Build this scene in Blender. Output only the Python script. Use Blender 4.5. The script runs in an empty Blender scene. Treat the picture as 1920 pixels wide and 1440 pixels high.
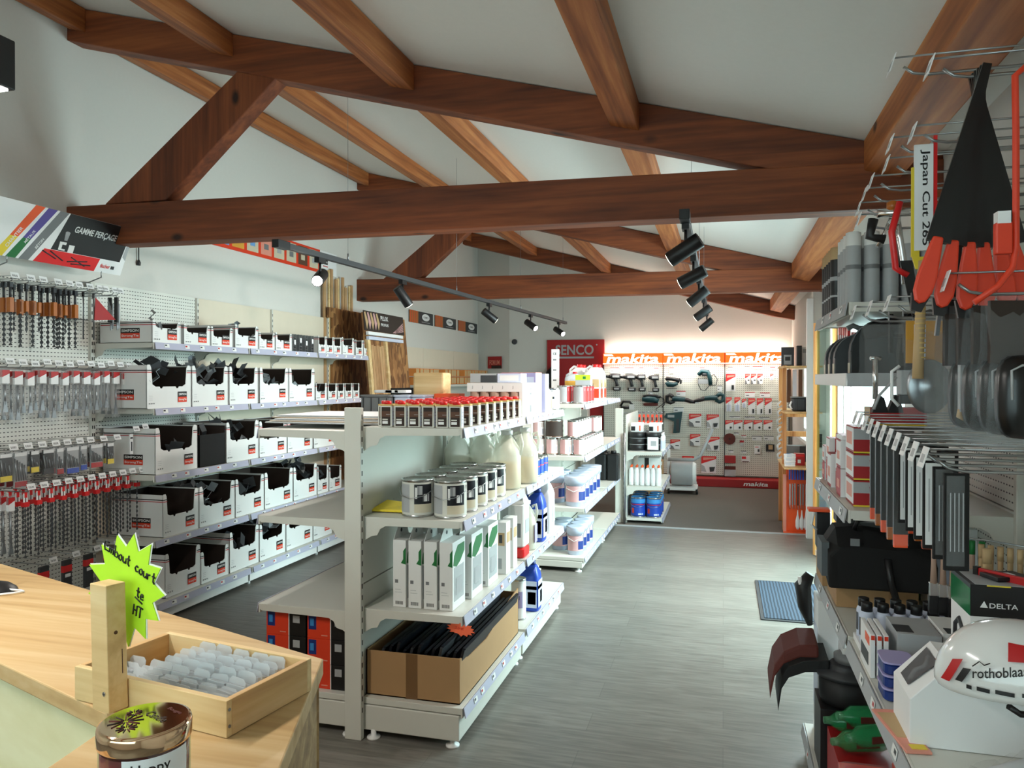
import bpy, math, random
from mathutils import Vector, Matrix
random.seed(7)
S = bpy.context.scene
C = S.collection
PI = math.pi

# ---------------------------------------------------------------- camera
FPX, CAMH = 1430.0, 1.6
YAW = math.atan(397/FPX); PIT = -math.atan(10/FPX)
cam = bpy.data.objects.new('camera', bpy.data.cameras.new('camera')); C.objects.link(cam)
cam.location = (0, 0, CAMH); cam.rotation_euler = (PI/2+PIT, 0, YAW)
cam.data.sensor_width = 36; cam.data.lens = FPX/1920*36; cam.data.clip_start = .05
S.camera = cam
# ---------------------------------------------------------------- exposure, world
S.view_settings.view_transform = 'Standard'; S.view_settings.look = 'None'
S.view_settings.gamma = 1; S.view_settings.use_curve_mapping = False
S.view_settings.exposure = 0.04
W = bpy.data.worlds.new('overcast sky'); S.world = W; W.use_nodes = True
W.node_tree.nodes['Background'].inputs[0].default_value = (.88, .95, 1, 1)
W.node_tree.nodes['Background'].inputs[1].default_value = 5.0

def lamp(name, kind, loc, to, energy, color=(1,1,1), size=.3, size_y=None, spot=60, blend=.5, parent=None):
    d = bpy.data.lights.new(name, kind); d.energy = energy; d.color = color
    if kind == 'AREA':
        d.shape = 'RECTANGLE'; d.size = size; d.size_y = size_y or size
    else: d.shadow_soft_size = size
    if kind == 'SPOT': d.spot_size = math.radians(spot); d.spot_blend = blend
    o = bpy.data.objects.new(name, d); C.objects.link(o)
    o.location = loc
    v = Vector(to)-Vector(loc)
    o.rotation_euler = v.to_track_quat('-Z', 'Y').to_euler()
    return o
# daylight through the entrance opening and the window beyond it; last, an added fill lamp behind the camera
lamp('daylight_entrance', 'AREA', (1.45, 5.85, 1.55), (-.2, 6.1, 0), 390, (.86, .96, 1), 1.9, 1.7)
lamp('daylight_window', 'AREA', (1.5, 9.6, 1.5), (-1, 9.4, 1.0), 60, (.85, .95, 1), 1.4, 1.0)
lamp('fill_behind_camera', 'AREA', (-1.6, -1.9, 1.9), (-1.4, 4, 1.3), 15, (.95, .98, 1), 3.6, 1.8)

# ---------------------------------------------------------------- materials
def lin(c):
    return tuple(((x/255/12.92) if x/255 <= .04045 else ((x/255+.055)/1.055)**2.4) for x in c)+(1,)
MC = {}
def nt(m): return m.node_tree.nodes, m.node_tree.links
def M(name, rgb, rough=.5, metal=0, var=.06, scale=12, bump=0, emis=0, trans=0, alpha=1, coat=0, spec=.5):
    if name in MC: return MC[name]
    m = bpy.data.materials.new(name); m.use_nodes = True; N, L = nt(m)
    b = N['Principled BSDF']; c = lin(rgb)
    b.inputs['Roughness'].default_value = rough; b.inputs['Metallic'].default_value = metal
    b.inputs['Specular IOR Level'].default_value = spec
    b.inputs['Transmission Weight'].default_value = trans; b.inputs['Alpha'].default_value = alpha
    b.inputs['Coat Weight'].default_value = coat
    tc = N.new('ShaderNodeTexCoord'); nz = N.new('ShaderNodeTexNoise'); nz.inputs['Scale'].default_value = scale
    L.new(tc.outputs['Object'], nz.inputs['Vector'])
    r = N.new('ShaderNodeMapRange'); r.inputs[3].default_value = 1-var; r.inputs[4].default_value = 1+var
    L.new(nz.outputs[0], r.inputs[0])
    h = N.new('ShaderNodeHueSaturation'); h.inputs['Color'].default_value = c
    L.new(r.outputs[0], h.inputs['Value']); L.new(h.outputs[0], b.inputs['Base Color'])
    if bump:
        bp = N.new('ShaderNodeBump'); bp.inputs['Strength'].default_value = bump; bp.inputs['Distance'].default_value = .004
        L.new(nz.outputs[0], bp.inputs['Height']); L.new(bp.outputs[0], b.inputs['Normal'])
    if emis:
        b.inputs['Emission Color'].default_value = c; b.inputs['Emission Strength'].default_value = emis
    MC[name] = m; return m

def ramp(N, stops):
    r = N.new('ShaderNodeValToRGB'); e = r.color_ramp.elements
    while len(e) < len(stops): e.new(.5)
    for k, (p, c) in enumerate(stops): e[k].position = p; e[k].color = lin(c)
    return r
def wood(name, dark, mid, light, axis='X', scale=9, stretch=.06, rough=.6, bump=.25, knots=True):
    m = bpy.data.materials.new(name); m.use_nodes = True; N, L = nt(m); b = N['Principled BSDF']
    tc = N.new('ShaderNodeTexCoord'); mp = N.new('ShaderNodeMapping')
    s = [1, 1, 1]; s['XYZ'.index(axis)] = stretch; mp.inputs['Scale'].default_value = s
    L.new(tc.outputs['Object'], mp.inputs[0])
    n1 = N.new('ShaderNodeTexNoise'); n1.inputs['Scale'].default_value = scale; n1.inputs['Detail'].default_value = 6
    n1.inputs['Distortion'].default_value = 1.2
    L.new(mp.outputs[0], n1.inputs['Vector'])
    n2 = N.new('ShaderNodeTexNoise'); n2.inputs['Scale'].default_value = scale*7; n2.inputs['Detail'].default_value = 3
    L.new(mp.outputs[0], n2.inputs['Vector'])
    ad = N.new('ShaderNodeMath'); ad.operation = 'MULTIPLY_ADD'; ad.inputs[1].default_value = .35; 
    L.new(n2.outputs[0], ad.inputs[0]); L.new(n1.outputs[0], ad.inputs[2])
    rp = ramp(N, [(.42, dark), (.66, mid), (.88, light)]); L.new(ad.outputs[0], rp.inputs[0])
    out = rp.outputs[0]
    if knots:
        k = N.new('ShaderNodeTexVoronoi'); k.inputs['Scale'].default_value = 2.3; 
        mp2 = N.new('ShaderNodeMapping'); s2 = [1.6, 1.6, 1.6]; s2['XYZ'.index(axis)] = .9; mp2.inputs['Scale'].default_value = s2
        L.new(tc.outputs['Object'], mp2.inputs[0]); L.new(mp2.outputs[0], k.inputs['Vector'])
        kr = N.new('ShaderNodeMapRange'); kr.inputs[1].default_value = .05; kr.inputs[2].default_value = .12
        L.new(k.outputs['Distance'], kr.inputs[0])
        mx = N.new('ShaderNodeMix'); mx.data_type = 'RGBA'
        L.new(kr.outputs[0], mx.inputs[0]); mx.inputs[6].default_value = tuple(.35*x for x in lin(dark)[:3])+(1,)
        L.new(out, mx.inputs[7]); out = mx.outputs[2]
    L.new(out, b.inputs['Base Color']); b.inputs['Roughness'].default_value = rough
    bp = N.new('ShaderNodeBump'); bp.inputs['Strength'].default_value = bump; bp.inputs['Distance'].default_value = .003
    L.new(ad.outputs[0], bp.inputs['Height']); L.new(bp.outputs[0], b.inputs['Normal'])
    MC[name] = m; return m
def pegboard(name, rgb, plane='YZ', pitch=.025, r=.2, slot=1.0):
    m = bpy.data.materials.new(name); m.use_nodes = True; N, L = nt(m); b = N['Principled BSDF']
    tc = N.new('ShaderNodeTexCoord'); sx = N.new('ShaderNodeSeparateXYZ'); L.new(tc.outputs['Object'], sx.inputs[0])
    def cell(o, p, w):
        a = N.new('ShaderNodeMath'); a.operation = 'MULTIPLY'; a.inputs[1].default_value = 1/p; L.new(o, a.inputs[0])
        f = N.new('ShaderNodeMath'); f.operation = 'FRACT'; L.new(a.outputs[0], f.inputs[0])
        s = N.new('ShaderNodeMath'); s.operation = 'SUBTRACT'; s.inputs[1].default_value = .5; L.new(f.outputs[0], s.inputs[0])
        q = N.new('ShaderNodeMath'); q.operation = 'ABSOLUTE'; L.new(s.outputs[0], q.inputs[0])
        g = N.new('ShaderNodeMath'); g.operation = 'LESS_THAN'; g.inputs[1].default_value = w; L.new(q.outputs[0], g.inputs[0])
        return g.outputs[0]
    ia, ib = 'XYZ'.index(plane[0]), 'XYZ'.index(plane[1])
    ca = cell(sx.outputs[ia], pitch, r*slot); cb = cell(sx.outputs[ib], pitch, r/slot if slot > 1 else r)
    mu = N.new('ShaderNodeMath'); mu.operation = 'MULTIPLY'; L.new(ca, mu.inputs[0]); L.new(cb, mu.inputs[1])
    mx = N.new('ShaderNodeMix'); mx.data_type = 'RGBA'; L.new(mu.outputs[0], mx.inputs[0])
    mx.inputs[6].default_value = lin(rgb); mx.inputs[7].default_value = lin((60, 58, 55))
    L.new(mx.outputs[2], b.inputs['Base Color']); b.inputs['Roughness'].default_value = .5
    MC[name] = m; return m
def glassmat(name, tint=(225, 240, 238), gloss=.12):
    m = bpy.data.materials.new(name); m.use_nodes = True; N, L = nt(m); N.remove(N['Principled BSDF'])
    t = N.new('ShaderNodeBsdfTransparent'); t.inputs[0].default_value = lin(tint)
    g = N.new('ShaderNodeBsdfGlossy'); g.inputs['Roughness'].default_value = .03
    mx = N.new('ShaderNodeMixShader'); mx.inputs[0].default_value = gloss
    nz = N.new('ShaderNodeTexNoise'); nz.inputs['Scale'].default_value = 3
    rr = N.new('ShaderNodeMapRange'); rr.inputs[3].default_value = gloss*.8; rr.inputs[4].default_value = gloss*1.2
    L.new(nz.outputs[0], rr.inputs[0]); L.new(rr.outputs[0], mx.inputs[0])
    L.new(t.outputs[0], mx.inputs[1]); L.new(g.outputs[0], mx.inputs[2]); L.new(mx.outputs[0], N['Material Output'].inputs[0])
    MC[name] = m; return m

M('wall', (216, 213, 207), .9, var=.02, scale=40, bump=.08)
M('ceil', (234, 233, 228), .95, var=.02, scale=40, bump=.08)
M('cream', (222, 210, 190), .6, var=.03)
M('shelf', (212, 211, 202), .42, var=.02)
M('shelf_dark', (150, 147, 138), .5)
M('white', (232, 232, 230), .45, var=.02)
M('paper', (238, 238, 238), .6, var=.02)
M('bluewhite', (205, 212, 232), .35, var=.03)
M('rail', (186, 186, 206), .25, var=.04, coat=.3)
M('black', (18, 18, 20), .45)
M('blackmatte', (10, 10, 11), .8)
M('darkgrey', (52, 54, 57), .5)
M('grey', (118, 120, 122), .5)
M('lgrey', (170, 172, 174), .5)
M('red', (186, 26, 28), .45)
M('fred', (165, 20, 24), .5)
M('brightred', (222, 32, 34), .35)
M('orange', (240, 88, 26), .5)
M('yellow', (232, 205, 50), .5)
M('blue', (28, 70, 175), .35)
M('dblue', (24, 50, 120), .4)
M('lblue', (60, 140, 205), .4)
M('teal', (12, 60, 66), .45)
M('green', (20, 110, 50), .5)
M('brown', (92, 60, 42), .7)
M('inkbrown', (52, 40, 34), .8)
M('kraft', (172, 134, 92), .75, var=.05, bump=.1)
M('tan', (196, 164, 120), .6)
M('purple', (150, 140, 190), .45)
M('pink', (205, 160, 160), .5)
M('chrome', (215, 215, 215), .18, metal=1)
M('steel', (150, 154, 158), .35, metal=.9, var=.15)
M('galv', (150, 155, 158), .42, metal=.45, var=.25, scale=30)
M('darksteel', (88, 91, 94), .38, metal=.5, var=.25)
M('wire', (165, 168, 170), .3, metal=.9)
M('tin', (190, 192, 190), .22, metal=.95)
M('orangeplastic', (176, 96, 20), .4, coat=.3)
M('lampwhite', (255, 250, 244), .5, emis=14)
M('lamphot', (255, 246, 230), .5, emis=120)
M('lampdim', (255, 246, 230), .5, emis=6)
M('led', (240, 255, 235), .5, emis=9)
M('hdr_orange', (255, 96, 24), .5, emis=1.5)
M('hdr_white', (255, 252, 240), .5, emis=3.2)
M('plastic', (222, 230, 234), .18, alpha=.45, var=.1)
M('plasticfilm', (225, 228, 230), .08, alpha=.10, var=.1)
M('jug', (222, 224, 210), .35, alpha=.55, var=.04)
M('amber', (224, 190, 120), .4)
M('cream_jug', (232, 226, 205), .4)
M('tubeblack', (14, 14, 15), .3)
M('toolred', (224, 62, 30), .45)
M('canbrown', (178, 146, 128), .5)
M('tape', (120, 88, 55), .35)
M('navy', (14, 17, 26), .4)
M('neon', (186, 238, 40), .55, var=.02)
M('neonorange', (255, 96, 48), .6, var=.02)
M('ink', (12, 16, 14), .6)
M('redwax', (150, 20, 24), .25, coat=1)
M('rosegold', (232, 196, 160), .08, metal=1, var=.02)
M('maroon', (92, 34, 26), .7)
M('rubber', (22, 23, 25), .6)
M('grayfabric', (88, 94, 98), .7)
M('helmet', (226, 226, 224), .14, var=.01, coat=.6)
M('greenclear', (40, 150, 90), .1, alpha=.55)
M('foam', (214, 180, 110), .7)
glassmat('glass'); glassmat('glassgreen', (226, 242, 238), .10)
wood('beam', (74, 32, 14), (122, 60, 28), (156, 84, 42), 'X', 7)
wood('purlin', (112, 56, 24), (172, 100, 50), (204, 136, 80), 'Y', 7)
wood('strut', (70, 30, 13), (116, 56, 27), (146, 78, 40), 'Z', 7)
wood('pine', (196, 160, 106), (222, 190, 136), (236, 212, 164), 'X', 10, knots=False, bump=.1)
wood('pineY', (176, 128, 76), (206, 164, 108), (226, 190, 140), 'Y', 10, knots=True, bump=.2)
wood('counterwood', (172, 136, 88), (196, 162, 112), (210, 182, 136), 'X', 9, knots=False, bump=.1)
wood('oldwood', (120, 92, 58), (160, 128, 84), (190, 160, 112), 'X', 12, knots=False)
wood('plywood', (206, 196, 150), (220, 212, 168), (228, 222, 182), 'X', 5, knots=True, bump=.1)
wood('shelfwood', (176, 112, 60), (206, 142, 84), (226, 170, 110), 'Z', 10)
wood('honey', (190, 120, 50), (222, 156, 80), (236, 184, 112), 'Z', 14, knots=False)
wood('profile', (150, 108, 70), (184, 142, 98), (206, 170, 124), 'Z', 14, knots=False)
pegboard('peg', (226, 226, 218), 'YZ', .025, .16, 1.6)
pegboard('pegx', (220, 220, 208), 'XZ', .03, .15, 1.2)
# oriented strand board
def osb():
    m = bpy.data.materials.new('osb'); m.use_nodes = True; N, L = nt(m); b = N['Principled BSDF']
    tc = N.new('ShaderNodeTexCoord'); mp = N.new('ShaderNodeMapping'); mp.inputs['Scale'].default_value = (1, 1, .35)
    L.new(tc.outputs['Object'], mp.inputs[0])
    v = N.new('ShaderNodeTexVoronoi'); v.inputs['Scale'].default_value = 26; L.new(mp.outputs[0], v.inputs['Vector'])
    rp = ramp(N, [(.1, (104, 66, 34)), (.5, (142, 96, 54)), (.9, (176, 128, 78))])
    sp = N.new('ShaderNodeSeparateColor'); L.new(v.outputs['Color'], sp.inputs[0]); L.new(sp.outputs[0], rp.inputs[0])
    L.new(rp.outputs[0], b.inputs['Base Color']); b.inputs['Roughness'].default_value = .7
    MC['osb'] = m
osb()
# grey oak-look vinyl planks laid across the room
def floor_mat():
    m = bpy.data.materials.new('vinyl'); m.use_nodes = True; N, L = nt(m); b = N['Principled BSDF']
    tc = N.new('ShaderNodeTexCoord'); mp = N.new('ShaderNodeMapping'); mp.inputs['Scale'].default_value = (.10, 1, 1)
    L.new(tc.outputs['Object'], mp.inputs[0])
    n1 = N.new('ShaderNodeTexNoise'); n1.inputs['Scale'].default_value = 48; n1.inputs['Detail'].default_value = 8; n1.inputs['Distortion'].default_value = .6
    L.new(mp.outputs[0], n1.inputs['Vector'])
    br = N.new('ShaderNodeTexBrick'); br.inputs['Scale'].default_value = 1; br.inputs['Brick Width'].default_value = 1.2
    br.inputs['Row Height'].default_value = .19; br.inputs['Mortar Size'].default_value = .0012
    br.inputs['Color1'].default_value = (.8, .8, .8, 1); br.inputs['Color2'].default_value = (1, 1, 1, 1); br.inputs['Mortar'].default_value = (.55, .55, .55, 1)
    L.new(tc.outputs['Object'], br.inputs['Vector'])
    rp = ramp(N, [(.25, (100, 97, 91)), (.5, (121, 117, 110)), (.75, (138, 134, 126))]); L.new(n1.outputs[0], rp.inputs[0])
    mx = N.new('ShaderNodeMix'); mx.data_type = 'RGBA'; mx.blend_type = 'MULTIPLY'; mx.inputs[0].default_value = 1
    L.new(rp.outputs[0], mx.inputs[6]); L.new(br.outputs[0], mx.inputs[7]); L.new(mx.outputs[2], b.inputs['Base Color'])
    b.inputs['Roughness'].default_value = .38
    bp = N.new('ShaderNodeBump'); bp.inputs['Strength'].default_value = .12; bp.inputs['Distance'].default_value = .002
    L.new(n1.outputs[0], bp.inputs['Height']); L.new(bp.outputs[0], b.inputs['Normal'])
    MC['vinyl'] = m
floor_mat()
M('carpet', (104, 96, 88), .95, var=.12, scale=60, bump=.2)
def matmat():
    m = bpy.data.materials.new('ribbed_mat'); m.use_nodes = True; N, L = nt(m); b = N['Principled BSDF']
    tc = N.new('ShaderNodeTexCoord'); w = N.new('ShaderNodeTexWave'); w.bands_direction = 'X'; w.inputs['Scale'].default_value = 14; w.inputs['Distortion'].default_value = 1.5
    w.inputs['Detail'].default_value = 3
    L.new(tc.outputs['Object'], w.inputs[0]); rp = ramp(N, [(0, (20, 27, 38)), (1, (60, 72, 88))]); L.new(w.outputs[0], rp.inputs[0])
    L.new(rp.outputs[0], b.inputs['Base Color']); b.inputs['Roughness'].default_value = .95; MC['ribbed_mat'] = m
matmat()

# ---------------------------------------------------------------- geometry helpers
def ray(u, v):
    F = Vector((-math.sin(YAW)*math.cos(PIT), math.cos(YAW)*math.cos(PIT), math.sin(PIT)))
    R = Vector((math.cos(YAW), math.sin(YAW), 0)); U = R.cross(F)
    return F+R*((u-960)/FPX)-U*((v-720)/FPX)
O0 = Vector((0, 0, CAMH))
def AX(u, v, x): d = ray(u, v); return O0+d*(x/d.x)          # point on the plane X = x
def AY(u, v, y): d = ray(u, v); return O0+d*(y/d.y)
def AZ(u, v, z): d = ray(u, v); return O0+d*((z-CAMH)/d.z)

TXT = {}
def textmesh(s):
    if s in TXT: return TXT[s]
    key = s
    c = bpy.data.curves.new('t', 'FONT'); c.body = s; c.resolution_u = 3; c.offset = .022 if s in ('makita', 'SENCO', 'SIMPSON', 'GAMME PER\u00c7AGE') else .012
    o = bpy.data.objects.new('t', c); C.objects.link(o)
    dg = bpy.context.evaluated_depsgraph_get(); me = bpy.data.meshes.new_from_object(o.evaluated_get(dg))
    vs = [v.co.copy() for v in me.vertices]; fs = [tuple(p.vertices) for p in me.polygons]
    bpy.data.objects.remove(o); bpy.data.meshes.remove(me); bpy.data.curves.remove(c)
    x0 = min(v.x for v in vs); x1 = max(v.x for v in vs); y0 = min(v.y for v in vs); y1 = max(v.y for v in vs)
    vs = [((v.x-x0)/(y1-y0), (v.y-y0)/(y1-y0)) for v in vs]
    TXT[s] = (vs, fs, (x1-x0)/(y1-y0)); return TXT[s]

def frame(origin, xd, zd):
    """matrix with local X along xd, local Z along zd"""
    x = Vector(xd).normalized(); z = Vector(zd).normalized(); y = z.cross(x).normalized(); z = x.cross(y)
    m = Matrix((x, y, z)).transposed().to_4x4(); m.translation = Vector(origin); return m
def rz(a, loc=(0, 0, 0)): return Matrix.Translation(loc) @ Matrix.Rotation(a, 4, 'Z')
def rot(ax, a, loc=(0, 0, 0)): return Matrix.Translation(loc) @ Matrix.Rotation(a, 4, ax)

class MB:
    def __init__(s): s.v = []; s.f = []; s.m = []; s.fm = []; s.sm = []; s.T = Matrix()
    def mi(s, m):
        m = MC[m] if isinstance(m, str) else m
        if m not in s.m: s.m.append(m)
        return s.m.index(m)
    def add(s, vs, fs, m, smooth=False):
        n = len(s.v); s.v += [s.T @ Vector(p) for p in vs]
        k = s.mi(m)
        for f in fs: s.f.append(tuple(i+n for i in f)); s.fm.append(k); s.sm.append(smooth)
        return s
    def box(s, a, b, m):
        x0, y0, z0 = a; x1, y1, z1 = b
        if x0 > x1: x0, x1 = x1, x0
        if y0 > y1: y0, y1 = y1, y0
        if z0 > z1: z0, z1 = z1, z0
        return s.add([(x0,y0,z0),(x1,y0,z0),(x1,y1,z0),(x0,y1,z0),(x0,y0,z1),(x1,y0,z1),(x1,y1,z1),(x0,y1,z1)],
              [(0,3,2,1),(4,5,6,7),(0,1,5,4),(1,2,6,5),(2,3,7,6),(3,0,4,7)], m)
    def bbox(s, c, d, m):   # centre, size
        return s.box([c[i]-d[i]/2 for i in range(3)], [c[i]+d[i]/2 for i in range(3)], m)
    def rbox(s, c, d, m, r=.01, n=3):   # box with rounded vertical edges and slight top chamfer
        x, y, z = d; r = min(r, x/2.01, y/2.01)
        P = []
        for cx, cy, a0 in ((x/2-r, y/2-r, 0), (-x/2+r, y/2-r, PI/2), (-x/2+r, -y/2+r, PI), (x/2-r, -y/2+r, 1.5*PI)):
            for k in range(n+1):
                a = a0+PI/2*k/n; P.append((cx+r*math.cos(a), cy+r*math.sin(a)))
        h = min(r*.5, z*.15); q = 1-2*h/min(x, y)
        rings = [[(c[0]+p[0]*k, c[1]+p[1]*k, c[2]+zz) for p in P] for zz, k in ((-z/2, q), (-z/2+h, 1), (z/2-h, 1), (z/2, q))]
        return s.loft(rings, m, smooth=False)
    def loft(s, rings, m, smooth=True, cap=True, closed=True):
        n = len(rings[0]); vs = [p for r in rings for p in r]; fs = []
        for i in range(len(rings)-1):
            for j in range(n if closed else n-1):
                k = (j+1) % n; fs.append((i*n+j, i*n+k, (i+1)*n+k, (i+1)*n+j))
        s.add(vs, fs, m, smooth)
        if cap:
            b = len(s.v)-len(vs)
            s.f += [tuple(b+j for j in reversed(range(n))), tuple(b+(len(rings)-1)*n+j for j in range(n))]
            k = s.mi(m); s.fm += [k, k]; s.sm += [False, False]
        return s
    def lathe(s, prof, m, c=(0, 0, 0), n=20, sx=1, sy=1, cap=True, smooth=True):
        """prof: (r, z) or (r, z, material) from here on"""
        cur = m; seg = [prof[0][:2]]
        def flush(seg, cp0, cp1):
            rings = [[(c[0]+r*sx*math.cos(2*PI*j/n), c[1]+r*sy*math.sin(2*PI*j/n), c[2]+z) for j in range(n)] for r, z in seg]
            vs = [p for q in rings for p in q]; fs = []
            for i in range(len(rings)-1):
                for j in range(n): k = (j+1) % n; fs.append((i*n+j, i*n+k, (i+1)*n+k, (i+1)*n+j))
            s.add(vs, fs, cur, smooth)
            b = len(s.v)-len(vs); kk = s.mi(cur)
            if cp0: s.f.append(tuple(b+j for j in reversed(range(n)))); s.fm.append(kk); s.sm.append(False)
            if cp1: s.f.append(tuple(b+(len(rings)-1)*n+j for j in range(n))); s.fm.append(kk); s.sm.append(False)
        first = True
        for p in prof[1:]:
            if len(p) > 2 and p[2] != cur:
                flush(seg, first and cap, False); first = False; seg = [seg[-1]]; cur = p[2]
            seg.append(p[:2])
        flush(seg, first and cap, cap); return s
    def cyl(s, a, b, r, m, r2=None, n=12, cap=True, smooth=True):
        a = Vector(a); b = Vector(b); d = b-a; r2 = r if r2 is None else r2
        z = d.normalized(); x = z.orthogonal().normalized(); y = z.cross(x)
        rings = [[tuple(p+(x*math.cos(2*PI*j/n)+y*math.sin(2*PI*j/n))*q) for j in range(n)] for p, q in ((a, r), (b, r2))]
        return s.loft(rings, m, smooth, cap)
    def tube(s, pts, r, m, n=8, rs=None, closed=False):
        pts = [Vector(p) for p in pts]; rings = []
        up = None
        for i, p in enumerate(pts):
            d = (pts[min(i+1, len(pts)-1)]-pts[max(i-1, 0)]).normalized()
            if up is None: up = d.orthogonal().normalized()
            x = (up-d*up.dot(d)).normalized(); up = x; y = d.cross(x); q = rs[i] if rs else r
            rings.append([tuple(p+(x*math.cos(2*PI*j/n)+y*math.sin(2*PI*j/n))*q) for j in range(n)])
        return s.loft(rings, m, True, True)
    def prism(s, poly, t0, t1, m, M4=None, side=None):
        """polygon in local XZ extruded along local Y from t0 to t1"""
        o = s.T
        if M4 is not None: s.T = o @ M4
        n = len(poly)
        vs = [(p[0], t0, p[1]) for p in poly]+[(p[0], t1, p[1]) for p in poly]
        s.add(vs, [tuple(range(n)), tuple(range(2*n-1, n-1, -1))], m)
        b = len(s.v)-2*n; k = s.mi(side or m)
        for j in range(n):
            q = (j+1) % n; s.f.append((b+j, b+n+j, b+n+q, b+q)); s.fm.append(k); s.sm.append(False)
        s.T = o; return s
    def quad(s, pts, m): return s.add(pts, [tuple(range(len(pts)))], m)
    def text(s, st, org, xd, yd, h, m, shear=0, w=None, align='L', sx=1):
        vs, fs, wd = textmesh(st); xd = Vector(xd).normalized(); yd = Vector(yd).normalized(); org = Vector(org)
        k = (w/(wd*h)) if w else sx
        off = {'L': 0, 'C': -wd*k/2, 'R': -wd*k}[align]
        return s.add([org+xd*((x*k+off+shear*y)*h)+yd*(y*h) for x, y in vs], fs, m)
    def build(s, name, parent=None, bevel=0):
        me = bpy.data.meshes.new(name); me.from_pydata([tuple(v) for v in s.v], [], s.f)
        for m in s.m: me.materials.append(m)
        me.polygons.foreach_set('material_index', s.fm); me.polygons.foreach_set('use_smooth', s.sm); me.update()
        o = bpy.data.objects.new(name, me); C.objects.link(o)
        if parent: o.parent = parent
        if bevel:
            b = o.modifiers.new('bevel', 'BEVEL'); b.width = bevel; b.segments = 2; b.limit_method = 'ANGLE'; b.angle_limit = 1.0
        return o
def place(o, loc=None, r=None, rx=None):
    if loc is not None: o.location = loc
    if r is not None: o.rotation_euler.z = r
    return o
def tag(o, label=None, cat=None, group=None, kind=None):
    if label: o['label'] = label
    if cat: o['category'] = cat
    if group: o['group'] = group
    if kind: o['kind'] = kind
    return o
def root(name, label, cat, loc=(0, 0, 0), r=0, group=None):
    o = bpy.data.objects.new(name, None); C.objects.link(o); o.empty_display_size = .05
    o.location = loc; o.rotation_euler.z = r; return tag(o, label, cat, group)
KIDS = {}
def dup(o, loc=None, r=None, label=None, group=None, parent=None, scale=None):
    n = o.copy(); C.objects.link(n)
    if parent is not None: n.parent = parent
    for ch in list(o.children): dup(ch, parent=n)
    if loc is not None: n.location = loc
    if r is not None: n.rotation_euler.z = r
    if scale is not None: n.scale = scale
    if label: n['label'] = label
    if group: n['group'] = group
    return n
def structure(mb, name, bevel=0): return tag(mb.build(name, bevel=bevel), kind='structure')
ORD = ['first', 'second', 'third', 'fourth', 'fifth', 'sixth', 'seventh', 'eighth', 'ninth', 'tenth', 'eleventh', 'twelfth', 'thirteenth', 'fourteenth', 'fifteenth']
# ================================================================ the building
XL, XR, YB = -4.05, .98, 12.12
def cz(x): return 2.908-.266*x
b = MB(); b.box((XL-.1, -2.1, -.1), (XR+.1, 8.32, 0), 'vinyl'); structure(b, 'floor')
b = MB(); b.box((XL-.1, 8.32, -.1), (XR+.1, 14.7, -.002), 'carpet'); structure(b, 'floor_carpeted')
b = MB(); b.prism([(-.03, 0), (-.022, .006), (.022, .006), (.03, 0)], 0, XR+1.15, 'lgrey', frame((-1.15, 8.32, 0), (0, 1, 0), (0, 0, 1)) @ Matrix.Scale(-1, 4, (0, 1, 0)))
b = MB(); b.box((-1.15, 8.29, 0), (XR, 8.345, .006), 'lgrey'); structure(b, 'trim_1')
b = MB(); b.box((XL-.1, -2.1, -.02), (XL, 14.7, 4.1), 'wall'); structure(b, 'wall_left')
# ceiling follows the rafters
b = MB(); b.add([(XL-.1, -2.1, cz(XL-.1)), (XR+.1, -2.1, cz(XR+.1)), (XR+.1, 14.7, cz(XR+.1)), (XL-.1, 14.7, cz(XL-.1)),
                 (XL-.1, -2.1, cz(XL-.1)+.1), (XR+.1, -2.1, cz(XR+.1)+.1), (XR+.1, 14.7, cz(XR+.1)+.1), (XL-.1, 14.7, cz(XL-.1)+.1)],
                [(0, 1, 2, 3), (7, 6, 5, 4), (0, 4, 5, 1), (1, 5, 6, 2), (2, 6, 7, 3), (3, 7, 4, 0)], 'ceil'); structure(b, 'ceiling')
def gable(b, x0, x1, y0, y1, m='wall'):
    b.prism([(x0, -.02), (x1, -.02), (x1, cz(x1)+.03), (x0, cz(x0)+.03)], y0, y1, m)
b = MB(); gable(b, -3.41, XR+.1, YB, YB+.1); structure(b, 'wall_back')
b = MB(); Q = [(XL-.1, 12.444), (-3.41, YB), (-3.36, YB+.12), (XL-.1, 12.56)]
b.add([(x, y, 0) for x, y in Q]+[(x, y, cz(x)+.03) for x, y in Q], [(0, 1, 2, 3), (7, 6, 5, 4), (0, 4, 5, 1), (1, 5, 6, 2), (2, 6, 7, 3), (3, 7, 4, 0)], 'wall'); structure(b, 'wall_corner')
# right wall with the entrance opening and a window
b = MB(); zt = cz(XR)+.03
EY0, EY1, EZ = 4.72, 6.95, 2.12
WY0, WY1, WZ0, WZ1 = 8.75, 10.35, .92, 1.95
b.box((XR, -2.1, -.02), (XR+.1, EY0, zt), 'wall'); b.box((XR, EY0, EZ), (XR+.1, EY1, zt), 'wall')
b.box((XR, EY1, -.02), (XR+.1, WY0, zt), 'wall'); b.box((XR, WY0, -.02), (XR+.1, WY1, WZ0), 'wall')
b.box((XR, WY0, WZ1), (XR+.1, WY1, zt), 'wall'); b.box((XR, WY1, -.02), (XR+.1, 14.7, zt), 'wall'); structure(b, 'wall_right')
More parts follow.
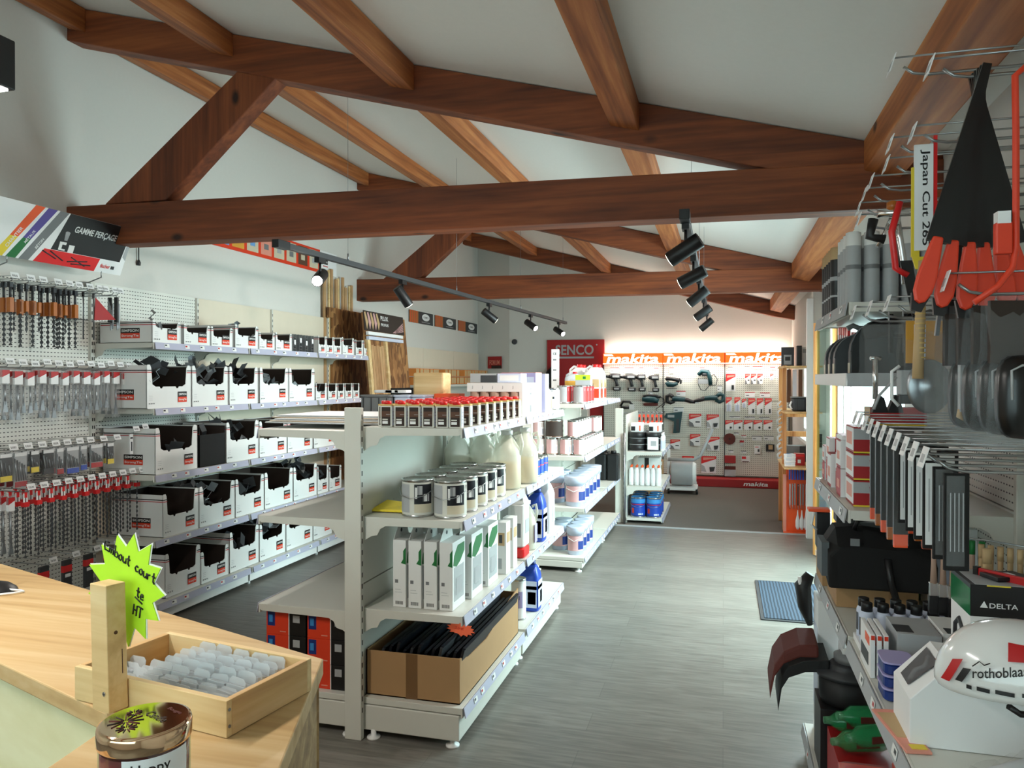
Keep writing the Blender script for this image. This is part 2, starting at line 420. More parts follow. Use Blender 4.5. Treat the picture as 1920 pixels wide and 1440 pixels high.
# wall behind the camera with an unseen window added to let in fill light
b = MB()
gable(b, XL-.1, -3.5, -2.1, -2); gable(b, .3, XR+.1, -2.1, -2)
b.box((-3.5, -2.1, -.02), (.3, -2, .9), 'wall'); b.prism([(-3.5, 2.5), (.3, 2.5), (.3, cz(.3)+.03), (-3.5, cz(-3.5)+.03)], -2.1, -2, 'wall'); structure(b, 'wall_front')
def window(name, x, y0, y1, z0, z1, nx=2):
    b = MB(); t = .06
    b.box((x-.03, y0, z0), (x+.05, y0+t, z1), 'white'); b.box((x-.03, y1-t, z0), (x+.05, y1, z1), 'white')
    b.box((x-.03, y0, z0), (x+.05, y1, z0+t), 'white'); b.box((x-.03, y0, z1-t), (x+.05, y1, z1), 'white')
    for k in range(1, nx):
        yy = y0+(y1-y0)*k/nx; b.box((x-.03, yy-.05, z0), (x+.05, yy+.05, z1), 'white')
    w = structure(b, name, .004)
    g = MB(); g.box((x+.005, y0+t, z0+t), (x+.013, y1-t, z1-t), 'glass'); g.build('window_pane', w); return w
w1 = window('window_1', XR+.03, WY0, WY1, WZ0, WZ1)
b = MB(); b.box((XR-.12, WY0-.03, WZ0-.035), (XR+.03, WY1+.03, WZ0), 'white'); b.build('window_sill', w1)
w2 = window('window_2', XR+.07, EY0, EY1-.05, 0.02, EZ, 2)
b = MB()
for x in (-3.5, -1.65, .24): b.box((x, -2.08, .9), (x+.06, -2.02, 2.5), 'white')
for z in (.9, 2.44): b.box((-3.5, -2.08, z), (.3, -2.02, z+.06), 'white')
w3 = structure(b, 'added_fill_window'); g = MB(); g.box((-3.44, -2.055, .96), (.24, -2.047, 2.44), 'glass'); g.build('window_pane', w3)
# door jamb of the entrance, timber and white trim
b = MB(); b.box((.86, 8.16, 0), (.98, 8.28, 2.6), 'wall'); b.box((.80, 8.13, 0), (.86, 8.2, 2.4), 'white'); structure(b, 'trim_2', .002)
b = MB(); b.box((.90, 7.05, 0), (.975, 7.12, 2.2), 'honey'); b.box((.885, 7.06, 0), (.9, 7.11, 2.2), 'white'); structure(b, 'trim_3')

# ---- roof timbers: principal rafters, tie beams, struts, purlins
def beam_obj(name, poly, y0, y1, m, label, group, cat='beam'):
    cx = sum(p[0] for p in poly)/len(poly); czz = sum(p[1] for p in poly)/len(poly)
    b = MB(); b.prism([(p[0]-cx, p[1]-czz) for p in poly], -(y1-y0)/2, (y1-y0)/2, m)
    return tag(place(b.build(name, bevel=.006), (cx, (y0+y1)/2, czz)), label, cat, group)
def rafter(y, lab):
    d = .222
    beam_obj('rafter', [(XL, cz(XL)-.004), (XL, cz(XL)-d), (.70, cz(.70)-d), (XR, cz(XR)-d+.02), (XR, cz(XR)-.004)], y, y+.13, 'beam', lab, 'sloping rafters of the roof trusses')
rafter(3.95, 'dark brown sloping rafter spanning the nearest roof truss, highest at left wall')
rafter(7.95, 'brown sloping rafter of the middle roof truss')
rafter(11.62, 'brown sloping rafter against the far end of ceiling, no beam under it')
for y, zl, zr, lab in ((3.95, (2.445, 2.70), (2.40, 2.62), 'dark brown horizontal tie beam nearest the camera, right across the room'),
                  (7.95, (2.49, 2.735), (2.46, 2.68), 'warm brown horizontal tie beam farther back, behind the track lights')):
    beam_obj('tie_beam', [(XL, zl[0]), (XR, zr[0]), (XR, zr[1]), (XL, zl[1])], y-.01, y+.14, 'beam', lab, 'horizontal tie beams')
for y, lab in ((3.96, 'slanting dark brown strut from near tie beam up to near rafter'), (7.96, 'slanting brown strut on the farther tie beam')):
    beam_obj('strut', [(-3.77, 2.70), (-3.31, 2.70), (-2.53, 3.375), (-2.79, 3.445)], y, y+.12, 'strut', lab, 'slanting truss struts')
pn = ['along top of the left wall', 'first in from the left wall', 'second in from the left wall', 'third in from the left wall', 'along the right wall']
for k, (xr, wd, dp) in enumerate(((-3.90, .13, .15), (-2.82, .15, .14), (-1.66, .15, .15), (-.42, .15, .15), (.80, .16, .15))):
    for y0, y1, bay in ((-2, 3.95, 'nearest'), (4.08, 7.95, 'middle'), (8.08, 11.62, 'far')):
        x0, x1 = xr-wd, xr
        b = MB(); cx = (x0+x1)/2; zc = cz(cx)-dp/2
        b.add([(x-cx, yy, z-zc) for yy in (-(y1-y0)/2, (y1-y0)/2) for x, z in ((x0, cz(x0)-dp+.0), (x1, cz(x1)-dp-.0), (x1, cz(x1)-.003), (x0, cz(x0)-.003))],
              [(0, 1, 2, 3), (7, 6, 5, 4), (0, 4, 5, 1), (1, 5, 6, 2), (2, 6, 7, 3), (3, 7, 4, 0)], 'purlin')
        tag(place(b.build('purlin', bevel=.006), (cx, (y0+y1)/2, zc)), 'honey brown purlin %s, in the %s roof bay' % (pn[k], bay), 'beam', 'ceiling purlins')

LT = (.43, 1.52, 3.35, 4.70, 5.92)
# ---- lamps
def box_lamp(x, y, z, lab, e=60):
    t = root('ceiling_lamp', lab, 'lamp', (x, y, z), 0, 'black box ceiling lamps')
    b = MB(); w, l, h = .10, 1.15, .13
    b.box((-w/2, -l/2, 0), (w/2, l/2, h), 'black'); b.build('housing', t, .003)
    b = MB(); b.box((-w/2+.012, -l/2+.012, -.004), (w/2-.012, l/2-.012, .0), 'lampwhite'); b.build('diffuser', t)
    for s in (-.45, .45): b = MB(); b.cyl((0, s, h), (0, s, cz(x)-z), .0015, 'steel', n=6); b.build('suspension_wire', t)
    q = lamp('lamp_light', 'AREA', (x, y, z-.012), (x, y, 0), e, (1, .95, .88), .08, 1.1); return t
bl = AY(28, 60, 1.62)
box_lamp(bl.x-.02, 1.02, 2.36, 'black box lamp with a lit underside hanging at top left of the photo', 27)
def track(S0, E0, z, lab, lamps, group, e0=50):
    S0 = Vector(S0); E0 = Vector(E0); L_ = (E0-S0).length; a = math.atan2(-(E0-S0).x, (E0-S0).y)
    t = root('lighting_track', lab, 'track light', (S0.x, S0.y, z), a)
    b = MB(); b.box((-.018, 0, -.016), (.018, L_, .016), 'darkgrey'); b.box((-.022, -.01, -.022), (.022, .10, .022), 'black'); b.build('rail', t, .002)
    n = 4
    for k in range(n):
        b = MB(); yy = .75+(L_-.9)*k/(n-1); xw = S0.x+(E0-S0).x*yy/L_
        b.cyl((0, yy, .016), (0, yy, cz(xw)-z), .0012, 'steel', n=6); b.cyl((0, yy, .016), (0, yy, .06), .005, 'steel', n=8); b.build('suspension_wire', t)
    for (dd, d, on, lb) in lamps:
        q = S0+(E0-S0)*(dd/L_)
        s = root('spotlight', lb, 'spotlight', (q.x, q.y, z-.016), 0, group)
        b = MB(); b.box((-.016, -.04, -.03), (.016, .04, 0), 'black'); b.cyl((0, 0, -.03), (0, 0, -.10), .007, 'black', n=8); b.build('bracket', s)
        dv = Vector(d).normalized(); c = Vector((0, 0, -.115))
        b = MB(); a_ = c-dv*.075; e = c+dv*.085
        b.cyl(a_, e, .036, 'black', n=20); b.build('lamp_head', s, .003)
        b = MB(); b.cyl(e, e+dv*.002, .030, {0: 'lampdim', 1: 'lampwhite', 2: 'lamphot'}[on], n=16); b.build('lens', s)
        w = Vector((q.x, q.y, z-.016))+e+dv*.02
        lamp('spot_light', 'SPOT', w, w+dv, (e0, 50, 45)[on], (1, .94, .87), .03, spot=108, blend=.8)
LABT = 'black cylinder spotlight on the left hanging track'
track((-2.36, 3.68), (-2.02, 9.95), 2.34, 'long black lighting track hanging left of the room centre', [
    (LT[0], (.25, -.8, -.35), 2, 'spotlight switched on and glaring toward the camera, left hanging track'),
    (LT[1], (.30, .35, -.6), 0, LABT+', second from the near end'),
    (LT[2], (.5, .4, -.45), 0, LABT+', third from the near end'),
    (LT[3], (.45, -.2, -.3), 1, LABT+', fourth, lens lit'),
    (LT[4], (.4, -.25, -.25), 1, LABT+', farthest from camera, lens lit')], 'spotlights on the left track')
LABR = 'black cylinder spotlight on the right hanging track'
track((-.165, 3.38), (-.175, 8.6), 2.31, 'black lighting track seen end-on in the middle of room', [
    (.12, (-.75, .15, -.45), 0, LABR+', largest and nearest the camera'),
    (1.07, (-.75, .15, -.35), 0, LABR+', second nearest'),
    (2.12, (-.6, .15, -.45), 0, LABR+', third nearest'),
    (3.5, (-.65, .15, -.45), 0, LABR+', fourth nearest'),
    (5.0, (-.6, .15, -.5), 0, LABR+', farthest away')], 'spotlights on the right track', 58)
# mat at the entrance
b = MB(); b.rbox((0, 0, .004), (.80, 1.02, .008), 'darkgrey', .01); t = root('door_mat', 'ribbed blue grey doormat lying in the daylight by the entrance', 'mat', (.64, 5.81, .0005)); b.build('border', t)
b = MB(); b.box((-.375, -.485, .008), (.375, .485, .012), 'ribbed_mat'); b.build('pile', t)
# ================================================================ shop shelving, shared builders
def price_tags(b, y0, y1, x, z, sgn, n, rnd, dark=True):
    for k in range(n):
        y = y0+.06+(y1-y0-.14)*(k+rnd.random()*.5)/max(n, 1)
        b.box((x+sgn*.0015, y, z-.032), (x+sgn*.003, y+.045, z-.008), 'white')
        if dark:
            b.box((x+sgn*.0031, y+.004, z-.022), (x+sgn*.0036, y+.022, z-.012), 'red' if k % 2 else 'darkgrey')
def shelf_part(parent, x0, x1, y0, y1, z, rnd, tags=4, nm='shelf', railm='rail', brackets=True, fh=.045):
    """x0: at the back panel, x1: front edge (either side)"""
    s = 1 if x1 > x0 else -1
    b = MB(); b.box((x0, y0+.004, z-.028), (x1-s*.012, y1-.004, z), 'shelf')
    b.box((x1-s*.014, y0+.004, z-.042), (x1-s*.006, y1-.004, z+.001), 'shelf')
    o = b.build(nm, parent, .002)
    r = MB(); r.T = rot('Y', -s*.18, (x1, 0, z+.002)); 
    r.box((-.004, y0+.01, -fh), (.0, y1-.01, 0), railm) if s > 0 else r.box((0, y0+.01, -fh), (.004, y1-.01, 0), railm)
    price_tags(r, y0+.01, y1-.01, 0, 0, s, tags, rnd); r.build('price_rail', o)
    if brackets:
        for yy in (y0+.003, y1-.006):
            d = abs(x1-x0)-.02
            k = MB(); P = [(0, 0), (d, 0), (d, -.03), (.11, -.036), (.085, -.05), (.07, -.078), (.04, -.085), (.0, -.11)]
            k.prism([(x0+s*p[0], z+p[1]-.001) for p in P], yy, yy+.003, 'shelf'); k.build('bracket', o)
    return o
def upright(parent, x, y, h, w=.08, d=.03, side='both', z0=.0):
    b = MB(); b.box((x-w/2, y-d/2, z0), (x+w/2, y+d/2, h), 'shelf')
    o = b.build('upright', parent, .003)
    k = MB(); z = .12
    while z < h-.05:
        k.box((x+w/2-.0005, y-.005, z), (x+w/2+.0006, y+.003, z+.022), 'blackmatte')
        if side == 'both': k.box((x-w/2-.0006, y-.005, z), (x-w/2+.0005, y+.003, z+.022), 'blackmatte')
        z += .05
    k.build('slots', o); return o

# ---------------------------------------------------------------- left wall shelving
rn = random.Random(3)
LX0, LX1 = -4.01, -3.53
LSH = (1.833, 1.405, .972, .548)
LY = (4.10, 5.13, 6.16, 7.19)
pm = [('peg', 'cream', 'cream'), ('nearest bay of the white wall shelving, perforated upper panel', 'middle bay of the white wall shelving with plain cream back panel', 'farthest bay of the white wall shelving next to the strand board')]
for k in range(3):
    y0, y1 = LY[k], LY[k+1]
    t = root('shelving_unit', pm[1][k], 'shelves', (0, 0, 0), 0, 'bays of the left wall shelving')
    b = MB(); b.box((LX0-.02, y0+.004, 1.2), (LX0, y1-.004, 2.235), pm[0][k]); b.build('back_panel', t)
    b = MB(); b.box((LX0-.02, y0+.004, .02), (LX0, y1-.004, 1.196), 'cream'); b.build('back_panel', t)
    upright(t, LX0-.005, y0, 2.235, .05, .02, 'one')
    if k == 2: upright(t, LX0-.005, y1, 2.235, .05, .02, 'one')
    for z in LSH: shelf_part(t, LX0, LX1, y0+.01, y1-.006, z, rn, 5)
    o = shelf_part(t, LX0, LX1+.02, y0+.01, y1-.006, .14, rn, 5, 'base_shelf', brackets=False)
    b = MB(); b.box((LX0, y0+.012, .03), (LX1-.005, y1-.01, .112), 'white'); b.build('plinth', t, .003)
    for xx in (LX1-.05,):
        b = MB(); b.cyl((xx, y0+.05, 0), (xx, y0+.05, .035), .018, 'white'); b.build('foot', t)
# strip of panelling toward the far end of left wall
def carton(w, d, h, nd=.5, low=False, dark=False, lab=True, grey=False):
    """open-fronted pick carton; origin at bottom centre of the front, front faces +X"""
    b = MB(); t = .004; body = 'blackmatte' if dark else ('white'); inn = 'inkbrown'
    pw = max(.012, .10*w); z0 = h*(1-nd); r = pw*.35
    for y in (-w/2, w/2-t): b.box((-d, y, 0), (0, y+t, h-.004), body)
    b.box((-d, -w/2, 0), (-d+t, w/2, h-.004), body); b.box((-d, -w/2, 0), (0, w/2, t), body)
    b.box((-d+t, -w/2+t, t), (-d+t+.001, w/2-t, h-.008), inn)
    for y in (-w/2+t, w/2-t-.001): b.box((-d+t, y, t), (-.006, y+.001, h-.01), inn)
    # front with the scooped opening, rounded posts and tear tabs
    if not dark:
        P = [(-w/2, 0), (w/2, 0), (w/2, h-pw*.5), (w/2-pw*.25, h), (w/2-pw*.75, h), (w/2-pw, h-pw*.5), (w/2-pw*1.25, z0+r), (w/2-pw*1.6-r, z0),
             (.22*w, z0), (.2*w, z0-.012), (.16*w, z0-.012), (.14*w, z0), (.06*w, z0), (0, z0+.0), (-.14*w, z0), (-.16*w, z0-.012), (-.2*w, z0-.012), (-.22*w, z0),
             (-w/2+pw*1.6+r, z0), (-w/2+pw*1.25, z0+r), (-w/2+pw, h-pw*.5), (-w/2+pw*.75, h), (-w/2+pw*.25, h), (-w/2, h-pw*.5)]
        b.prism(P, 0, t, 'white', frame((-t, 0, 0), (0, 1, 0), (0, 0, 1)))
    else: b.box((-t, -w/2, 0), (0, w/2, z0), body)
    o = b.build('parts_carton')
    p = MB(); e = .0012
    for zz, hh, m in ((h*.86, .006, 'black'), (h*.86-.012, .005, 'red')):
        for s in (-1, 1):
            for a in ((-d+.01, -.001),):
                p.box((a[0], s*(w/2+e*.5)-e/2, zz), (a[1], s*(w/2+e*.5)+e/2, zz+hh), m)
            if not dark and zz > z0: 
                ya, yb = sorted((s*(w/2), s*(w/2-pw*1.02))); p.box((0, ya, zz), (e, yb, zz+hh), m)
    if lab and not dark:
        lw = min(.085, w*.34); lh = lw*.42; ly = w*.12 if w < .13 else w/2-.03-lw-pw*.4; lz = max(z0*.25, .018)
        p.box((0, ly, lz+lh), (e, ly+lw, lz+2*lh), 'black'); p.box((0, ly, lz), (e, ly+lw, lz+lh), 'toolred')
        if w > .12:
            p.text('SIMPSON', (e+.0004, ly+lw*.06, lz+lh*1.28), (0, 1, 0), (0, 0, 1), lh*.42, 'white', w=lw*.88)
            p.text('StrongTie', (e+.0004, ly+lw*.06, lz+lh*.22), (0, 1, 0), (0, 0, 1), lh*.5, 'white', w=lw*.88)
        for i in range(3):       # small printed marks
            p.box((0, -w/2+.018+i*.02, lz*.8), (e*.6, -w/2+.026+i*.02, lz*.8+.008), 'grey')
            p.box((0, -w/2+.018, lz+.02+i*.013), (e*.6, -w/2+.05, lz+.0215+i*.013), 'lgrey')
    if lab:      # big label on the side that faces down the aisle
        lw = .15; lh = .034; cx = -d*.42; lz = h*.2
        if h > .12:
            y = -w/2-e; p.box((cx-lw/2, y, lz+lh), (cx+lw/2, -w/2, lz+2*lh), 'black'); p.box((cx-lw/2, y, lz), (cx+lw/2, -w/2, lz+lh), 'toolred')
            p.text('SIMPSON', (cx-lw*.45, y-.0004, lz+lh*1.25), (1, 0, 0), (0, 0, 1), lh*.5, 'white', w=lw*.9)
            p.text('StrongTie', (cx-lw*.45, y-.0004, lz+lh*.2), (1, 0, 0), (0, 0, 1), lh*.55, 'white', w=lw*.9)
    p.build('printing', o); return o
BR = []
def bracket_meshes():
    """four kinds of bent sheet metal connector"""
    out = []
    for kind in range(4):
        b = MB(); t = .002; m = ('galv', 'darksteel', 'steel', 'darksteel')[kind]
        if kind == 0: b.box((0, 0, 0), (.07, .055, t), m); b.box((0, 0, 0), (t, .055, .07), m)
        elif kind == 1: b.box((0, 0, 0), (.05, .08, t), m); b.box((0, 0, 0), (.05, t, .06), m); b.box((0, .08-t, 0), (.05, .08, .06), m)
        elif kind == 2: b.box((0, 0, 0), (.1, .035, t), m); b.box((.1-t, 0, 0), (.1, .035, .05), m); b.box((.1, 0, .05-t), (.13, .035, .05), m)
        else: b.box((0, 0, 0), (.06, .09, t), m); b.box((0, 0, 0), (t, .09, .09), m); b.add([(t, .04, t), (.05, .04, t), (t, .04, .05)], [(0, 1, 2)], m)
        for q in range(3): b.cyl((.02+.012*q, .02, t), (.02+.012*q, .02, t+.0006), .003, 'black', n=6)
        b.T = Matrix(); b.v = [v-Vector((.035, .04, .02)) for v in b.v]
        out.append(b.build('metal_bracket'))
    return out
BR = bracket_meshes(); BRfirst = [True]*4
def heap(x0, x1, y0, y1, z, n, label, group, rnd, up=.05, sc=1.0):
    k = 0
    for i in range(n):
        q = rnd.randrange(4); m = BR[q]
        if BRfirst[q]: BRfirst[q] = False; o = m
        else: o = m.copy(); C.objects.link(o)
        lay = i*up/max(n-1, 1)
        o.location = (x0+(x1-x0)*rnd.random()**.6, y0+(y1-y0)*rnd.random(), z+.05+lay)
        o.rotation_euler = (rnd.uniform(-1, 1), rnd.uniform(-1, 1), rnd.uniform(0, 6.28)); o.scale = (sc,)*3
        tag(o, label, 'bracket', group)
XF = LX1-.03
def shelf_cartons(z, rowname, specs, depth):
    """specs: (uL, vRef, uR, h, notch, heap, dark)"""
    for i, (yl, yr, h, nd, hp, dk) in enumerate(specs):
        w = yr-yl-.006; yc = (yl+yr)/2
        o = carton(w, depth, h, nd, dark=dk)
        kind = 'dark open carton' if dk else ('small white parts carton' if w < .12 else 'white parts carton')
        st = 'heaped with connectors' if hp > 8 else ('holding few connectors' if hp else 'looking empty')
        place(o, (XF, yc, z+.0005)); tag(o, '%s %s, %s %s' % (kind, st, ORD[i], rowname), 'carton', 'parts cartons '+rowname)
        if hp:
            base = h*(1-nd)
            heap(XF-depth+.09, XF-.06, yl+.05, yr-.05, z+max(.0, base-.06), hp, 'bent grey connectors in the %s carton %s' % (ORD[i], rowname), 'connectors in the %s carton %s' % (ORD[i], rowname), rn, .15 if hp > 8 else .05)
def Yx(u, v=700): return AX(u, v, XF).y
def rows(pairs): return pairs
def sp(us, z, h, nd, hp, dk=False):
    return (Yx(us[0]), Yx(us[1]), h, nd, hp, dk)
shelf_cartons(LSH[0], 'on top shelf, left wall', [sp(u, 0, h, nd, hp) for u, h, nd, hp in (
    ((286, 340), .148, .32, 2), ((345, 395), .145, .4, 0), ((396, 437), .145, .5, 0), ((441, 485), .18, .45, 4), ((486, 516), .14, .4, 0), ((517, 548), .15, .42, 0),
    ((597, 612), .16, .5, 0), ((612, 626), .16, .5, 0), ((626, 641), .16, .5, 0), ((642, 664), .17, .45, 0), ((667, 681), .16, .5, 0), ((682, 695), .16, .5, 0))], .42)
shelf_cartons(LSH[1], 'on second shelf, left wall', [sp(u, 0, h, nd, hp) for u, h, nd, hp in (
    ((275, 359), .285, .5, 9), ((360, 428), .285, .46, 16), ((430, 484), .285, .46, 14), ((487, 541), .285, .46, 8), ((542, 590), .285, .5, 6),
    ((592, 613), .155, .5, 5), ((615, 632), .15, .5, 4), ((633, 646), .15, .5, 0), ((647, 661), .15, .5, 0), ((662, 674), .15, .5, 0))], .42)
s3 = [sp(u, 0, h, nd, hp, dk) for u, h, nd, hp, dk in (
    ((291, 370), .305, .5, 3, False), ((373, 422), .285, .2, 3, True), ((424, 485), .30, .46, 18, False), ((486, 538), .285, .5, 0, False), ((539, 586), .285, .5, 0, False), ((588, 630), .285, .45, 0, False))]
shelf_cartons(LSH[2], 'on third shelf, left wall', s3, .42)
shelf_cartons(LSH[3], 'on fourth shelf, left wall', [sp(u, 0, h, nd, hp) for u, h, nd, hp in (
    ((305, 372), .285, .52, 0), ((373, 440), .285, .5, 14), ((441, 495), .285, .45, 7), ((496, 549), .29, .5, 0), ((550, 594), .285, .42, 14), ((595, 616), .25, .5, 5), ((617, 640), .22, .5, 0))], .42)
shelf_cartons(.142, 'on bottom shelf, left wall', [sp(u, 0, h, nd, hp) for u, h, nd, hp in (
    ((309, 375), .29, .5, 0), ((376, 428), .225, .5, 0), ((430, 485), .30, .45, 6), ((486, 535), .29, .45, 9), ((536, 586), .27, .35, 3), ((587, 622), .27, .3, 0))], .42)
# perforated steel channels stood on the top shelf
for k in range(4):
    b = MB(); w = .045; h = .15
    b.box((-.36, -w/2, 0), (0, -w/2+.002, h), 'galv'); b.box((-.36, w/2-.002, 0), (0, w/2, h), 'galv'); b.box((-.36, -w/2, 0), (0, w/2, .002), 'galv')
    for i in range(5): b.box((.0001, -w/2+.002, .02+i*.025), (.0012, w/2-.002, .026+i*.025), 'darksteel')
    b.box((.001, -.012, .06+.02*(k % 2)), (.002, .012, .10+.02*(k % 2)), 'paper')
    tag(place(b.build('steel_channel'), (XF, Yx(553+k*11), LSH[0]+.001)), 'grey steel channel among top shelf cartons, %s from the near side' % ORD[k], 'steel channel', 'steel channels on the top shelf')

# ---------------------------------------------------------------- perforated panel with hanging tools, left of the shelving
t = root('perforated_panel', 'white perforated wall panel hung with drill bits at left edge', 'pegboard', (0, 0, 0))
b = MB(); b.box((LX0-.02, 2.6, .1), (LX0, 4.08, 1.98), 'peg'); b.build('panel', t)
b = MB(); b.box((LX0-.02, 2.6, 1.985), (LX0, 4.08, 2.2), 'peg'); b.build('panel', t)
upright(t, LX0, 4.085, 2.235, .04, .02, 'one'); upright(t, LX0, 3.05, 2.235, .04, .02, 'one')
HX = -3.72
def hook(y, z, L=.29, tagm=True, lab='wire peg hook with a white price tag', grp='price-tagged hooks on the left panel'):
    o = root('peg_hook', lab, 'hook', (LX0, y, z), 0, grp)
    b = MB(); b.tube([(0, 0, 0), (L-.03, 0, 0), (L-.01, 0, .004), (L, 0, .018)], .003, 'wire', n=6); b.tube([(0, 0, .03), (L+.01, 0, .03)], .002, 'wire', n=6); b.build('wire_arm', o)
    if tagm:
        b = MB(); b.T = rot('Y', -.35, (L+.012, 0, .03)); b.box((0, -.026, -.016), (.002, .026, .018), 'paper')
        for q in range(5): b.box((.0021, -.018+q*.007, -.008), (.0025, -.015+q*.007, .004), 'darkgrey')
        b.build('price_tag', o)
    return o
def dupto(proto, first, **kw):
    if first[0]: first[0] = False; o = proto; 
    else: o = dup(proto)
    if kw.get('loc'): o.location = kw['loc']
    if 'r' in kw: o.rotation_euler.z = kw['r']
    if 'label' in kw: o['label'] = kw['label']
    if 'group' in kw: o['group'] = kw['group']
    return o
def auger(L=.34, r=.0095, sleeve=(.08, .16), sm='orangeplastic', capm='navy'):
    """drill bit hanging by its cap; origin at the top"""
    o = root('drill_bit', 'x', 'drill bit')
    b = MB(); b.cyl((0, 0, -.02), (0, 0, -sleeve[0]), r*.7, 'darkgrey', n=8); b.build('shank', o)
    if sleeve[1] > sleeve[0]:
        b = MB(); b.box((-r*1.3, -r*1.3, -sleeve[1]), (r*1.3, r*1.3, -sleeve[0]), sm); b.build('sleeve', o, .001)
    b = MB(); z0 = -sleeve[1]; n = int((L+z0)/.005)
    rings = []
    for k in range(n+1):
        z = z0-(L+z0)*k/n; a = k*.55; x = r*.95
        c, s = math.cos(a), math.sin(a)
        rings.append([(x*c-.3*x*-s*0, x*s, z), (-.35*x*s, .35*x*c, z), (-x*c, -x*s, z), (.35*x*s, -.35*x*c, z)])
    b.loft(rings, 'darksteel', smooth=False); b.build('flute', o)
    b = MB(); b.box((-r*1.1, -r*1.1, -.025), (r*1.1, r*1.1, .004), capm); b.build('cap', o, .001)
    return o
# top row: long auger bits with orange sleeves
p1 = auger(); f1 = [True]
p2 = auger(.26, .007, (.09, .15)); f2 = [True]
rowz = 2.13
hk = [3.27, 3.37, 3.45, 3.55, 3.63, 3.70, 3.78, 3.86, 3.90, 3.98, 4.02]
for i, y in enumerate(hk):
    hook(y, rowz, lab='price-tagged wire hook, %s from left, top row of left panel' % ORD[i], grp='hooks on the top row of left panel')
    if i in (6, 7, 8, 9, 10): continue
    n = (4, 3, 4, 3, 3, 4)[i]
    for k in range(n):
        lg = i in (0, 3, 5) or k % 2
        dupto(p1 if lg else p2, f1 if lg else f2, loc=(LX0+.27-.045*k, y, rowz-.008), label='auger bit with orange sleeve, %s hook, top row of left panel' % ORD[i], group='auger bits on the %s hook' % ORD[i])
for i, y in ((6, 3.78), (7, 3.86)):
    b = MB(); b.tube([(0, 0, 0), (0, .003, -.09), (0, 0, -.28)], .004, 'darksteel'); b.cyl((0, 0, -.02), (0, 0, .006), .008, 'black'); 
    tag(place(b.build('drill_bit'), (LX0+.25, y, rowz-.01)), 'thin steel bit hanging alone on the top row of left panel, %s of two' % ('left' if i == 6 else 'right'), 'drill bit', 'thin single bits')
b = MB(); b.add([(0, -.05, 0), (.01, .05, 0), (0, .12, -.15), (.01, -.06, -.17), (-.02, -.05, 0), (-.02, .05, 0), (-.03, .12, -.15), (-.03, -.06, -.17)], [(0, 1, 2, 3), (7, 6, 5, 4), (0, 4, 5, 1), (1, 5, 6, 2), (2, 6, 7, 3), (3, 7, 4, 0)], 'plasticfilm')
t = root('blade_pouch', 'red triangular card in a clear pouch at right end of the top row', 'pouch', (LX0+.26, 3.90, rowz-.01)); b.build('pouch', t)
b = MB(); b.prism([(-.05, -.02), (.11, -.145), (-.06, -.16)], -.016, -.012, 'fred', frame((0, 0, 0), (0, 1, 0), (0, 0, 1))); b.build('card', t)
for k in (0, 1):
    b = MB(); b.box((-.012, -.015, -.16), (.012, .0, 0), 'black'); b.box((-.01, .002, -.2), (.01, .012, -.04), 'steel'); b.cyl((0, 0, -.16), (0, 0, -.21), .005, 'steel', n=8)
    tag(place(b.build('bit_holder', bevel=.001), (LX0+.27-.05*k, 4.03, rowz-.01)), 'black and steel bit holder hanging next to the red pouch', 'bit holder', 'bit holders')
# second row: clear pouches of bits with red and white cards
def pouch(L=.26, w=.052):
    o = root('blister_pack', 'x', 'blister pack')
    b = MB(); b.box((-.006, -w/2, -L), (.006, w/2, 0), 'plasticfilm'); b.build('film', o, .002)
    b = MB(); b.box((-.0075, -w*.42, -.085), (.0075, w*.42, -.012), 'paper'); b.prism([(-w*.42, -.012), (w*.42, -.012), (w*.42, -.03), (-w*.42, -.05)], -.0085, .0085, 'red', frame((0, 0, 0), (0, 1, 0), (0, 0, 1))); b.build('card', o)
    b = MB(); b.cyl((0, 0, -.09), (0, 0, -L+.06), .005, 'steel', n=8); b.add([(-.004, -.015, -L+.02), (.004, -.015, -L+.02), (.004, .015, -L+.02), (-.004, .015, -L+.02), (-.004, -.005, -L+.08), (.004, -.005, -L+.08), (.004, .005, -L+.08), (-.004, .005, -L+.08)], [(0, 1, 2, 3), (7, 6, 5, 4), (0, 4, 5, 1), (1, 5, 6, 2), (2, 6, 7, 3), (3, 7, 4, 0)], 'steel'); b.build('bit', o)
    return o
pp = pouch(); fp = [True]; pl = pouch(.30, .06); fl = [True]
for i in range(12):
    y = 3.24+i*.078; z = 1.665-.006*(i % 3)
    hook(y, z, lab='blank-tagged wire hook, %s from left, second row of left panel' % ORD[i], grp='hooks on the second row of left panel')
    for k in range(3 if i % 3 else 2):
        big = i % 3 == 1
        dupto(pl if big else pp, fl if big else fp, loc=(LX0+.265-.05*k, y, z-.006), label='clear pack with red card and steel bit, %s hook, second row' % ORD[i], group='bit packs on hook %s of the second row' % ORD[i])
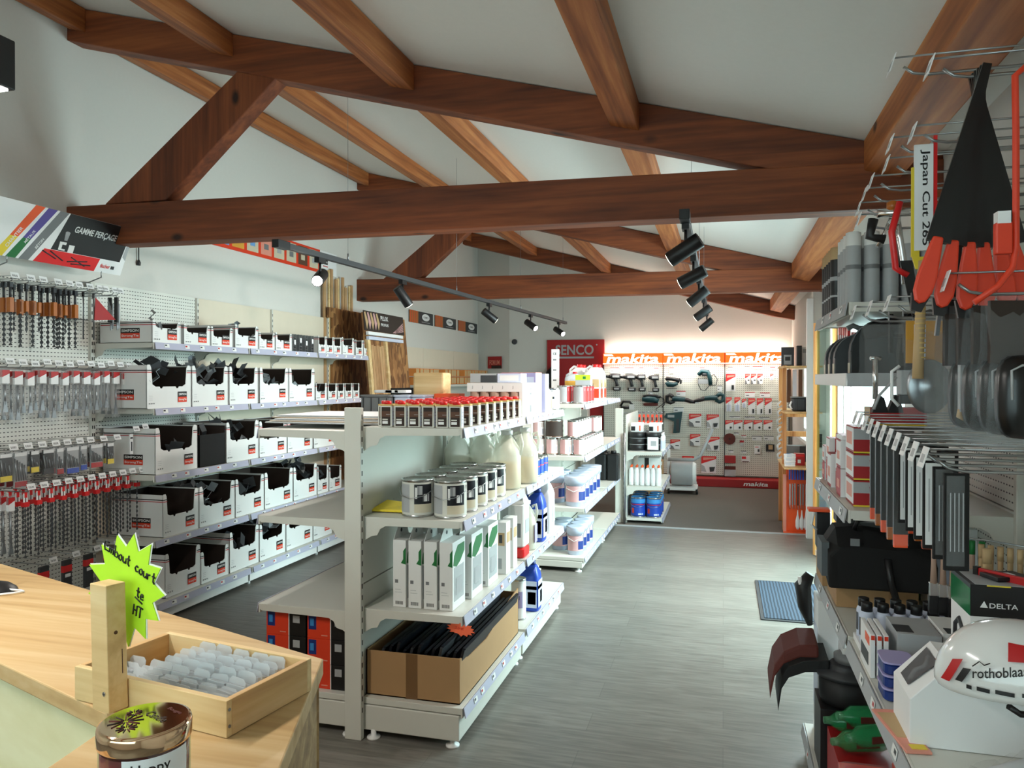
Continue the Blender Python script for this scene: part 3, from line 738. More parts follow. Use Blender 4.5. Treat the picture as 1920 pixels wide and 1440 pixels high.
# third row: bit sets in cases with coloured feet
def bitset(w, h, body, foot, nb):
    o = root('bit_set', 'x', 'drill bit set')
    b = MB(); b.box((-.01, -w/2, -h), (.0, w/2, 0), body); b.box((.0, -w/2, -h), (.003, w/2, -h+.03), foot); b.box((-.0, -w/2, -.02), (.002, w/2, 0), 'paper'); b.build('case', o, .002)
    b = MB()
    for k in range(nb):
        y = -w/2+w*(k+.5)/nb; b.cyl((.004, y, -h+.035), (.004, y-.01, -.03-.05*(k/nb)), .0035, 'darksteel' if k % 2 else 'steel', n=6)
    b.build('bits', o)
    b = MB(); b.box((-.012, -w/2-.002, -h-.002), (.008, w/2+.002, .002), 'plasticfilm'); b.build('cover', o); return o
sets = [(3.24, .07, .15, 'darkgrey', 'yellow', 3), (3.33, .075, .19, 'lgrey', 'fred', 5), (3.42, .05, .12, 'darkgrey', 'yellow', 3), (3.51, .07, .14, 'black', 'black', 4), (3.59, .045, .15, 'lgrey', 'fred', 3),
        (3.68, .085, .155, 'lgrey', 'blue', 6), (3.76, .045, .145, 'lgrey', 'blue', 3), (3.86, .09, .14, 'lgrey', 'red', 7), (3.97, .05, .13, 'darkgrey', 'yellow', 3)]
nmc = ['yellow-footed', 'red-footed tall', 'small yellow-footed', 'plain black', 'narrow red-footed', 'wide blue-footed', 'narrow blue-footed', 'wide bright red-footed', 'dark yellow-footed']
for i, (y, w, h, bm, fm, nb) in enumerate(sets):
    z = 1.20
    hook(y, z, .31, lab='white-tagged wire hook, %s from left, third row of left panel' % ORD[i], grp='hooks on the third row of left panel')
    o = bitset(w, h, bm, fm, nb); o.location = (LX0+.27, y, z-.008)
    o['label'] = '%s drill bit set on the third row, %s from the left' % (nmc[i], ORD[i]); o['group'] = 'bit sets on the third row'
    for k in (1, 2): dup(o, (LX0+.27-.06*k, y, z-.008), label='%s drill bit set behind the front one, %s hook, third row' % (nmc[i], ORD[i]))
for i, y in enumerate((4.11, 4.19)):
    b = MB(); b.box((-.004, -.014, -.13), (.004, .014, 0), 'paper'); b.box((.0042, -.005, -.11), (.006, .005, -.05), 'darksteel'); b.box((.0042, -.01, -.03), (.0055, .01, -.02), 'black')
    hook(y, 1.245+.01*i, .33, lab='wire peg hook on the third row, %s' % ('second from the right' if i == 0 else 'rightmost'), grp='end hooks on the third row')
    tag(place(b.build('bit_card'), (LX0+.3, y, 1.24+.01*i)), 'narrow white card with one bit in front of the carton, %s one' % ('left' if i == 0 else 'right'), 'card', 'narrow cards at the end of third row')
# fourth row: long masonry bits with red headers
p4 = auger(.36, .0065, (.055, .06), capm='brightred'); f4 = [True]
b = MB(); b.box((.0, -.014, -.055), (.003, .014, 0), 'paper'); b.box((-.012, -.016, -.075), (.012, .016, -.05), 'brightred'); b.build('header', p4)
for i in range(11):
    y = 3.33+i*.083; z = .975
    hook(y, z, .33, lab='white-tagged wire hook, %s from left, fourth row of left panel' % ORD[i], grp='hooks on the fourth row of left panel')
    for k in range(4):
        dupto(p4, f4, loc=(LX0+.30-.055*k, y, z-.006), label='long masonry bit with red header, %s hook, fourth row' % ORD[i], group='masonry bits on hook %s of the fourth row' % ORD[i])
pc = pouch(.34, .045)
for k in range(3): o = pc if k == 0 else dup(pc); place(o, (LX0+.30-.05*k, 3.24, .97)); o['label'] = 'long pack of bits under a red header at the left end of fourth row'; o['group'] = 'long packs on the fourth row'
# fifth row, half hidden behind the counter
for i in range(5):
    y = 3.5+i*.16
    b = MB(); b.box((-.01, -.03, -.2), (.01, .03, 0), 'darkgrey'); b.box((-.011, -.031, -.03), (.011, .031, -.07), 'brightred'); b.box((-.0115, -.02, -.1), (.0115, .02, -.08), 'paper')
    tag(place(b.build('tool_pack', bevel=.002), (LX0+.24, y, .52)), 'dark pack with red band low behind counter, %s from left' % ORD[i], 'pack', 'packs on the lowest row')
    hook(y, .53, .3, lab='low wire peg hook behind the counter, %s from the left' % ORD[i], grp='hooks on the lowest row')

# ---------------------------------------------------------------- header sign over the panel
t = root('header_sign', 'drilling range header sign with black and red field over the perforated panel', 'sign', (-3.74, 3.60, 2.262))
b = MB(); b.T = rot('Y', .38); L0, L1, Hh = -.52, .455, .31; X1 = (0, 1, 0); Z1 = (0, 0, 1)
b.box((-.006, L0, 0), (0, L1, Hh), 'paper'); b.build('board', t)
b = MB(); b.T = rot('Y', .38); F1 = frame((0, 0, 0), (0, 1, 0), (0, 0, 1))
def strip(P, m, t=.001): b.prism(P, -t, 0, m, F1)
strip([(-.10, .085), (L1-.04, .085), (L1-.02, Hh), (-.04, Hh)], 'black'); strip([(-.19, 0), (.24, 0), (.26, .083), (-.14, .083)], 'brightred')
strip([(-.28, 0), (-.22, 0), (-.05, Hh), (-.11, Hh)], 'grey', .0013)
M('violet', (86, 70, 150)); strip([(-.36, 0), (-.30, 0), (-.24, .12), (-.29, .12)], 'green', .0012); strip([(-.29, .12), (-.24, .12), (-.13, Hh), (-.19, Hh)], 'violet', .0012)
strip([(-.44, 0), (-.38, 0), (-.32, .12), (-.37, .12)], 'yellow'); strip([(-.37, .12), (-.32, .12), (-.21, Hh), (-.27, Hh)], 'orange')
strip([(L1-.03, .12), (L1, .1), (L1, Hh), (L1-.012, Hh)], 'lgrey')
b.text('GAMME PER\u00c7AGE', (-.0022+.004, .015, .20), X1, Z1, .048, 'white', w=.315, shear=.15)
b.text('fischer', (.002, .275, .03), X1, Z1, .026, 'brightred', w=.075, shear=.1); b.box((0, .36, .03), (.002, .385, .05), 'darkgrey')
for st, yy, zz in (('M\u00c9TAUX', -.285, .09), ('B\u00c9TON', -.21, .07), ('CHANTIER', -.385, .05)):
    b.text(st, (.0022, yy+.02, zz), (0, .45, .9), (0, -.9, .45), .02, 'white')
# small picture of tools
b.lathe([(.02, 0), (.024, .05), (.018, .055)], 'lgrey', (.0, -.02, .15), n=12, sx=.06); b.box((0, -.055, .09), (.003, -.01, .14), 'white'); b.box((0, .012, .085), (.003, .05, .13), 'white')
b.box((0, -.035, .1), (.004, -.005, .125), 'black')
for a, c in (((-.15, .07), (-.05, .035)), ((-.1, .075), (.0, .03)), ((.03, .03), (.17, .05)), ((.06, .02), (.2, .03)), ((.05, .06), (.16, .02))):
    b.tube([(.002, a[0], a[1]), (.002, c[0], c[1])], .004, 'darkgrey', n=5)
b.build('artwork', t)
b = MB()
for yy in (-.35, .3): b.tube([(-.26, yy, -.05), (-.1, yy, -.06), (0, yy, -.03), (0, yy, .03)], .004, 'wire', n=6)
b.build('wire_support', t)

# ---------------------------------------------------------------- long product banner high on the left wall, beyond the near truss
t = root('wall_banner', 'long red banner of product pictures high on left wall, behind the lighting track', 'banner', (XL+.012, 5.1, 2.70))
b = MB(); b.box((-.008, -.35, 0), (0, 2.0, .235), 'toolred'); b.box((-.008, 2.0, 0), (0, 2.35, .235), 'paper'); b.build('board', t)
b = MB(); M('ochre', (220, 160, 60)); M('sand', (205, 195, 170)); M('skyblue', (110, 160, 215)); M('salmon', (228, 150, 130))
for k in range(11):
    y = -.31+k*.21; m = ('sand', 'brown', 'sand', 'skyblue', 'ochre', 'sand', 'salmon', 'sand')[k % 8]
    b.box((0, y, .03), (.001, y+.17, .215), m); b.box((.001, y+.05, .08), (.002, y+.12, .13), ('grey', 'sand', 'lgrey', 'darkgrey', 'paper', 'skyblue', 'grey', 'lgrey')[k % 8])
b.box((0, 2.06, .1), (.001, 2.16, .15), 'black'); b.text('SIMPSON', (.002, 2.07, .115), (0, 1, 0), (0, 0, 1), .02, 'white', w=.08); b.box((0, 2.06, .075), (.001, 2.16, .085), 'red')
b.build('pictures', t)
b = MB(); b.box((-.006, 1.95, .16), (.0, 2.02, .24), 'darkgrey')
# pull cord hanging from the near beam against the wall
t = root('wall_rod', 'thin dark rod fixed to left wall just under the near beam', 'rod', (-4.035, 4.55, 2.43)); b = MB(); b.cyl((0, 0, 0), (0, 0, .34), .004, 'darkgrey', n=8); b.build('rod', t); b = MB(); b.lathe([(.012, -.02), (.014, 0), (.006, .02)], 'darkgrey', n=10); b.build('weight', t); b = MB(); b.box((-.015, -.01, .3), (.005, .01, .34), 'darkgrey'); b.build('wall_clip', t)
# ================================================================ free-standing gondolas in the middle of the room
def gondola_bay(lab, x, y0, y1, tops, xr, xl, h, base, first_up=True, last_up=False, panel_h=None, grp='bays of the middle gondola', ntag=6, base_l=None, lz=None):
    t = root('gondola_shelving', lab, 'shelves', (0, 0, 0), 0, grp)
    if first_up: upright(t, x, y0-.01, h)
    if last_up: upright(t, x, y1+.01, h)
    ph = panel_h or tops[0]-.03; ys = y0+.012; ye = y1-.012
    b = MB(); b.box((x-.02, ys, .12), (x+.02, ye, ph*.5-.003), 'shelf'); b.build('back_panel', t)
    b = MB(); b.box((x-.02, ys, ph*.5+.003), (x+.02, ye, ph), 'shelf'); b.build('back_panel', t)
    for k, z in enumerate(tops):
        if xr: shelf_part(t, x+.03, xr, ys, ye, z, rn, ntag)
        if xl: shelf_part(t, x-.03, xl, ys, ye, (lz or tops)[k], rn, 0)
    for s, xe in ((1, xr), (-1, xl)):
        if not xe: continue
        shelf_part(t, x+s*.03, xe, ys, ye, base, rn, ntag if s > 0 else 0, 'base_shelf', brackets=False)
        b = MB(); b.box((x+s*.02, ys, .035), (xe-s*.02, ye, base-.032), 'shelf'); b.build('plinth', t, .004)
        for yy in (ys+.03, ye-.03):
            b = MB(); b.lathe([(.03, 0), (.03, .008), (.012, .012), (.012, .04)], 'white', (xe-s*.06, yy, 0), n=14); b.build('foot', t)
    for s in (-.02, .04):
        if first_up: b = MB(); b.lathe([(.03, 0), (.03, .008), (.012, .012), (.012, .04)], 'white', (x+s*2, y0+.02, 0), n=14); b.build('foot', t)
    return t
GX = -1.58; GT = (1.385, .985, .575); GB = .178
gondola_bay('nearest bay of the middle gondola, upright post facing the counter', GX, 3.08, 4.15, GT, -1.075, -2.09, 1.472, GB, lz=(1.365, .965, .555))
gondola_bay('second bay of the middle gondola, behind the nearest one', GX, 4.16, 5.23, GT, -1.075, -2.09, 1.40, GB, True, True, lz=(1.365, .965, .555))
G2T = (1.39, .955, .53)
gondola_bay('bay of cans and white buckets past the gap, near half of far gondola', GX, 6.19, 7.45, G2T, -1.10, -2.05, 1.40, .12, grp='bays of the far gondola')
gondola_bay('far half of the far gondola with white buckets', GX, 7.46, 8.43, G2T, -1.10, -2.05, 1.40, .12, True, True, grp='bays of the far gondola')

# ---------------------------------------------------------------- product builders
def tin(name, r, h, body, label=None, rim='tin', lidc='tin', label2=None, wire=False, n=22, pic=None, face=0.0):
    """round can; label bands wrap, a picture patch faces direction `face`"""
    o = MB(); o.lathe([(r*.98, 0), (r, .003), (r, .006), (r*.975, .009, rim), (r*.975, .012, body), (r*.975, h-.012, body), (r*.975, h-.009, rim), (r*1.01, h-.006), (r*1.01, h), (r*.93, h), (r*.92, h-.006, lidc), (r*.3, h-.006, lidc)], rim, n=n)
    root_o = o.build(name)
    def patch(m, z0, z1, a0, a1, off=.0008):
        p = MB(); k = max(2, int((a1-a0)/.25)); R = r*.975+off
        A = [a0+(a1-a0)*i/k for i in range(k+1)]
        vs = [(R*math.cos(a), R*math.sin(a), z) for z in (z0, z1) for a in A]
        p.add(vs, [(i, i+1, k+2+i, k+1+i) for i in range(k)], m, True); return p, vs, k
    pb = MB()
    def addp(m, z0, z1, a0, a1, off=.0008):
        p, vs, k = patch(m, z0, z1, a0, a1, off); pb.add([tuple(v) for v in vs], [(i, i+1, k+2+i, k+1+i) for i in range(k)], m, True)
    if label: addp(label, h*.1, h*.9, face-2.2, face+2.2)
    for m, z0, z1, a0, a1 in (pic or []): addp(m, h*z0, h*z1, face+a0, face+a1, .0016)
    if label or pic: pb.build('printed_label', root_o)
    if wire:
        w = MB(); w.tube([(r*1.0, 0, h*.86), (r*1.08, -r*.3, h*.72), (r*.75, -r*.9, h*.58), (0, -r*1.25, h*.52), (-r*.75, -r*.9, h*.58), (-r*1.08, -r*.3, h*.72), (-r*1.0, 0, h*.86)], .0018, 'wire', n=5); w.build('wire_handle', root_o)
    return root_o
def jerrycan(w, d, h, body, cap, label=None, handle='side', name='jerrycan'):
    o = MB(); r = min(w, d)*.22
    def ring(k, z, dx=0): 
        P = []
        for cx, cy, a0 in ((w/2-r, d/2-r, 0), (-w/2+r, d/2-r, PI/2), (-w/2+r, -d/2+r, PI), (w/2-r, -d/2+r, 1.5*PI)):
            for q in range(4):
                a = a0+PI/2*q/3; P.append((((cx+r*math.cos(a))*k)+dx, (cy+r*math.sin(a))*k, z))
        return P
    o.loft([ring(.94, 0), ring(1, .01), ring(1, h*.70), ring(.9, h*.78), ring(.55, h*.88, w*.08), ring(.34, h*.92, w*.12)], body)
    t = o.build(name)
    c = MB(); c.cyl((w*.12, 0, h*.9), (w*.12, 0, h), min(w, d)*.17, cap, n=14); c.build('cap', t)
    c = MB(); c.tube([(-w*.44, 0, h*.70), (-w*.42, 0, h*.86), (-w*.2, 0, h*.95), (w*.02, 0, h*.93)], d*.075, body, n=8); c.build('handle', t)
    if label:
        c = MB(); e = .001
        for m, z0, z1, a, bb in label:
            c.box((-w/2+w*a, -d/2-e, h*z0), (-w/2+w*bb, -d/2, h*z1), m); c.box((w/2, -d/2+d*a, h*z0), (w/2+e, -d/2+d*bb, h*z1), m)
        c.build('printed_label', t)
    return t
def carton_box(w, d, h, m, marks=(), name='carton', side=None):
    """closed carton, bottom centre at origin. marks: (face, material, u0, u1, z0, z1) in fractions; face '-y' or '+x' or 'top' """
    b = MB(); b.box((-w/2, -d/2, 0), (w/2, d/2, h), m); t = b.build(name, bevel=.0012)
    if marks:
        p = MB(); e = .0008
        for i, (f, mm, a, c, z0, z1) in enumerate(marks):
            ee = e*(1+.4*i)
            if f == '-y': p.box((-w/2+w*a, -d/2-ee, h*z0), (-w/2+w*c, -d/2, h*z1), mm)
            elif f == '+x': p.box((w/2, -d/2+d*a, h*z0), (w/2+ee, -d/2+d*c, h*z1), mm)
            elif f == '-x': p.box((-w/2-ee, -d/2+d*a, h*z0), (-w/2, -d/2+d*c, h*z1), mm)
            elif f == 'top': p.box((-w/2+w*a, -d/2+d*z0, h), (-w/2+w*c, -d/2+d*z1, h+ee), mm)
        p.build('printing', t)
    return t
def row(proto, spots, labels, group):
    for i, (x, y, z) in enumerate(spots):
        o = proto if i == 0 else dup(proto)
        o.location = (x, y, z); tag(o, labels(i) if callable(labels) else labels, None, group)
def cat(o, c): o['category'] = c; return o

# ---- gondola, top shelf: small tins with red caps
z = GT[0]+.001
def redtin():
    b = MB(); w, d, h = .056, .034, .10
    b.box((-w/2, -d/2, 0), (w/2, d/2, h*.93), 'shelf'); b.box((-w/2, -d/2, h*.93), (w/2, d/2, h), 'foam'); t = b.build('square_tin', bevel=.002)
    b = MB(); b.box((-w*.38, -d/2-.0008, h*.05), (w*.38, -d/2, h*.88), 'inkbrown'); b.box((-w*.38, -d/2-.0012, h*.45), (w*.38, -d/2-.0008, h*.7), 'brown'); b.box((-w*.3, -d/2-.0016, h*.14), (w*.16, -d/2-.0008, h*.26), 'paper'); b.box((-w*.3, -d/2-.0016, h*.3), (w*.16, -d/2-.0008, h*.36), 'shelf')
    b.lathe([(.010, 0), (.010, .001)], 'paper', (w*.2, -d/2-.0004, h*.55), n=10); b.box((w/2, -d*.42, h*.06), (w/2+.0008, d*.42, h*.86), 'bluewhite')
    for q in range(4): b.box((w/2+.0008, -d*.3, h*(.2+.15*q)), (w/2+.0012, d*.3, h*(.23+.15*q)), 'lgrey')
    b.build('printed_label', t)
    b = MB(); b.lathe([(.017, h), (.018, h+.013), (.015, h+.015)], 'brightred', n=14); b.build('cap', t); return cat(t, 'tin')
p = redtin(); Y9 = AX(968, 775, -1.12).y-.02; spots = []
cols = [-1.445, -1.378, -1.312, -1.246, -1.180, -1.120]
for j in range(9):
    for i, x in enumerate(cols): spots.append((x, 3.13+j*(Y9-3.13)/8, z))
spots.append((-1.472, 3.165, z))
row(p, spots, lambda i: ('small red-capped tin, %s from the left in the front row of top shelf' % ORD[i]) if i < 6 else (('red-capped tin at the aisle edge of top shelf, %s from the front' % ORD[i//6]) if i % 6 == 5 else 'red-capped tin inside the block of tins on the top shelf'), 'red-capped tins on the gondola')
for i, o in enumerate([o for o in C.objects if o.name.startswith('square_tin')]):
    if 'inside' in o['label']: o['group'] = 'red-capped tins inside the block'
# white display carton with brown jars
t = root('display_carton', 'bright white carton with five brown sample jars behind the red-capped tins', 'carton', (-1.255, 4.30, z))
b = MB(); w, d, h = .33, .30, .19
b.box((-w/2, -d/2+.05, .05), (w/2-.02, d/2, h-.05), 'white'); b.box((w/2-.02, -d/2, 0), (w/2, d/2, h), 'white'); b.box((-w/2, -d/2, h-.05), (w/2-.02, d/2, h), 'white'); b.box((-w/2, -d/2, 0), (w/2-.02, d/2, .05), 'white'); b.build('carton_body', t)
for k in range(5):
    b = MB(); b.lathe([(.029, .05), (.03, .14)], 'canbrown', (-w/2+.04+k*.06, -d/2+.03, 0), n=14); b.build('sample_jar', t)
b = MB()
for k in range(5): b.text('J', (-w/2+.03+k*.06, -d/2-.001, h-.035), (1, 0, 0), (0, 0, 1), .018, 'grey')
for zz, hh in ((.02, .05), (.12, .015), (.15, .01)): b.box((w/2, -.08, zz), (w/2+.001, -.02, zz+hh), 'lgrey'); b.box((w/2, .02, zz), (w/2+.001, .05, zz+hh*.8), 'grey')
b.build('printing', t)
M('lilac', (168, 160, 205), .45)
def mk(w, d, h, m, marks, x, y, zz, lab, name='carton', c='carton', r=0, group=None):
    o = carton_box(w, d, h, m, marks, name); place(o, (x, y, zz), r); return tag(o, lab, c, group)
mk(.16, .13, .052, 'lgrey', [('-y', 'darkgrey', .4, 1, 0, .8)], -1.34, 4.27, z+.192, 'flat grey carton with a dark wedge print, lying on the white display carton')
mk(.14, .13, .052, 'bluewhite', [('-y', 'paper', .1, .9, .2, .8), ('top', 'red', 0, 1, 0, .3)], -1.185, 4.27, z+.192, 'flat pale carton with red top edge on the white display carton')
mk(.22, .16, .25, 'lilac', [('-y', 'bluewhite', .3, .95, .2, .9), ('+x', 'bluewhite', .1, .9, .1, .9), ('-y', 'purple', .35, .9, .6, .66), ('top', 'salmon', 0, 1, 0, 1)], -1.22, 4.62, z, 'tall lilac carton at the aisle side, behind the white display carton')
mk(.10, .10, .245, 'bluewhite', [('-y', 'purple', .1, .5, .1, .9), ('+x', 'lilac', .1, .9, .1, .6)], -1.145, 4.79, z, 'slim pale carton with lilac print near the far end of gondola top')
o = jerrycan(.09, .07, .16, 'white', 'white', [('tan', .1, .6, .2, .8)], name='bottle'); place(o, (-1.14, 4.92, z)); tag(o, 'white bottle with a tan label near the far end of gondola top', 'bottle')
o = tin('paint_can', .045, .13, 'lblue', 'bluewhite', pic=[('white', .2, .5, -.5, .5)], face=-PI/2); place(o, (-1.16, 5.03, z)); tag(o, 'pale blue can at the far end of gondola top shelf', 'can')
o = tin('paint_can', .05, .15, 'lgrey', 'paper', pic=[('darkgrey', .5, .6, -.5, .5)], face=-PI/2); place(o, (-1.14, 5.15, z)); tag(o, 'grey and white can, last on the gondola top shelf', 'can')
mk(.16, .10, .11, 'orange', [('-y', 'toolred', .1, .9, .2, .8)], -1.60, 4.35, 1.40, 'orange carton with printed squares left of the white display carton')
# pale timber block, black crate, grey caddies on the left top shelf
t = root('timber_block', 'pale glued timber post standing on the gondola top', 'timber', (-1.74, 4.42, 1.367))
b = MB(); b.box((-.10, -.07, 0), (.10, .07, .27), 'pine'); t2 = b.build('block', t, .012)
t = root('black_crate', 'black open crate behind the grey caddies', 'crate', (-1.98, 4.80, 1.367))
b = MB()
for a, c in (((-.16, -.12, 0), (.11, .12, .01)), ((-.16, -.12, 0), (-.152, .12, .17)), ((.102, -.12, 0), (.11, .12, .17)), ((-.16, -.12, 0), (.11, -.112, .17)), ((-.16, .112, 0), (.11, .12, .17))): b.box(a, c, 'black')
b.build('crate_body', t, .002); b = MB(); b.box((.1105, -.06, .05), (.113, .06, .1), 'paper'); b.build('label_holder', t)
for k, (x, y, m, lb, w) in enumerate(((-1.99, 4.22, 'grey', 'dark grey ribbed plastic tool caddy on left side of gondola top', .20), (-1.83, 4.24, 'bluewhite', 'pale blue plastic box beside the grey caddy', .11), (-1.73, 4.24, 'bluewhite', 'second pale blue plastic box, nearer the timber post', .085))):
    t = root('plastic_box', lb, 'box', (x, y, 1.367)); b = MB(); b.rbox((0, 0, .065), (w, .16, .13), m, .02); b.build('box_body', t)
    b = MB(); b.rbox((0, 0, .131), (w+.008, .168, .012), m, .02)
    b.build('lid', t)
    if k == 0:
        b = MB()
        for q in range(4): b.box((-w/2+.02+q*.05, -.084, .01), (-w/2+.026+q*.05, -.08, .12), 'darkgrey')
        b.build('ribs', t)
for k in range(3):
    b = MB(); b.rbox((0, 0, .01), (.14-.02*k, .08, .018), 'paper', .02); tag(place(b.build('small_part'), (-1.95+.05*k, 4.21, 1.514+.0)), 'small white plastic part on top of the grey caddy, %s' % ORD[k], 'plastic part', 'white parts on the caddy')
# stack of white boards laid across the left top shelf
for k in range(5):
    b = MB(); b.box((-.36, -.24, 0), (.36, .24, .006), 'paper'); b.box((-.362, -.242, .001), (.362, .242, .004), 'tan' if k % 2 else 'lgrey')
    tag(place(b.build('sheet_board'), (-1.76+.012*(k % 3), 3.45+.02*k, 1.387+.0075*k), .03*(k % 3)-.03), 'thin white board in the flat stack on left of gondola top, %s from bottom' % ORD[k], 'board', 'boards stacked on the gondola')
mk(.10, .06, .012, 'paper', [], -1.60, 3.52, 1.427, 'small white packet lying on the stack of boards', 'packet', 'packet')

# ---- second shelf: paint tins, jugs, blue tins
z = GT[1]+.001
p = tin('paint_tin', .074, .165, 'shelf', 'shelf', wire=True, face=-PI/2+.25, pic=[('navy', .35, .88, -.1, 1.05), ('lgrey', .6, .84, .1, .4), ('sand', .12, .35, -.1, 1.05), ('paper', .42, .62, .45, .85), ('white', .5, .8, -.05, .08), ('lgrey', .12, .88, -1.6, -.4)])
cat(p, 'paint tin')
spots = []
for j in range(5):
    for i in range(2): spots.append((-1.33+.155*i, 3.205+.158*j, z))
row(p, spots, lambda i: 'silver-lidded paint tin, %s column, %s from the front' % (('left', 'right')[i % 2], ORD[i//2]), 'paint tins on the second shelf')
def jug(fill, lv=.5):
    t = MB(); r = .085
    t.lathe([(r*.9, 0), (r, .012), (r, .19), (r*.96, .215), (r*.55, .27), (.026, .292), (.024, .305)], 'jug', n=20, sx=.9, sy=.9); o = t.build('plastic_jug')
    b = MB(); b.lathe([(r*.86, .008), (r*.95, .015), (r*.95, .17*lv/.5), (r*.94, .172*lv/.5)], fill, n=20, sx=.9, sy=.9); b.build('contents', o)
    b = MB(); b.cyl((0, 0, .30), (0, 0, .325), .03, 'white'); b.build('cap', o)
    b = MB(); b.tube([(.045, 0, .285), (.075, 0, .30), (.085, 0, .25), (.072, 0, .19)], .011, 'jug'); b.build('handle', o); return cat(o, 'jug')
pj = jug('cream_jug')
sp_ = [(-1.46, 4.10, z), (-1.32, 4.13, z), (-1.40, 4.32, z), (-1.24, 4.33, z)]
row(pj, sp_, lambda i: 'translucent white jug behind the paint tins, %s' % ('leftmost', 'second from the left', 'back row left', 'back row right')[i], 'jugs on the second shelf')
o = jug('amber', .42); place(o, (-1.165, 4.10, z)); tag(o, 'translucent jug half full of amber liquid, nearest the aisle', None, 'jugs on the second shelf')
o = jug('amber', .42); place(o, (-1.13, 4.36, z)); tag(o, 'translucent amber jug behind, touching the aisle edge', None, 'jugs on the second shelf')
p = tin('blue_tin', .044, .11, 'lblue', 'blue', face=-PI/2, pic=[('bluewhite', .15, .4, -.8, .6), ('toolred', .55, .6, -1.5, 1.5), ('bluewhite', .7, .8, -.5, .5)]); cat(p, 'tin')
row(p, [(-1.25+.095*(i % 2), 4.66+.11*(i//2), z) for i in range(6)]+[(-1.30, 4.9, z)], lambda i: 'blue tin with red stripe, %s, row %s from the front' % (('left', 'right')[i % 2], ORD[i//2]) if i < 6 else 'blue tin set back at the left of the blue group', 'blue tins on the second shelf')
for k in range(3):
    b = MB(); b.add([(-.10, -.05, 0), (.09, -.06, .004), (.11, .05, .012), (-.07, .07, .022), (-.10, -.05, .01), (.09, -.06, .018), (.11, .05, .03), (-.07, .07, .04)], [(3, 2, 1, 0), (4, 5, 6, 7), (0, 1, 5, 4), (1, 2, 6, 5), (2, 3, 7, 6), (3, 0, 4, 7)], ('yellow', 'plasticfilm', 'paper')[k])
    tag(place(b.build('flat_packet', bevel=.004), (-1.47+.03*k, 3.26+.10*k, z+.001), .5*k), ('flat yellow packet left of the paint tins', 'crumpled clear bag left of the paint tins', 'white folded bag behind the yellow packet')[k], 'packet')

# ---- third shelf
z = GT[2]+.001
def hangbox():
    b = MB(); w, d, h = .062, .17, .30
    b.box((-w/2, -d/2, 0), (w/2, d/2, h), 'white'); t = b.build('hang_carton', bevel=.0015)
    b = MB(); b.prism([(-d/2, h), (d/2, h), (d/2-.02, h+.05), (-d/2+.05, h+.05)], -.001, .001, 'white', frame((-w/2+.002, 0, 0), (0, 1, 0), (0, 0, 1))); b.cyl((-w/2-.0005, .0, h+.03), (-w/2+.0045, 0, h+.03), .009, 'darkgrey', n=10); b.build('hanging_tab', t)
    b = MB(); e = .001
    b.box((w/2, -d*.4, h*.12), (w/2+e, d*.38, h*.62), 'plastic'); b.box((w/2+e, -d*.25, h*.2), (w/2+2*e, d*.2, h*.45), 'lgrey')
    b.prism([(-d*.45, h*.66), (-d*.2, h*.62), (d*.1, h*.68), (d*.42, h*.8), (d*.42, h*.93), (-d*.1, h*.93), (-d*.38, h*.8)], -e, 0, 'green', frame((w/2, 0, 0), (0, 1, 0), (0, 0, 1)))
    b.prism([(w*.12, h*.66), (w*.5, h*.64), (w*.5, h*.9), (w*.3, h*.84), (w*.3, h*.72)], -d/2-e, -d/2, 'green')
    for q in range(8): b.box((-w*.3+q*w*.075, -d/2-e, h*.04), (-w*.3+q*w*.075+w*.035, -d/2, h*.09), 'black')
    b.box((-w*.34, -d/2-e, h*.36), (-w*.1, -d/2, h*.41), 'grey'); b.box((-w*.34, -d/2-e, h*.22), (w*.2, -d/2, h*.225), 'lgrey'); b.box((-w*.34, -d/2-e, h*.26), (w*.1, -d/2, h*.265), 'lgrey')
    b.build('printing', t); return cat(t, 'carton')
p = hangbox()
spots = [(-1.40+.074*k, 3.24, z) for k in range(4)]+[(-1.385+.076*k, 3.44, z) for k in range(4)]+[(-1.145, 3.66, z)]
row(p, spots, lambda i: ('white carton with hanging tab and green print, %s in the front row' % ORD[i]) if i < 4 else (('white hang-tab carton, %s in the second row' % ORD[i-4]) if i < 8 else 'white hang-tab carton with green leaf behind the two rows'), 'hang-tab cartons on the third shelf')
for k in range(2):
    mk(.06, .08, .27, 'white', [('-y', 'tan', .15, .85, .55, .8), ('-y', 'darkgrey', .35, .65, .6, .76), ('+x', 'tan', .15, .85, .6, .8), ('-y', 'lgrey', .2, .6, .1, .3)], -1.125, 3.87+.14*k, z, 'narrow white carton with a tan picture, %s of two' % ('nearer' if k == 0 else 'farther'), 'carton', 'carton', 0, 'narrow cartons on the third shelf')
t = root('white_canister', 'white canister with a bright red base on third shelf', 'canister', (-1.14, 4.25, z)); b = MB(); b.rbox((0, 0, .185), (.10, .13, .25), 'white', .02); b.loft([[(x*k, y*k, zz) for x, y in ((.05, .06), (-.05, .06), (-.05, -.06), (.05, -.06))] for zz, k in ((.31, .95), (.36, .6))], 'white', False); b.build('canister_body', t)
b = MB(); b.rbox((0, 0, .03), (.102, .132, .06), 'brightred', .02); b.build('red_base', t); b = MB(); b.box((.051, -.04, .14), (.052, .04, .22), 'lgrey'); b.box((-.03, -.0665, .12), (.03, -.065, .2), 'grey'); b.build('printed_label', t)
o = jug('cream_jug', .6); o.scale = (.75, .75, .9); place(o, (-1.14, 4.44, z)); o['label'] = 'cream jug with lilac label between the white canister and blue can'
b = MB(); b.box((.075, -.04, .05), (.077, .04, .17), 'lilac'); b.build('printed_label', o)
JL = [('bluewhite', .08, .62, .12, .95), ('tan', .15, .4, .5, .9), ('blue', .45, .52, .12, .95)]
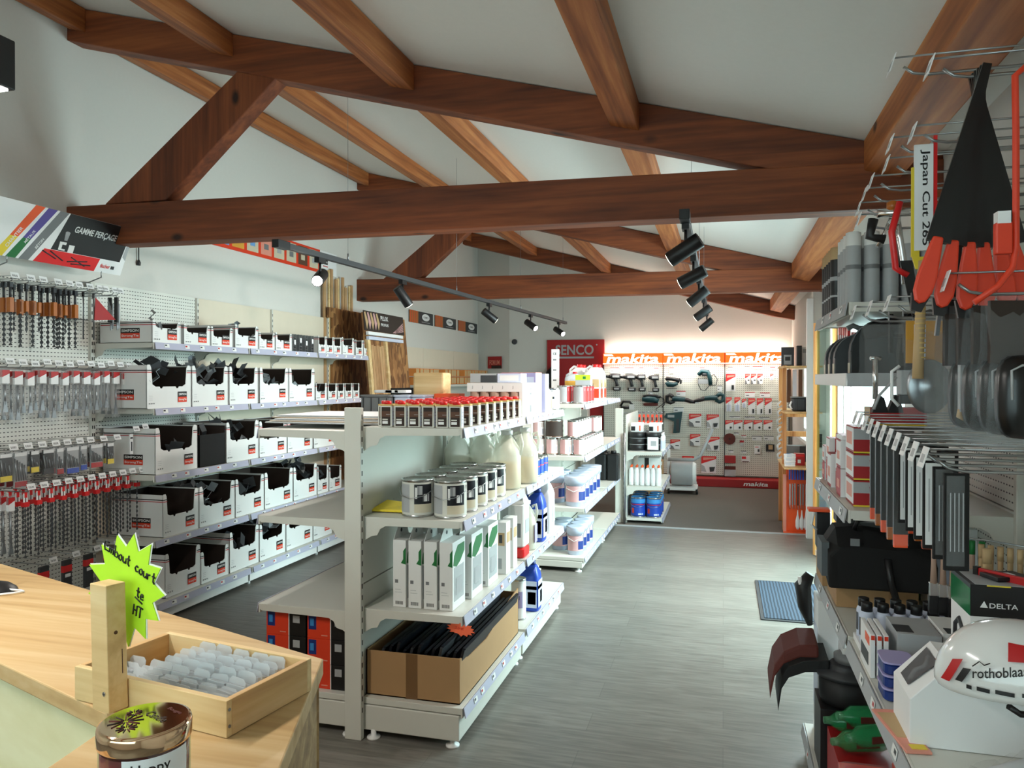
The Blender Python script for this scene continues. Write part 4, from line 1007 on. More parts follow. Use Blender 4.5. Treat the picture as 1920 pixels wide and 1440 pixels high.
o = jerrycan(.125, .12, .33, 'blue', 'dblue', JL); place(o, (-1.15, 4.70, z)); tag(o, 'blue jerrycan with a pale label on the third shelf', 'jerrycan')
o = jerrycan(.15, .13, .36, 'white', 'darkgrey', [('lgrey', .2, .5, .2, .8)]); place(o, (-1.17, 4.98, z)); tag(o, 'large white jerrycan with dark cap at far end of third shelf', 'jerrycan')
o = tin('metal_tin', .06, .33, 'lgrey', face=-PI/2); place(o, (-1.30, 4.62, z)); tag(o, 'round-lidded grey can behind the blue jerrycan', 'can')
# ---- bottom shelf: kraft carton of dark edging strips
z = GB+.001
t = root('open_carton', 'open brown carton of dark boards on the gondola bottom shelf', 'carton', (-1.328, 3.62, z))
b = MB(); w, d, h, q = .445, .98, .20, .005
b.box((-w/2, -d/2, 0), (w/2, d/2, q), 'kraft'); b.box((-w/2, -d/2, 0), (w/2, -d/2+q, h), 'kraft'); b.box((-w/2, d/2-q, 0), (w/2, d/2, h+.03), 'kraft'); b.box((-w/2, -d/2, 0), (-w/2+q, d/2, h), 'kraft')
b.prism([(-d/2, 0), (d/2, 0), (d/2, h+.05), (d/2-.2, h+.03), (-.1, h-.04), (-d/2+.12, h-.03), (-d/2+.01, h)], 0, q, 'kraft', frame((w/2-q, 0, 0), (0, 1, 0), (0, 0, 1)) @ Matrix.Scale(-1, 4, (0, 1, 0)))
b.build('carton_body', t)
b = MB(); b.box((-.03, -d/2-.001, 0), (.025, -d/2, h), 'tape'); b.build('tape', t)
for k in range(12):
    b = MB(); hh = .20+.015*(k % 3); th = .012
    b.box((-th/2, -.46, 0), (th/2, .46, hh), 'navy' if k % 4 else 'darkgrey'); b.box((-th/2-.001, -.45, hh), (th/2+.001, .45, hh+.004), 'navy')
    o = b.build('dark_board'); place(o, (-1.53+.034*k, 3.62, z+.006)); o.rotation_euler.y = .25; tag(o, 'long dark board standing on edge in the brown carton, %s from left' % ORD[k], 'board', 'dark boards in the carton')
def star(n, R, r, jit=0, sd=1, sx=1):
    rr = random.Random(sd); P = []
    for k in range(2*n):
        a = PI*k/n; q = (R if k % 2 == 0 else r)*(1+jit*(rr.random()-.5)); P.append((q*math.cos(a)*sx, q*math.sin(a)))
    return P
t = root('price_star', 'orange star-shaped price card lying on the dark boards', 'price card', (-1.195, 3.40, z+.238)); t.rotation_euler = (.2, .25, .15)
b = MB(); b.prism(star(14, .062, .047, .05, 2, 1.1), -.001, .001, 'neonorange', Matrix.Rotation(-PI/2, 4, 'X')); b.build('card', t)
b = MB(); b.text('25\u20ac', (-.03, -.012, .0016), (1, .1, 0), (0, 1, 0), .022, 'toolred'); b.build('writing', t)
o = jerrycan(.125, .12, .30, 'blue', 'dblue', JL); place(o, (-1.15, 4.56, z)); tag(o, 'blue jerrycan with a pale label on the bottom shelf', 'jerrycan')
o = tin('white_pail', .075, .20, 'bluewhite', 'paper', face=-PI/2, lidc='lgrey'); place(o, (-1.33, 4.36, z)); tag(o, 'white pail behind the brown carton', 'pail')
o = tin('white_tube', .045, .24, 'white', 'paper', face=-PI/2, pic=[('lilac', .3, .7, -.6, .8), ('darkgrey', .5, .6, -.4, .4)]); place(o, (-1.17, 4.36, z)); tag(o, 'white cylinder with a printed label in front of the blue jerrycan', 'container')
# ---- left side of gondola: red and black cartons, tape reels
z = GB+.001
for k in range(3):
    for i in range(2):
        for j in range(2):
            mk(.205, .26, .112, 'black', [('-y', 'toolred', 0, .58, 0, 1), ('top', 'toolred', 0, .55, 0, 1), ('-y', 'dblue', .03, .22, .35, .95), ('-y', 'lgrey', .68, .85, .55, .85), ('-y', 'lblue', .07, .16, .5, .8), ('-y', 'salmon', .35, .5, .12, .16), ('-y', 'white', .57, .59, 0, 1)],
               -1.96+.215*i, 3.26+.275*j, z+.114*k, 'red and black carton, %s column, %s from the bottom%s' % (('left', 'right')[i], ORD[k], '' if j == 0 else ', back row'), 'carton', 'carton', 0, 'red and black cartons under the gondola')
for k in range(2):
    t = root('tape_reel', ('upper' if k else 'lower')+' grey reel with a red lining on left gondola shelf', 'reel', (-1.72, 4.35, .557+.066*k)); b = MB()
    b.lathe([(.05, 0), (.105, 0), (.11, .005), (.11, .058), (.105, .064), (.05, .064)], 'darkgrey', n=24, cap=False); b.build('reel_body', t); b = MB(); b.lathe([(.052, .0), (.052, .066), (.07, .0655)], 'fred', n=24, cap=False); b.build('lining', t)

# ---------------------------------------------------------------- far gondola
z = G2T[0]+.001
p = tin('varnish_tin', .062, .15, 'lgrey', face=-PI/2+.7, pic=[('fred', .1, .95, -.1, .9), ('brown', .15, .6, .3, .9), ('paper', .7, .85, .1, .7)]); cat(p, 'tin')
row(p, [(-1.305, 6.36, z), (-1.165, 6.36, z), (-1.305, 6.52, z), (-1.165, 6.52, z), (-1.165, 6.68, z)], lambda i: 'grey tin with red label on far gondola top, %s' % ('front left', 'front right', 'second row left', 'second row right', 'third row')[i], 'grey and red tins')
o = jerrycan(.16, .14, .34, 'white', 'brightred', [('toolred', .1, .35, .1, .9), ('tan', .38, .6, .1, .9), ('brown', .2, .5, .3, .6)]); cat(o, 'jerrycan')
row(o, [(-1.31, 7.0, z), (-1.15, 6.92, z), (-1.15, 7.12, z), (-1.32, 7.25, z)], lambda i: 'white jerrycan with red cap and red label, far gondola top, %s' % ('left', 'nearest the aisle', 'behind nearest', 'back left')[i], 'white jerrycans on the far gondola')
o = jerrycan(.14, .12, .20, 'plastic', 'brightred', [('ochre', .1, .6, .05, .95)]); place(o, (-1.31, 6.78, z+.07)); tag(o, 'clear jerrycan with amber label behind the grey tins', 'jerrycan')
mk(.14, .12, .07, 'sand', [], -1.31, 6.78, z, 'low beige carton under the clear jerrycan')
mk(.16, .12, .10, 'lgrey', [('-y', 'yellow', 0, 1, .45, 1), ('-y', 'green', .5, .7, .55, .8)], -1.17, 6.62, z+.152, 'grey carton with a lime top lying on the grey tins') if False else mk(.13, .11, .09, 'lgrey', [('-y', 'neon', 0, 1, .5, 1), ('-y', 'green', .5, .7, .6, .85)], -1.165, 6.52, z+.152, 'small grey and lime carton on top of the grey tins')
t = root('shelf_flag', 'tall narrow white sign standing on the far gondola', 'sign', (-1.44, 6.62, z)); b = MB(); b.box((-.035, 0, 0), (.035, .004, .47), 'paper'); b.build('board', t); b = MB()
for q in range(4): b.box((-.02, -.001, .1+.09*q), (.01, 0, .112+.09*q), 'grey')
b.text('CE', (-.02, -.001, .42), (1, 0, 0), (0, 0, 1), .02, 'darkgrey'); b.build('print', t)
z = G2T[1]+.001
p = tin('brown_can', .052, .145, 'canbrown', 'pink', face=-.9, pic=[('paper', .1, .9, -.6, .9), ('dblue', .2, .5, -.1, .5), ('canbrown', .6, .85, -.3, .6)]); cat(p, 'can')
M('pink', (200, 165, 150)); spots = [(-1.52+.118*i, 6.33, z) for i in range(4)]+[(-1.166, 6.45+.12*j, z) for j in range(8)]+[(-1.28, 6.45+.12*j, z) for j in range(3)]
sp2 = [(-1.225, 6.36+.12*j, z+.147) for j in range(6)]+[(-1.166, 7.08+.12*j, z+.147) for j in range(2)]+[(-1.52, 6.33, z+.147)]
row(p, spots+sp2, lambda i: ('light brown can, %s from the left in the front row of far gondola' % ORD[i]) if i < 4 else 'light brown can farther back in the block on the far gondola', 'light brown cans')
o = tin('dark_can', .075, .15, 'brown', 'inkbrown', face=-PI/2); place(o, (-1.385, 6.33, z+.147)); tag(o, 'large dark brown can stacked on the light brown cans', 'can')
for k in range(2): mk(.12, .10, .11, 'toolred', [('-y', 'fred', 0, 1, .45, .55), ('-y', 'orange', .1, .9, .6, .9)], -1.36, 8.3, z+.112*k, 'orange red carton at the far end of far gondola, %s' % ('lower', 'upper')[k], 'carton', 'carton', 0, 'orange red cartons')
for zz, h_, r_, n_, nm, lb in ((G2T[2]+.001, .25, .093, 5, 'white_bucket', 'third shelf'), (.121, .235, .075, 4, 'white_bucket', 'bottom shelf')):
    p = MB(); r = r_; h = h_
    p.lathe([(r*.88, 0), (r*.93, h*.9), (r*.98, h*.9), (r*.98, h*.76), (r*1.02, h*.76), (r*1.02, h*.93), (r*1.03, h*.95), (r*1.03, h), (r*.9, h)], 'bluewhite', n=20); p = p.build(nm); cat(p, 'bucket')
    b = MB(); A = [-PI/2-1.0+.25*i for i in range(10)]; R = r*.935; k = len(A)-1
    b.add([(R*math.cos(a), R*math.sin(a), zz2) for zz2 in (h*.15, h*.68) for a in A], [(i, i+1, k+2+i, k+1+i) for i in range(k)], 'pink', True)
    A = [-PI/2+.5+.2*i for i in range(5)]; k = len(A)-1; R = r*.94; b.add([(R*math.cos(a), R*math.sin(a), zz2) for zz2 in (h*.2, h*.5) for a in A], [(i, i+1, k+2+i, k+1+i) for i in range(k)], 'dblue', True); b.build('printed_label', p)
    b = MB(); b.tube([(r, 0, h*.85), (r*.7, -r*.75, h*.6), (0, -r*1.05, h*.5), (-r*.7, -r*.75, h*.6), (-r, 0, h*.85)], .003, 'white', n=5); b.build('handle', p)
    row(p, [(-1.205, 6.35+(r*2.15)*j, zz) for j in range(n_)]+[(-1.205-r*2.2, 6.5+(r*2.15)*j, zz) for j in range(2)], lambda i: 'white pinkish-labelled bucket, %s of far gondola, %s' % (lb, ('%s from the front' % ORD[i]) if i < n_ else 'set back left %s' % ORD[i-n_]), 'white buckets on the '+lb)
for k in range(3):
    b = MB(); b.rbox((0, 0, .14), (.12, .16, .28), 'black', .02); b.cyl((0, 0, .28), (0, 0, .31), .03, 'black'); tag(place(b.build('black_canister'), (-1.25+.13*(k % 2), 8.05+.2*(k//2), G2T[2])), 'black canister at the far end of far gondola, %s' % ORD[k], 'canister', 'black canisters')

# ---------------------------------------------------------------- small rack past the floor strip
T3 = (.79, .405)
t = root('small_rack', 'low white rack with reels, bottles and blue pots past the floor strip', 'rack', (0, 0, 0))
upright(t, -1.12, 8.50, 1.27, .085, .03, 'one')
for z in T3: shelf_part(t, -1.04, -.645, 8.48, 9.7, z, rn, 3)
shelf_part(t, -1.04, -.645, 8.48, 9.7, .06, rn, 0, 'base_shelf', brackets=False)
b = MB(); b.box((-1.05, 8.50, .0), (-1.04, 9.7, 1.2), 'shelf'); b.build('back_panel', t)
for yy in (8.44, 8.47):
    b = MB(); b.cyl((-1.055, yy, 0), (-1.055, yy, 1.0), .012, 'wire'); b.build('chrome_post', t)
b = MB(); b.box((-1.04, 9.0, 1.06), (-.70, 9.3, 1.075), 'white'); b.build('upper_shelf', t)
z = T3[0]+.001
def reel(m2=None):
    b = MB(); r = .095; P = []
    for q in range(3): P += [(r, .07*q), (r, .07*q+.064), (r*.985, .065+.07*q), (r*.985, .07*(q+1))]
    b.lathe([(r*.5, 0)]+P+[(r*.4, .21)], 'black', n=22); o = b.build('black_reel'); b = MB()
    for q in range(4): b.lathe([(r*1.01, .002+.07*q), (r*1.01, .006+.07*q)], 'lgrey', n=22, cap=False)
    b.build('edge_bands', o); return cat(o, 'reel')
p = reel(); row(p, [(-.935, 8.66, z), (-.755, 8.66, z), (-.935, 8.87, z), (-.755, 8.88, z)], lambda i: 'black banded reel on the small rack, %s' % ('front left', 'front right', 'back left', 'back right')[i], 'black reels')
mk(.12, .002, .14, 'paper', [('-y', 'lgrey', .3, .8, .3, .7)], -.755, 8.562, z+.02, 'white card leaning on the front right reel', 'card', 'card')
for k in range(2):
    mk(.13, .15, .10, 'white', [('-y', 'black', .0, .35, .1, .6), ('-y', 'orange', .7, .8, .1, .7)], -.94+.2*k, 8.72, z+.212, 'white carton with black print lying on the %s reel' % ('left', 'right')[k], 'carton', 'carton', 0, 'white cartons on the reels')
def bottle(r, h, body, capm, name='bottle', nozzle=False, lab=None):
    b = MB(); b.lathe([(r*.9, 0), (r, .006), (r, h*.72), (r*.85, h*.8), (r*.4, h*.87), (r*.38, h*.9)], body, n=14); o = b.build(name); b = MB()
    b.lathe([(r*.45, h*.88), (r*.45, h*.95), (r*.15, h*1.0)] if nozzle else [(r*.5, h*.87), (r*.5, h)], capm, n=12); b.build('cap', o)
    if lab:
        b = MB(); b.lathe([(r*1.015, h*.15), (r*1.015, h*.6)], lab, n=14, cap=False); b.build('printed_label', o)
    return cat(o, 'bottle')
p = bottle(.022, .20, 'white', 'white', lab='bluewhite'); row(p, [(-.66, 8.62+.07*k, z) for k in range(4)], lambda i: 'thin white bottle at the aisle edge of small rack, %s from front' % ORD[i], 'thin white bottles')
for k in range(6):
    b = MB(); b.box((-.012, -.03, 0), (.012, .03, .10), 'toolred'); b.box((-.008, -.035, .03), (.008, -.028, .07), 'black'); b.cyl((0, 0, .1), (0, 0, .14), .005, 'steel', n=8); b.cyl((-.02, 0, .125), (.02, 0, .125), .006, 'steel', n=8)
    tag(place(b.build('orange_clamp', bevel=.004), (-.96+.05*k, 9.12, 1.076)), 'orange clamp standing above the small rack, %s from left' % ORD[k], 'clamp', 'orange clamps')
z = T3[1]+.001
p = bottle(.028, .225, 'white', 'orange', nozzle=True, lab='paper'); row(p, [(-1.0+.06*(i % 6), 8.62+.07*(i//6), z) for i in range(12)], lambda i: 'white bottle with orange nozzle, %s, %s from left' % (('front row', 'second row')[i//6], ORD[i % 6]), 'orange-nozzle bottles')
mk(.25, .2, .27, 'white', [('-y', 'black', .3, .5, .4, 1)], -.84, 9.1, z, 'white carton behind the orange-nozzle bottles')
z = .061
def pot():
    o = tin('blue_pot', .082, .22, 'dblue', 'blue', face=-PI/2, wire=True, lidc='lblue', pic=[('lblue', .72, .92, -2, 2), ('red', .62, .66, -2, 2), ('toolred', .2, .45, -.9, -.5), ('bluewhite', .12, .2, .1, .8)]); return cat(o, 'pot')
p = pot(); row(p, [(-.92+.172*(i % 2), 8.60+.18*(i//2), z) for i in range(6)], lambda i: 'blue pot with red stripe on the small rack base, %s, row %s' % (('left', 'right')[i % 2], ORD[i//2]), 'blue pots')
# white drum trolley with a chrome handle
t = root('drum_trolley', 'white drum on a small wheeled trolley with a chrome handle, before back display', 'trolley', (-.55, 11.0, 0))
b = MB(); b.cyl((-.16, 0, .27), (.13, 0, .27), .17, 'lgrey', n=28); b.build('drum', t, .01); b = MB(); b.cyl((.13, 0, .27), (.18, 0, .27), .165, 'white', r2=.14, n=28); b.build('drum_end', t, .008)
b = MB(); b.tube([(-.2, -.1, .47), (.15, -.1, .47), (.24, -.08, .53), (.40, 0, .90)], .024, 'lgrey'); b.build('handle', t); b = MB(); b.box((-.22, -.2, .05), (.2, .2, .09), 'white'); b.box((-.22, -.05, .05), (-.18, .05, .6), 'white'); b.build('frame', t, .004)
for s in (-.2, .18): b = MB(); b.cyl((s, -.18, .04), (s+.03, -.18, .04), .04, 'black'); b.build('wheel', t)
mk(.30, .30, .48, 'kraft', [('-y', 'white', 0, 1, .9, 1)], -.95, 10.6, .0, 'brown carton with white rim on the carpet beside the drum')
# ================================================================ back wall: power tool display
DY = 11.96
t = root('tool_display', 'three-bay white power tool display with lit orange header on back wall', 'display', (0, 0, 0))
BX = [-1.82, -.90, .015, .93]
for k in range(3):
    x0, x1 = BX[k]+.006, BX[k+1]-.006
    for j, (z0, z1) in enumerate(((.14, .70), (.705, 1.26), (1.265, 1.82))):
        b = MB(); b.box((x0, DY, z0), (x1, DY+.03, z1), 'pegx'); b.build('perforated_panel', t)
    b = MB(); b.box((x0, 11.86, 1.822), (x1, 12.0, 1.992), 'hdr_orange'); h = b.build('header_box', t)
    b = MB(); X1, Z1 = (1, 0, 0), (0, 0, 1); yf = 11.858
    b.text('makita', (x0+.05, yf, 1.835), X1, Z1, .145, 'hdr_white', w=.79, shear=.28)
    b.prism([(x0+.02, 1.955), (x0+.16, 1.955), (x0+.13, 1.98), (x0+.01, 1.98)], yf-.001, yf, 'hdr_white'); b.box((x0, yf-.002, 1.825), (x1, yf, 1.838), 'hdr_white'); b.build('lettering', h)
    b = MB(); b.box((x0, 12.02, 1.965), (x1, 12.06, 1.985), 'led'); b.build('light_strip', t)
    lamp('header_glow', 'AREA', ((x0+x1)/2, 12.03, 2.01), ((x0+x1)/2, 12.07, 3), 2.6, (1, .97, .85), .85, .04)
    lamp('panel_light', 'AREA', ((x0+x1)/2, 11.80, 1.815), ((x0+x1)/2, 11.9, 1.0), 4.5, (1, .97, .90), .8, .05)
for x in BX:
    b = MB(); b.box((x-.006, DY-.01, .12), (x+.006, DY+.02, 1.995), 'darkgrey'); b.build('upright', t)
b = MB(); b.box((BX[0], 11.66, 0), (BX[3], 12.0, .115), 'fred'); o = b.build('base', t, .005)
b = MB()
for x in (-1.62, -.72, .28): b.text('makita', (x, 11.658, .03), X1, Z1, .06, 'paper', w=.34, shear=.28)
b.build('lettering', o)
def P2(u, v, y=DY-.02): return AY(u, v, y)
def tip(u, v, w=.11, h=.055, c='darkgrey', lb='small price card'):   # price card on the panel
    p = P2(u, v); b = MB(); b.box((0, 0, -h), (w, .002, 0), 'paper'); b.box((0, -.001, -.012), (w, 0, 0), c); b.box((w*.1, -.001, -h*.7), (w*.4, 0, -h*.55), 'grey')
    b.box((0, .002, -.01), (.01, DY-p.y, -.0), 'wire')
    return place(b.build('price_card'), p)
tc = [(1144, 689, .14, .09, 'red'), (1171, 689, .14, .09, 'red'), (1199, 689, .06, .08, 'red'), (1226, 690, .07, .09, 'red'), (1255, 689, .07, .09, 'red'), (1312, 689, .07, .09, 'red'), (1215, 734, .07, .05, 'grey'), (1268, 733, .14, .08, 'red'), (1263, 763, .15, .08, 'grey'),
      (1365, 688, .07, .04, 'grey'), (1396, 687, .07, .03, 'grey'), (1411, 687, .14, .04, 'red'), (1444, 688, .07, .04, 'red'), (1397, 735, .14, .08, 'red'), (1425, 736, .14, .07, 'red'), (1368, 780, .15, .03, 'grey'), (1396, 781, .15, .03, 'grey'), (1423, 782, .15, .03, 'grey'),
      (1376, 811, .07, .03, 'grey'), (1390, 816, .07, .04, 'red'), (1410, 817, .14, .07, 'grey'), (1432, 817, .14, .07, 'grey'), (1366, 844, .07, .04, 'grey'), (1389, 845, .08, .04, 'grey'), (1345, 723, .07, .09, 'grey')]
for i, (u, v, w, h, c) in enumerate(tc):
    o = tip(u, v, w, h, c)
    side = ('left bay', 'middle bay', 'right bay')[0 if u < 1243 else (1 if u < 1359 else 2)]; hh = 'top row' if v < 700 else ('middle height' if v < 800 else 'lower part')
    tag(o, 'white price card with a %s bar, %s of the %s' % (c, hh, side), 'price card', 'price cards, %s, %s, %s' % (c, hh, side))
# cordless drills
def drill(sx=1.0, chuck=True):
    o = root('cordless_drill', 'x', 'power drill')
    b = MB(); b.cyl((-.02, 0, 0), (.10, 0, 0), .034, 'darkgrey', r2=.036, n=16); b.box((.0, -.036, -.012), (.09, -.033, .014), 'lgrey'); b.lathe([(.036, 0), (.03, .01)], 'darkgrey', (.1, 0, -.0), n=8) if False else None; b.build('motor_housing', o)
    b = MB(); b.cyl((-.02, 0, 0), (-.05, 0, 0), .028, 'black', r2=.024, n=14)
    if chuck: b.cyl((-.05, 0, 0), (-.095, 0, 0), .022, 'black', r2=.016, n=14)
    else: b.cyl((-.05, 0, 0), (-.07, 0, 0), .010, 'steel', n=10)
    b.build('chuck', o)
    b = MB(); b.tube([(.03, 0, -.02), (.045, 0, -.07), (.06, 0, -.13)], .02, 'darkgrey', rs=[.026, .019, .022]); b.box((.018, -.008, -.055), (.03, .008, -.03), 'black'); b.build('grip', o)
    b = MB(); b.rbox((.055, 0, -.165), (.10, .07, .055), 'black', .015); b.box((.02, -.0365, -.175), (.085, -.0355, -.155), 'lgrey'); b.build('battery', o)
    return o
d1 = drill(); d2 = drill(chuck=False)
for i, (u, v) in enumerate(((1153, 706), (1181, 707), (1202, 707), (1227, 708))):
    o = d1 if i == 0 else (d2 if i == 2 else dup((d1, d2)[i//2])); p = AY(u-4, v, DY-.06); place(o, p); o.scale = (1.18 if i < 2 else 1.0, 1, 1.15)
    tag(o, 'dark cordless %s, %s of the four in the left bay' % ('drill' if i < 2 else 'impact driver', ORD[i]), None, 'cordless tools in the left bay')
def corded(name, lab, u, v, parts, cat_='power tool', y=.07, s=1):
    o = root(name, lab, cat_, AY(u, v, DY-y)); o.scale = (s, s, s)
    for nm, fn in parts: b = MB(); fn(b); b.build(nm, o)
    return o
corded('jigsaw', 'teal and black jigsaw at the left of the middle bay', 1262, 716, [
    ('body', lambda b: b.tube([(-.11, 0, .03), (-.09, 0, .05), (-.02, 0, .045), (.06, 0, .03), (.10, 0, .01)], .03, 'black', rs=[.024, .032, .028, .03, .02])),
    ('motor', lambda b: b.tube([(-.10, 0, .0), (-.07, 0, -.04), (0, 0, -.045), (.07, 0, -.02)], .04, 'teal', rs=[.03, .042, .036, .026])),
    ('front', lambda b: b.tube([(.07, 0, -.02), (.10, 0, .05), (.12, 0, .02), (.11, 0, -.03)], .016, 'darkgrey')),
    ('sole', lambda b: b.box((-.1, -.03, -.105), (.06, .03, -.098), 'black'))])
corded('grinder_kit', 'dark teal round sander with a looping cable, middle bay', 1322, 716, [
    ('body', lambda b: b.tube([(-.10, 0, .10), (-.05, 0, .16), (.04, 0, .15), (.07, 0, .06), (.08, 0, -.05)], .034, 'teal', rs=[.03, .036, .036, .034, .03])),
    ('hood', lambda b: b.lathe([(.05, -.01), (.055, .03)], 'darkgrey', (0, 0, .10), n=16, sy=.5)),
    ('plate', lambda b: b.box((-.1, -.01, -.03), (.07, .01, .04), 'lgrey')),
    ('cable', lambda b: b.tube([(.07, 0, .08), (.13, 0, .11), (.18, 0, .04), (.16, 0, -.05), (.06, 0, -.06), (.0, 0, -.13), (-.06, 0, -.12), (-.10, 0, -.04), (-.10, 0, .06)], .006, 'black', n=6))], s=1.0)
corded('belt_sander', 'dark belt sander with a black cable, left bay', 1220, 751, [
    ('body', lambda b: b.tube([(-.13, 0, .02), (-.05, 0, .02), (.05, 0, .015), (.12, 0, -.01)], .05, 'teal', rs=[.03, .05, .05, .036])),
    ('handle', lambda b: b.tube([(-.11, 0, .06), (-.03, 0, .08), (.08, 0, .07), (.15, 0, .05)], .02, 'black')),
    ('belt', lambda b: b.rbox((0, 0, -.06), (.22, .07, .045), 'maroon', .02)),
    ('cable', lambda b: b.tube([(.15, 0, .05), (.2, 0, .03), (.21, 0, -.06), (.17, 0, -.10)], .006, 'black', n=6))])
for nm, lb, u, v, sg in (('reciprocating_saw', 'long teal and black saw pointing right, middle bay', 1272, 748, 1), ('multi_tool', 'long black and teal saw pointing left, middle bay', 1334, 746, -1)):
    corded(nm, lb, u, v, [
        ('motor', lambda b: b.tube([(-.09*sg, 0, .0), (0, 0, 0), (.10*sg, 0, -.01)], .035, 'teal', rs=[.042, .038, .034])),
        ('nose', lambda b: b.tube([(.10*sg, 0, -.01), (.18*sg, 0, -.035), (.25*sg, 0, -.05)], .03, 'black', rs=[.034, .03, .018])),
        ('grip', lambda b: b.tube([(-.08*sg, 0, .03), (-.13*sg, 0, .06), (-.17*sg, 0, .04), (-.17*sg, 0, -.04), (-.12*sg, 0, -.06), (-.06*sg, 0, -.03)], .03, 'black' if sg > 0 else 'teal')),
        ('blade', lambda b: b.box((.24*sg, -.003, -.058), (.30*sg, .003, -.046), 'steel'))]+([('cable', lambda b: b.tube([(-.19, 0, -.05), (-.26, 0, -.10), (-.34, 0, -.16), (-.3, .0, -.22), (-.2, 0, -.2)], .006, 'black', n=6))] if sg > 0 else []), y=.08)
corded('circular_saw', 'black saw with a white label behind the small rack, left bay', 1178, 764, [
    ('guard', lambda b: b.lathe([(.08, -.02), (.085, 0), (.08, .02)], 'black', (-.04, 0, 0), n=20, sy=.5)), ('handle', lambda b: b.tube([(-.12, 0, .02), (-.08, 0, .09), (.02, 0, .09), (.08, 0, .02)], .018, 'black')),
    ('label', lambda b: b.box((.02, -.06, -.03), (.10, -.05, .05), 'white')), ('sole', lambda b: b.box((-.14, -.05, -.09), (.14, .05, -.08), 'lgrey'))])
corded('angle_tool', 'large dark teal tool hanging point down, beside the orange clamps', 1262, 790, [
    ('body', lambda b: b.prism([(-.10, .12), (.14, .15), (.10, -.17), (.0, -.18), (.02, .0), (-.14, .06)], -.03, .03, 'teal')),
    ('trim', lambda b: b.box((-.08, -.032, .06), (.02, -.03, .10), 'lgrey')), ('tip', lambda b: b.box((.05, -.034, -.15), (.09, -.03, .04), 'darkgrey'))])
# blister cards: red slanted heading over white card
def blister(w, h, kind=0):
    b = MB(); b.box((-w/2, -.002, -h), (w/2, .0, 0), 'paper'); b.prism([(-w/2, -h*.0), (w/2, 0), (w/2, -h*.16), (-w/2, -h*.46)], -.0035, -.002, 'brightred'); b.prism([(-w*.38, -h*.09), (w*.40, -h*.08), (w*.38, -h*.15), (-w*.38, -h*.24)], -.0045, -.0035, 'salmon')
    b.tube([(0, 0, -.01), (0, .03, -.01)], .002, 'wire', n=5)
    if kind == 0: b.prism([(-w/2, -h), (-w*.08, -h), (-w*.2, -h*.72), (-w/2, -h*.55)], -.003, -.002, 'grey'); b.box((w*.02, -.003, -h*.68), (w*.38, -.002, -h*.58), 'darkgrey')
    elif kind == 1: b.prism([(w*.08, -h*.92), (w*.34, -h*.88), (w*.42, -h*.62), (w*.04, -h*.64)], -.02, -.002, 'darkgrey'); b.prism([(-w/2, -h*.5), (-w*.3, -h*.6), (-w*.15, -h*.95), (-w/2, -h*.9)], -.003, -.002, 'lgrey')
    elif kind == 2: b.box((w*.1, -.015, -h*.92), (w*.34, -.002, -h*.66), 'black')
    elif kind == 3: b.cyl((w*.18, -.003, -h*.76), (w*.18, -.014, -h*.76), w*.13, 'black', n=14)
    elif kind == 4: b.box((-w*.32, -.012, -h*.95), (w*.32, -.002, -h*.5), 'bluewhite'); b.box((-w*.05, -.013, -h*.95), (w*.05, -.012, -h*.4), 'lgrey')
    return cat(b.build('blister_card'), 'blister card')
def cards(us, v0, v1, kind, lab, grp, y=.04):
    for i, (a, c) in enumerate(us):
        p = AY((a+c)/2, v0, DY-y); w = (AY(c, v0, DY-y)-AY(a, v0, DY-y)).x; h = p.z-AY((a+c)/2, v1, DY-y).z
        o = blister(w, h, kind); place(o, p); tag(o, lab % ORD[i] if '%s' in lab else lab, None, grp)
cards([(1292, 1315)], 776, 800, 0, 'red and white disc card, upper left of the two, middle bay', 'cards in the middle bay')
cards([(1325, 1348)], 777, 803, 1, 'red and white card with a dark part, upper right, middle bay', 'cards in the middle bay')
cards([(1294, 1313)], 814, 836, 0, 'smaller red and white disc card, second row of middle bay', 'cards in the middle bay')
cards([(1326, 1349)], 819, 845, 1, 'red and white card with dark part, second row right, middle bay', 'cards in the middle bay')
cards([(1279, 1301)], 855, 885, 1, 'red and white card behind the chrome handle, middle bay', 'cards in the middle bay')
cards([(1315, 1343)], 855, 887, 1, 'large red and white card lowest in the middle bay', 'cards in the middle bay')
cards([(1257, 1275)], 824, 842, 0, 'red and white card just right of the small rack', 'cards in the middle bay')
cards([(1361, 1379)], 701, 733, 2, 'wide red card at the top left of right bay', 'cards in the right bay')
cards([(1397, 1406), (1408, 1418), (1420, 1430)], 701, 720, 0, 'small red and white card, %s in the top row of right bay', 'small cards in the right bay')
cards([(1444, 1450)], 701, 713, 4, 'tiny red card beside the wooden shelf frame, right bay', 'small cards in the right bay')
cards([(1361, 1372), (1377, 1388)], 745, 772, 4, 'clear-fronted card, %s in the middle row of right bay', 'clear cards in the right bay')
cards([(1391, 1399)], 748, 765, 4, 'narrow small card between the clear and red cards, right bay', 'clear cards in the right bay')
cards([(1403, 1416), (1419, 1431), (1434, 1447)], 747, 777, 2, 'tall red and white card with a black part, %s, right bay', 'tall cards in the right bay')
cards([(1360, 1375), (1376, 1392), (1395, 1411), (1413, 1429), (1432, 1448)], 788, 806, 3, 'red and white card with a black dot, %s in the row', 'dotted cards in the right bay')
p = AY(1368, 823, DY-.05); b = MB(); b.cyl((0, 0, 0), (0, .01, 0), .085, 'maroon', n=28); b.cyl((0, -.002, 0), (0, 0, 0), .012, 'inkbrown', n=12); tag(place(b.build('abrasive_disc'), p), 'brown round abrasive disc hanging in the right bay', 'disc')
p = AY(1391, 826, DY-.04); b = MB(); b.box((-.03, 0, -.03), (.03, .01, 0), 'fred'); b.box((-.02, 0, -.09), (.02, .01, -.03), 'plastic'); tag(place(b.build('small_pack'), p), 'tiny red pack right of the brown disc', 'pack')
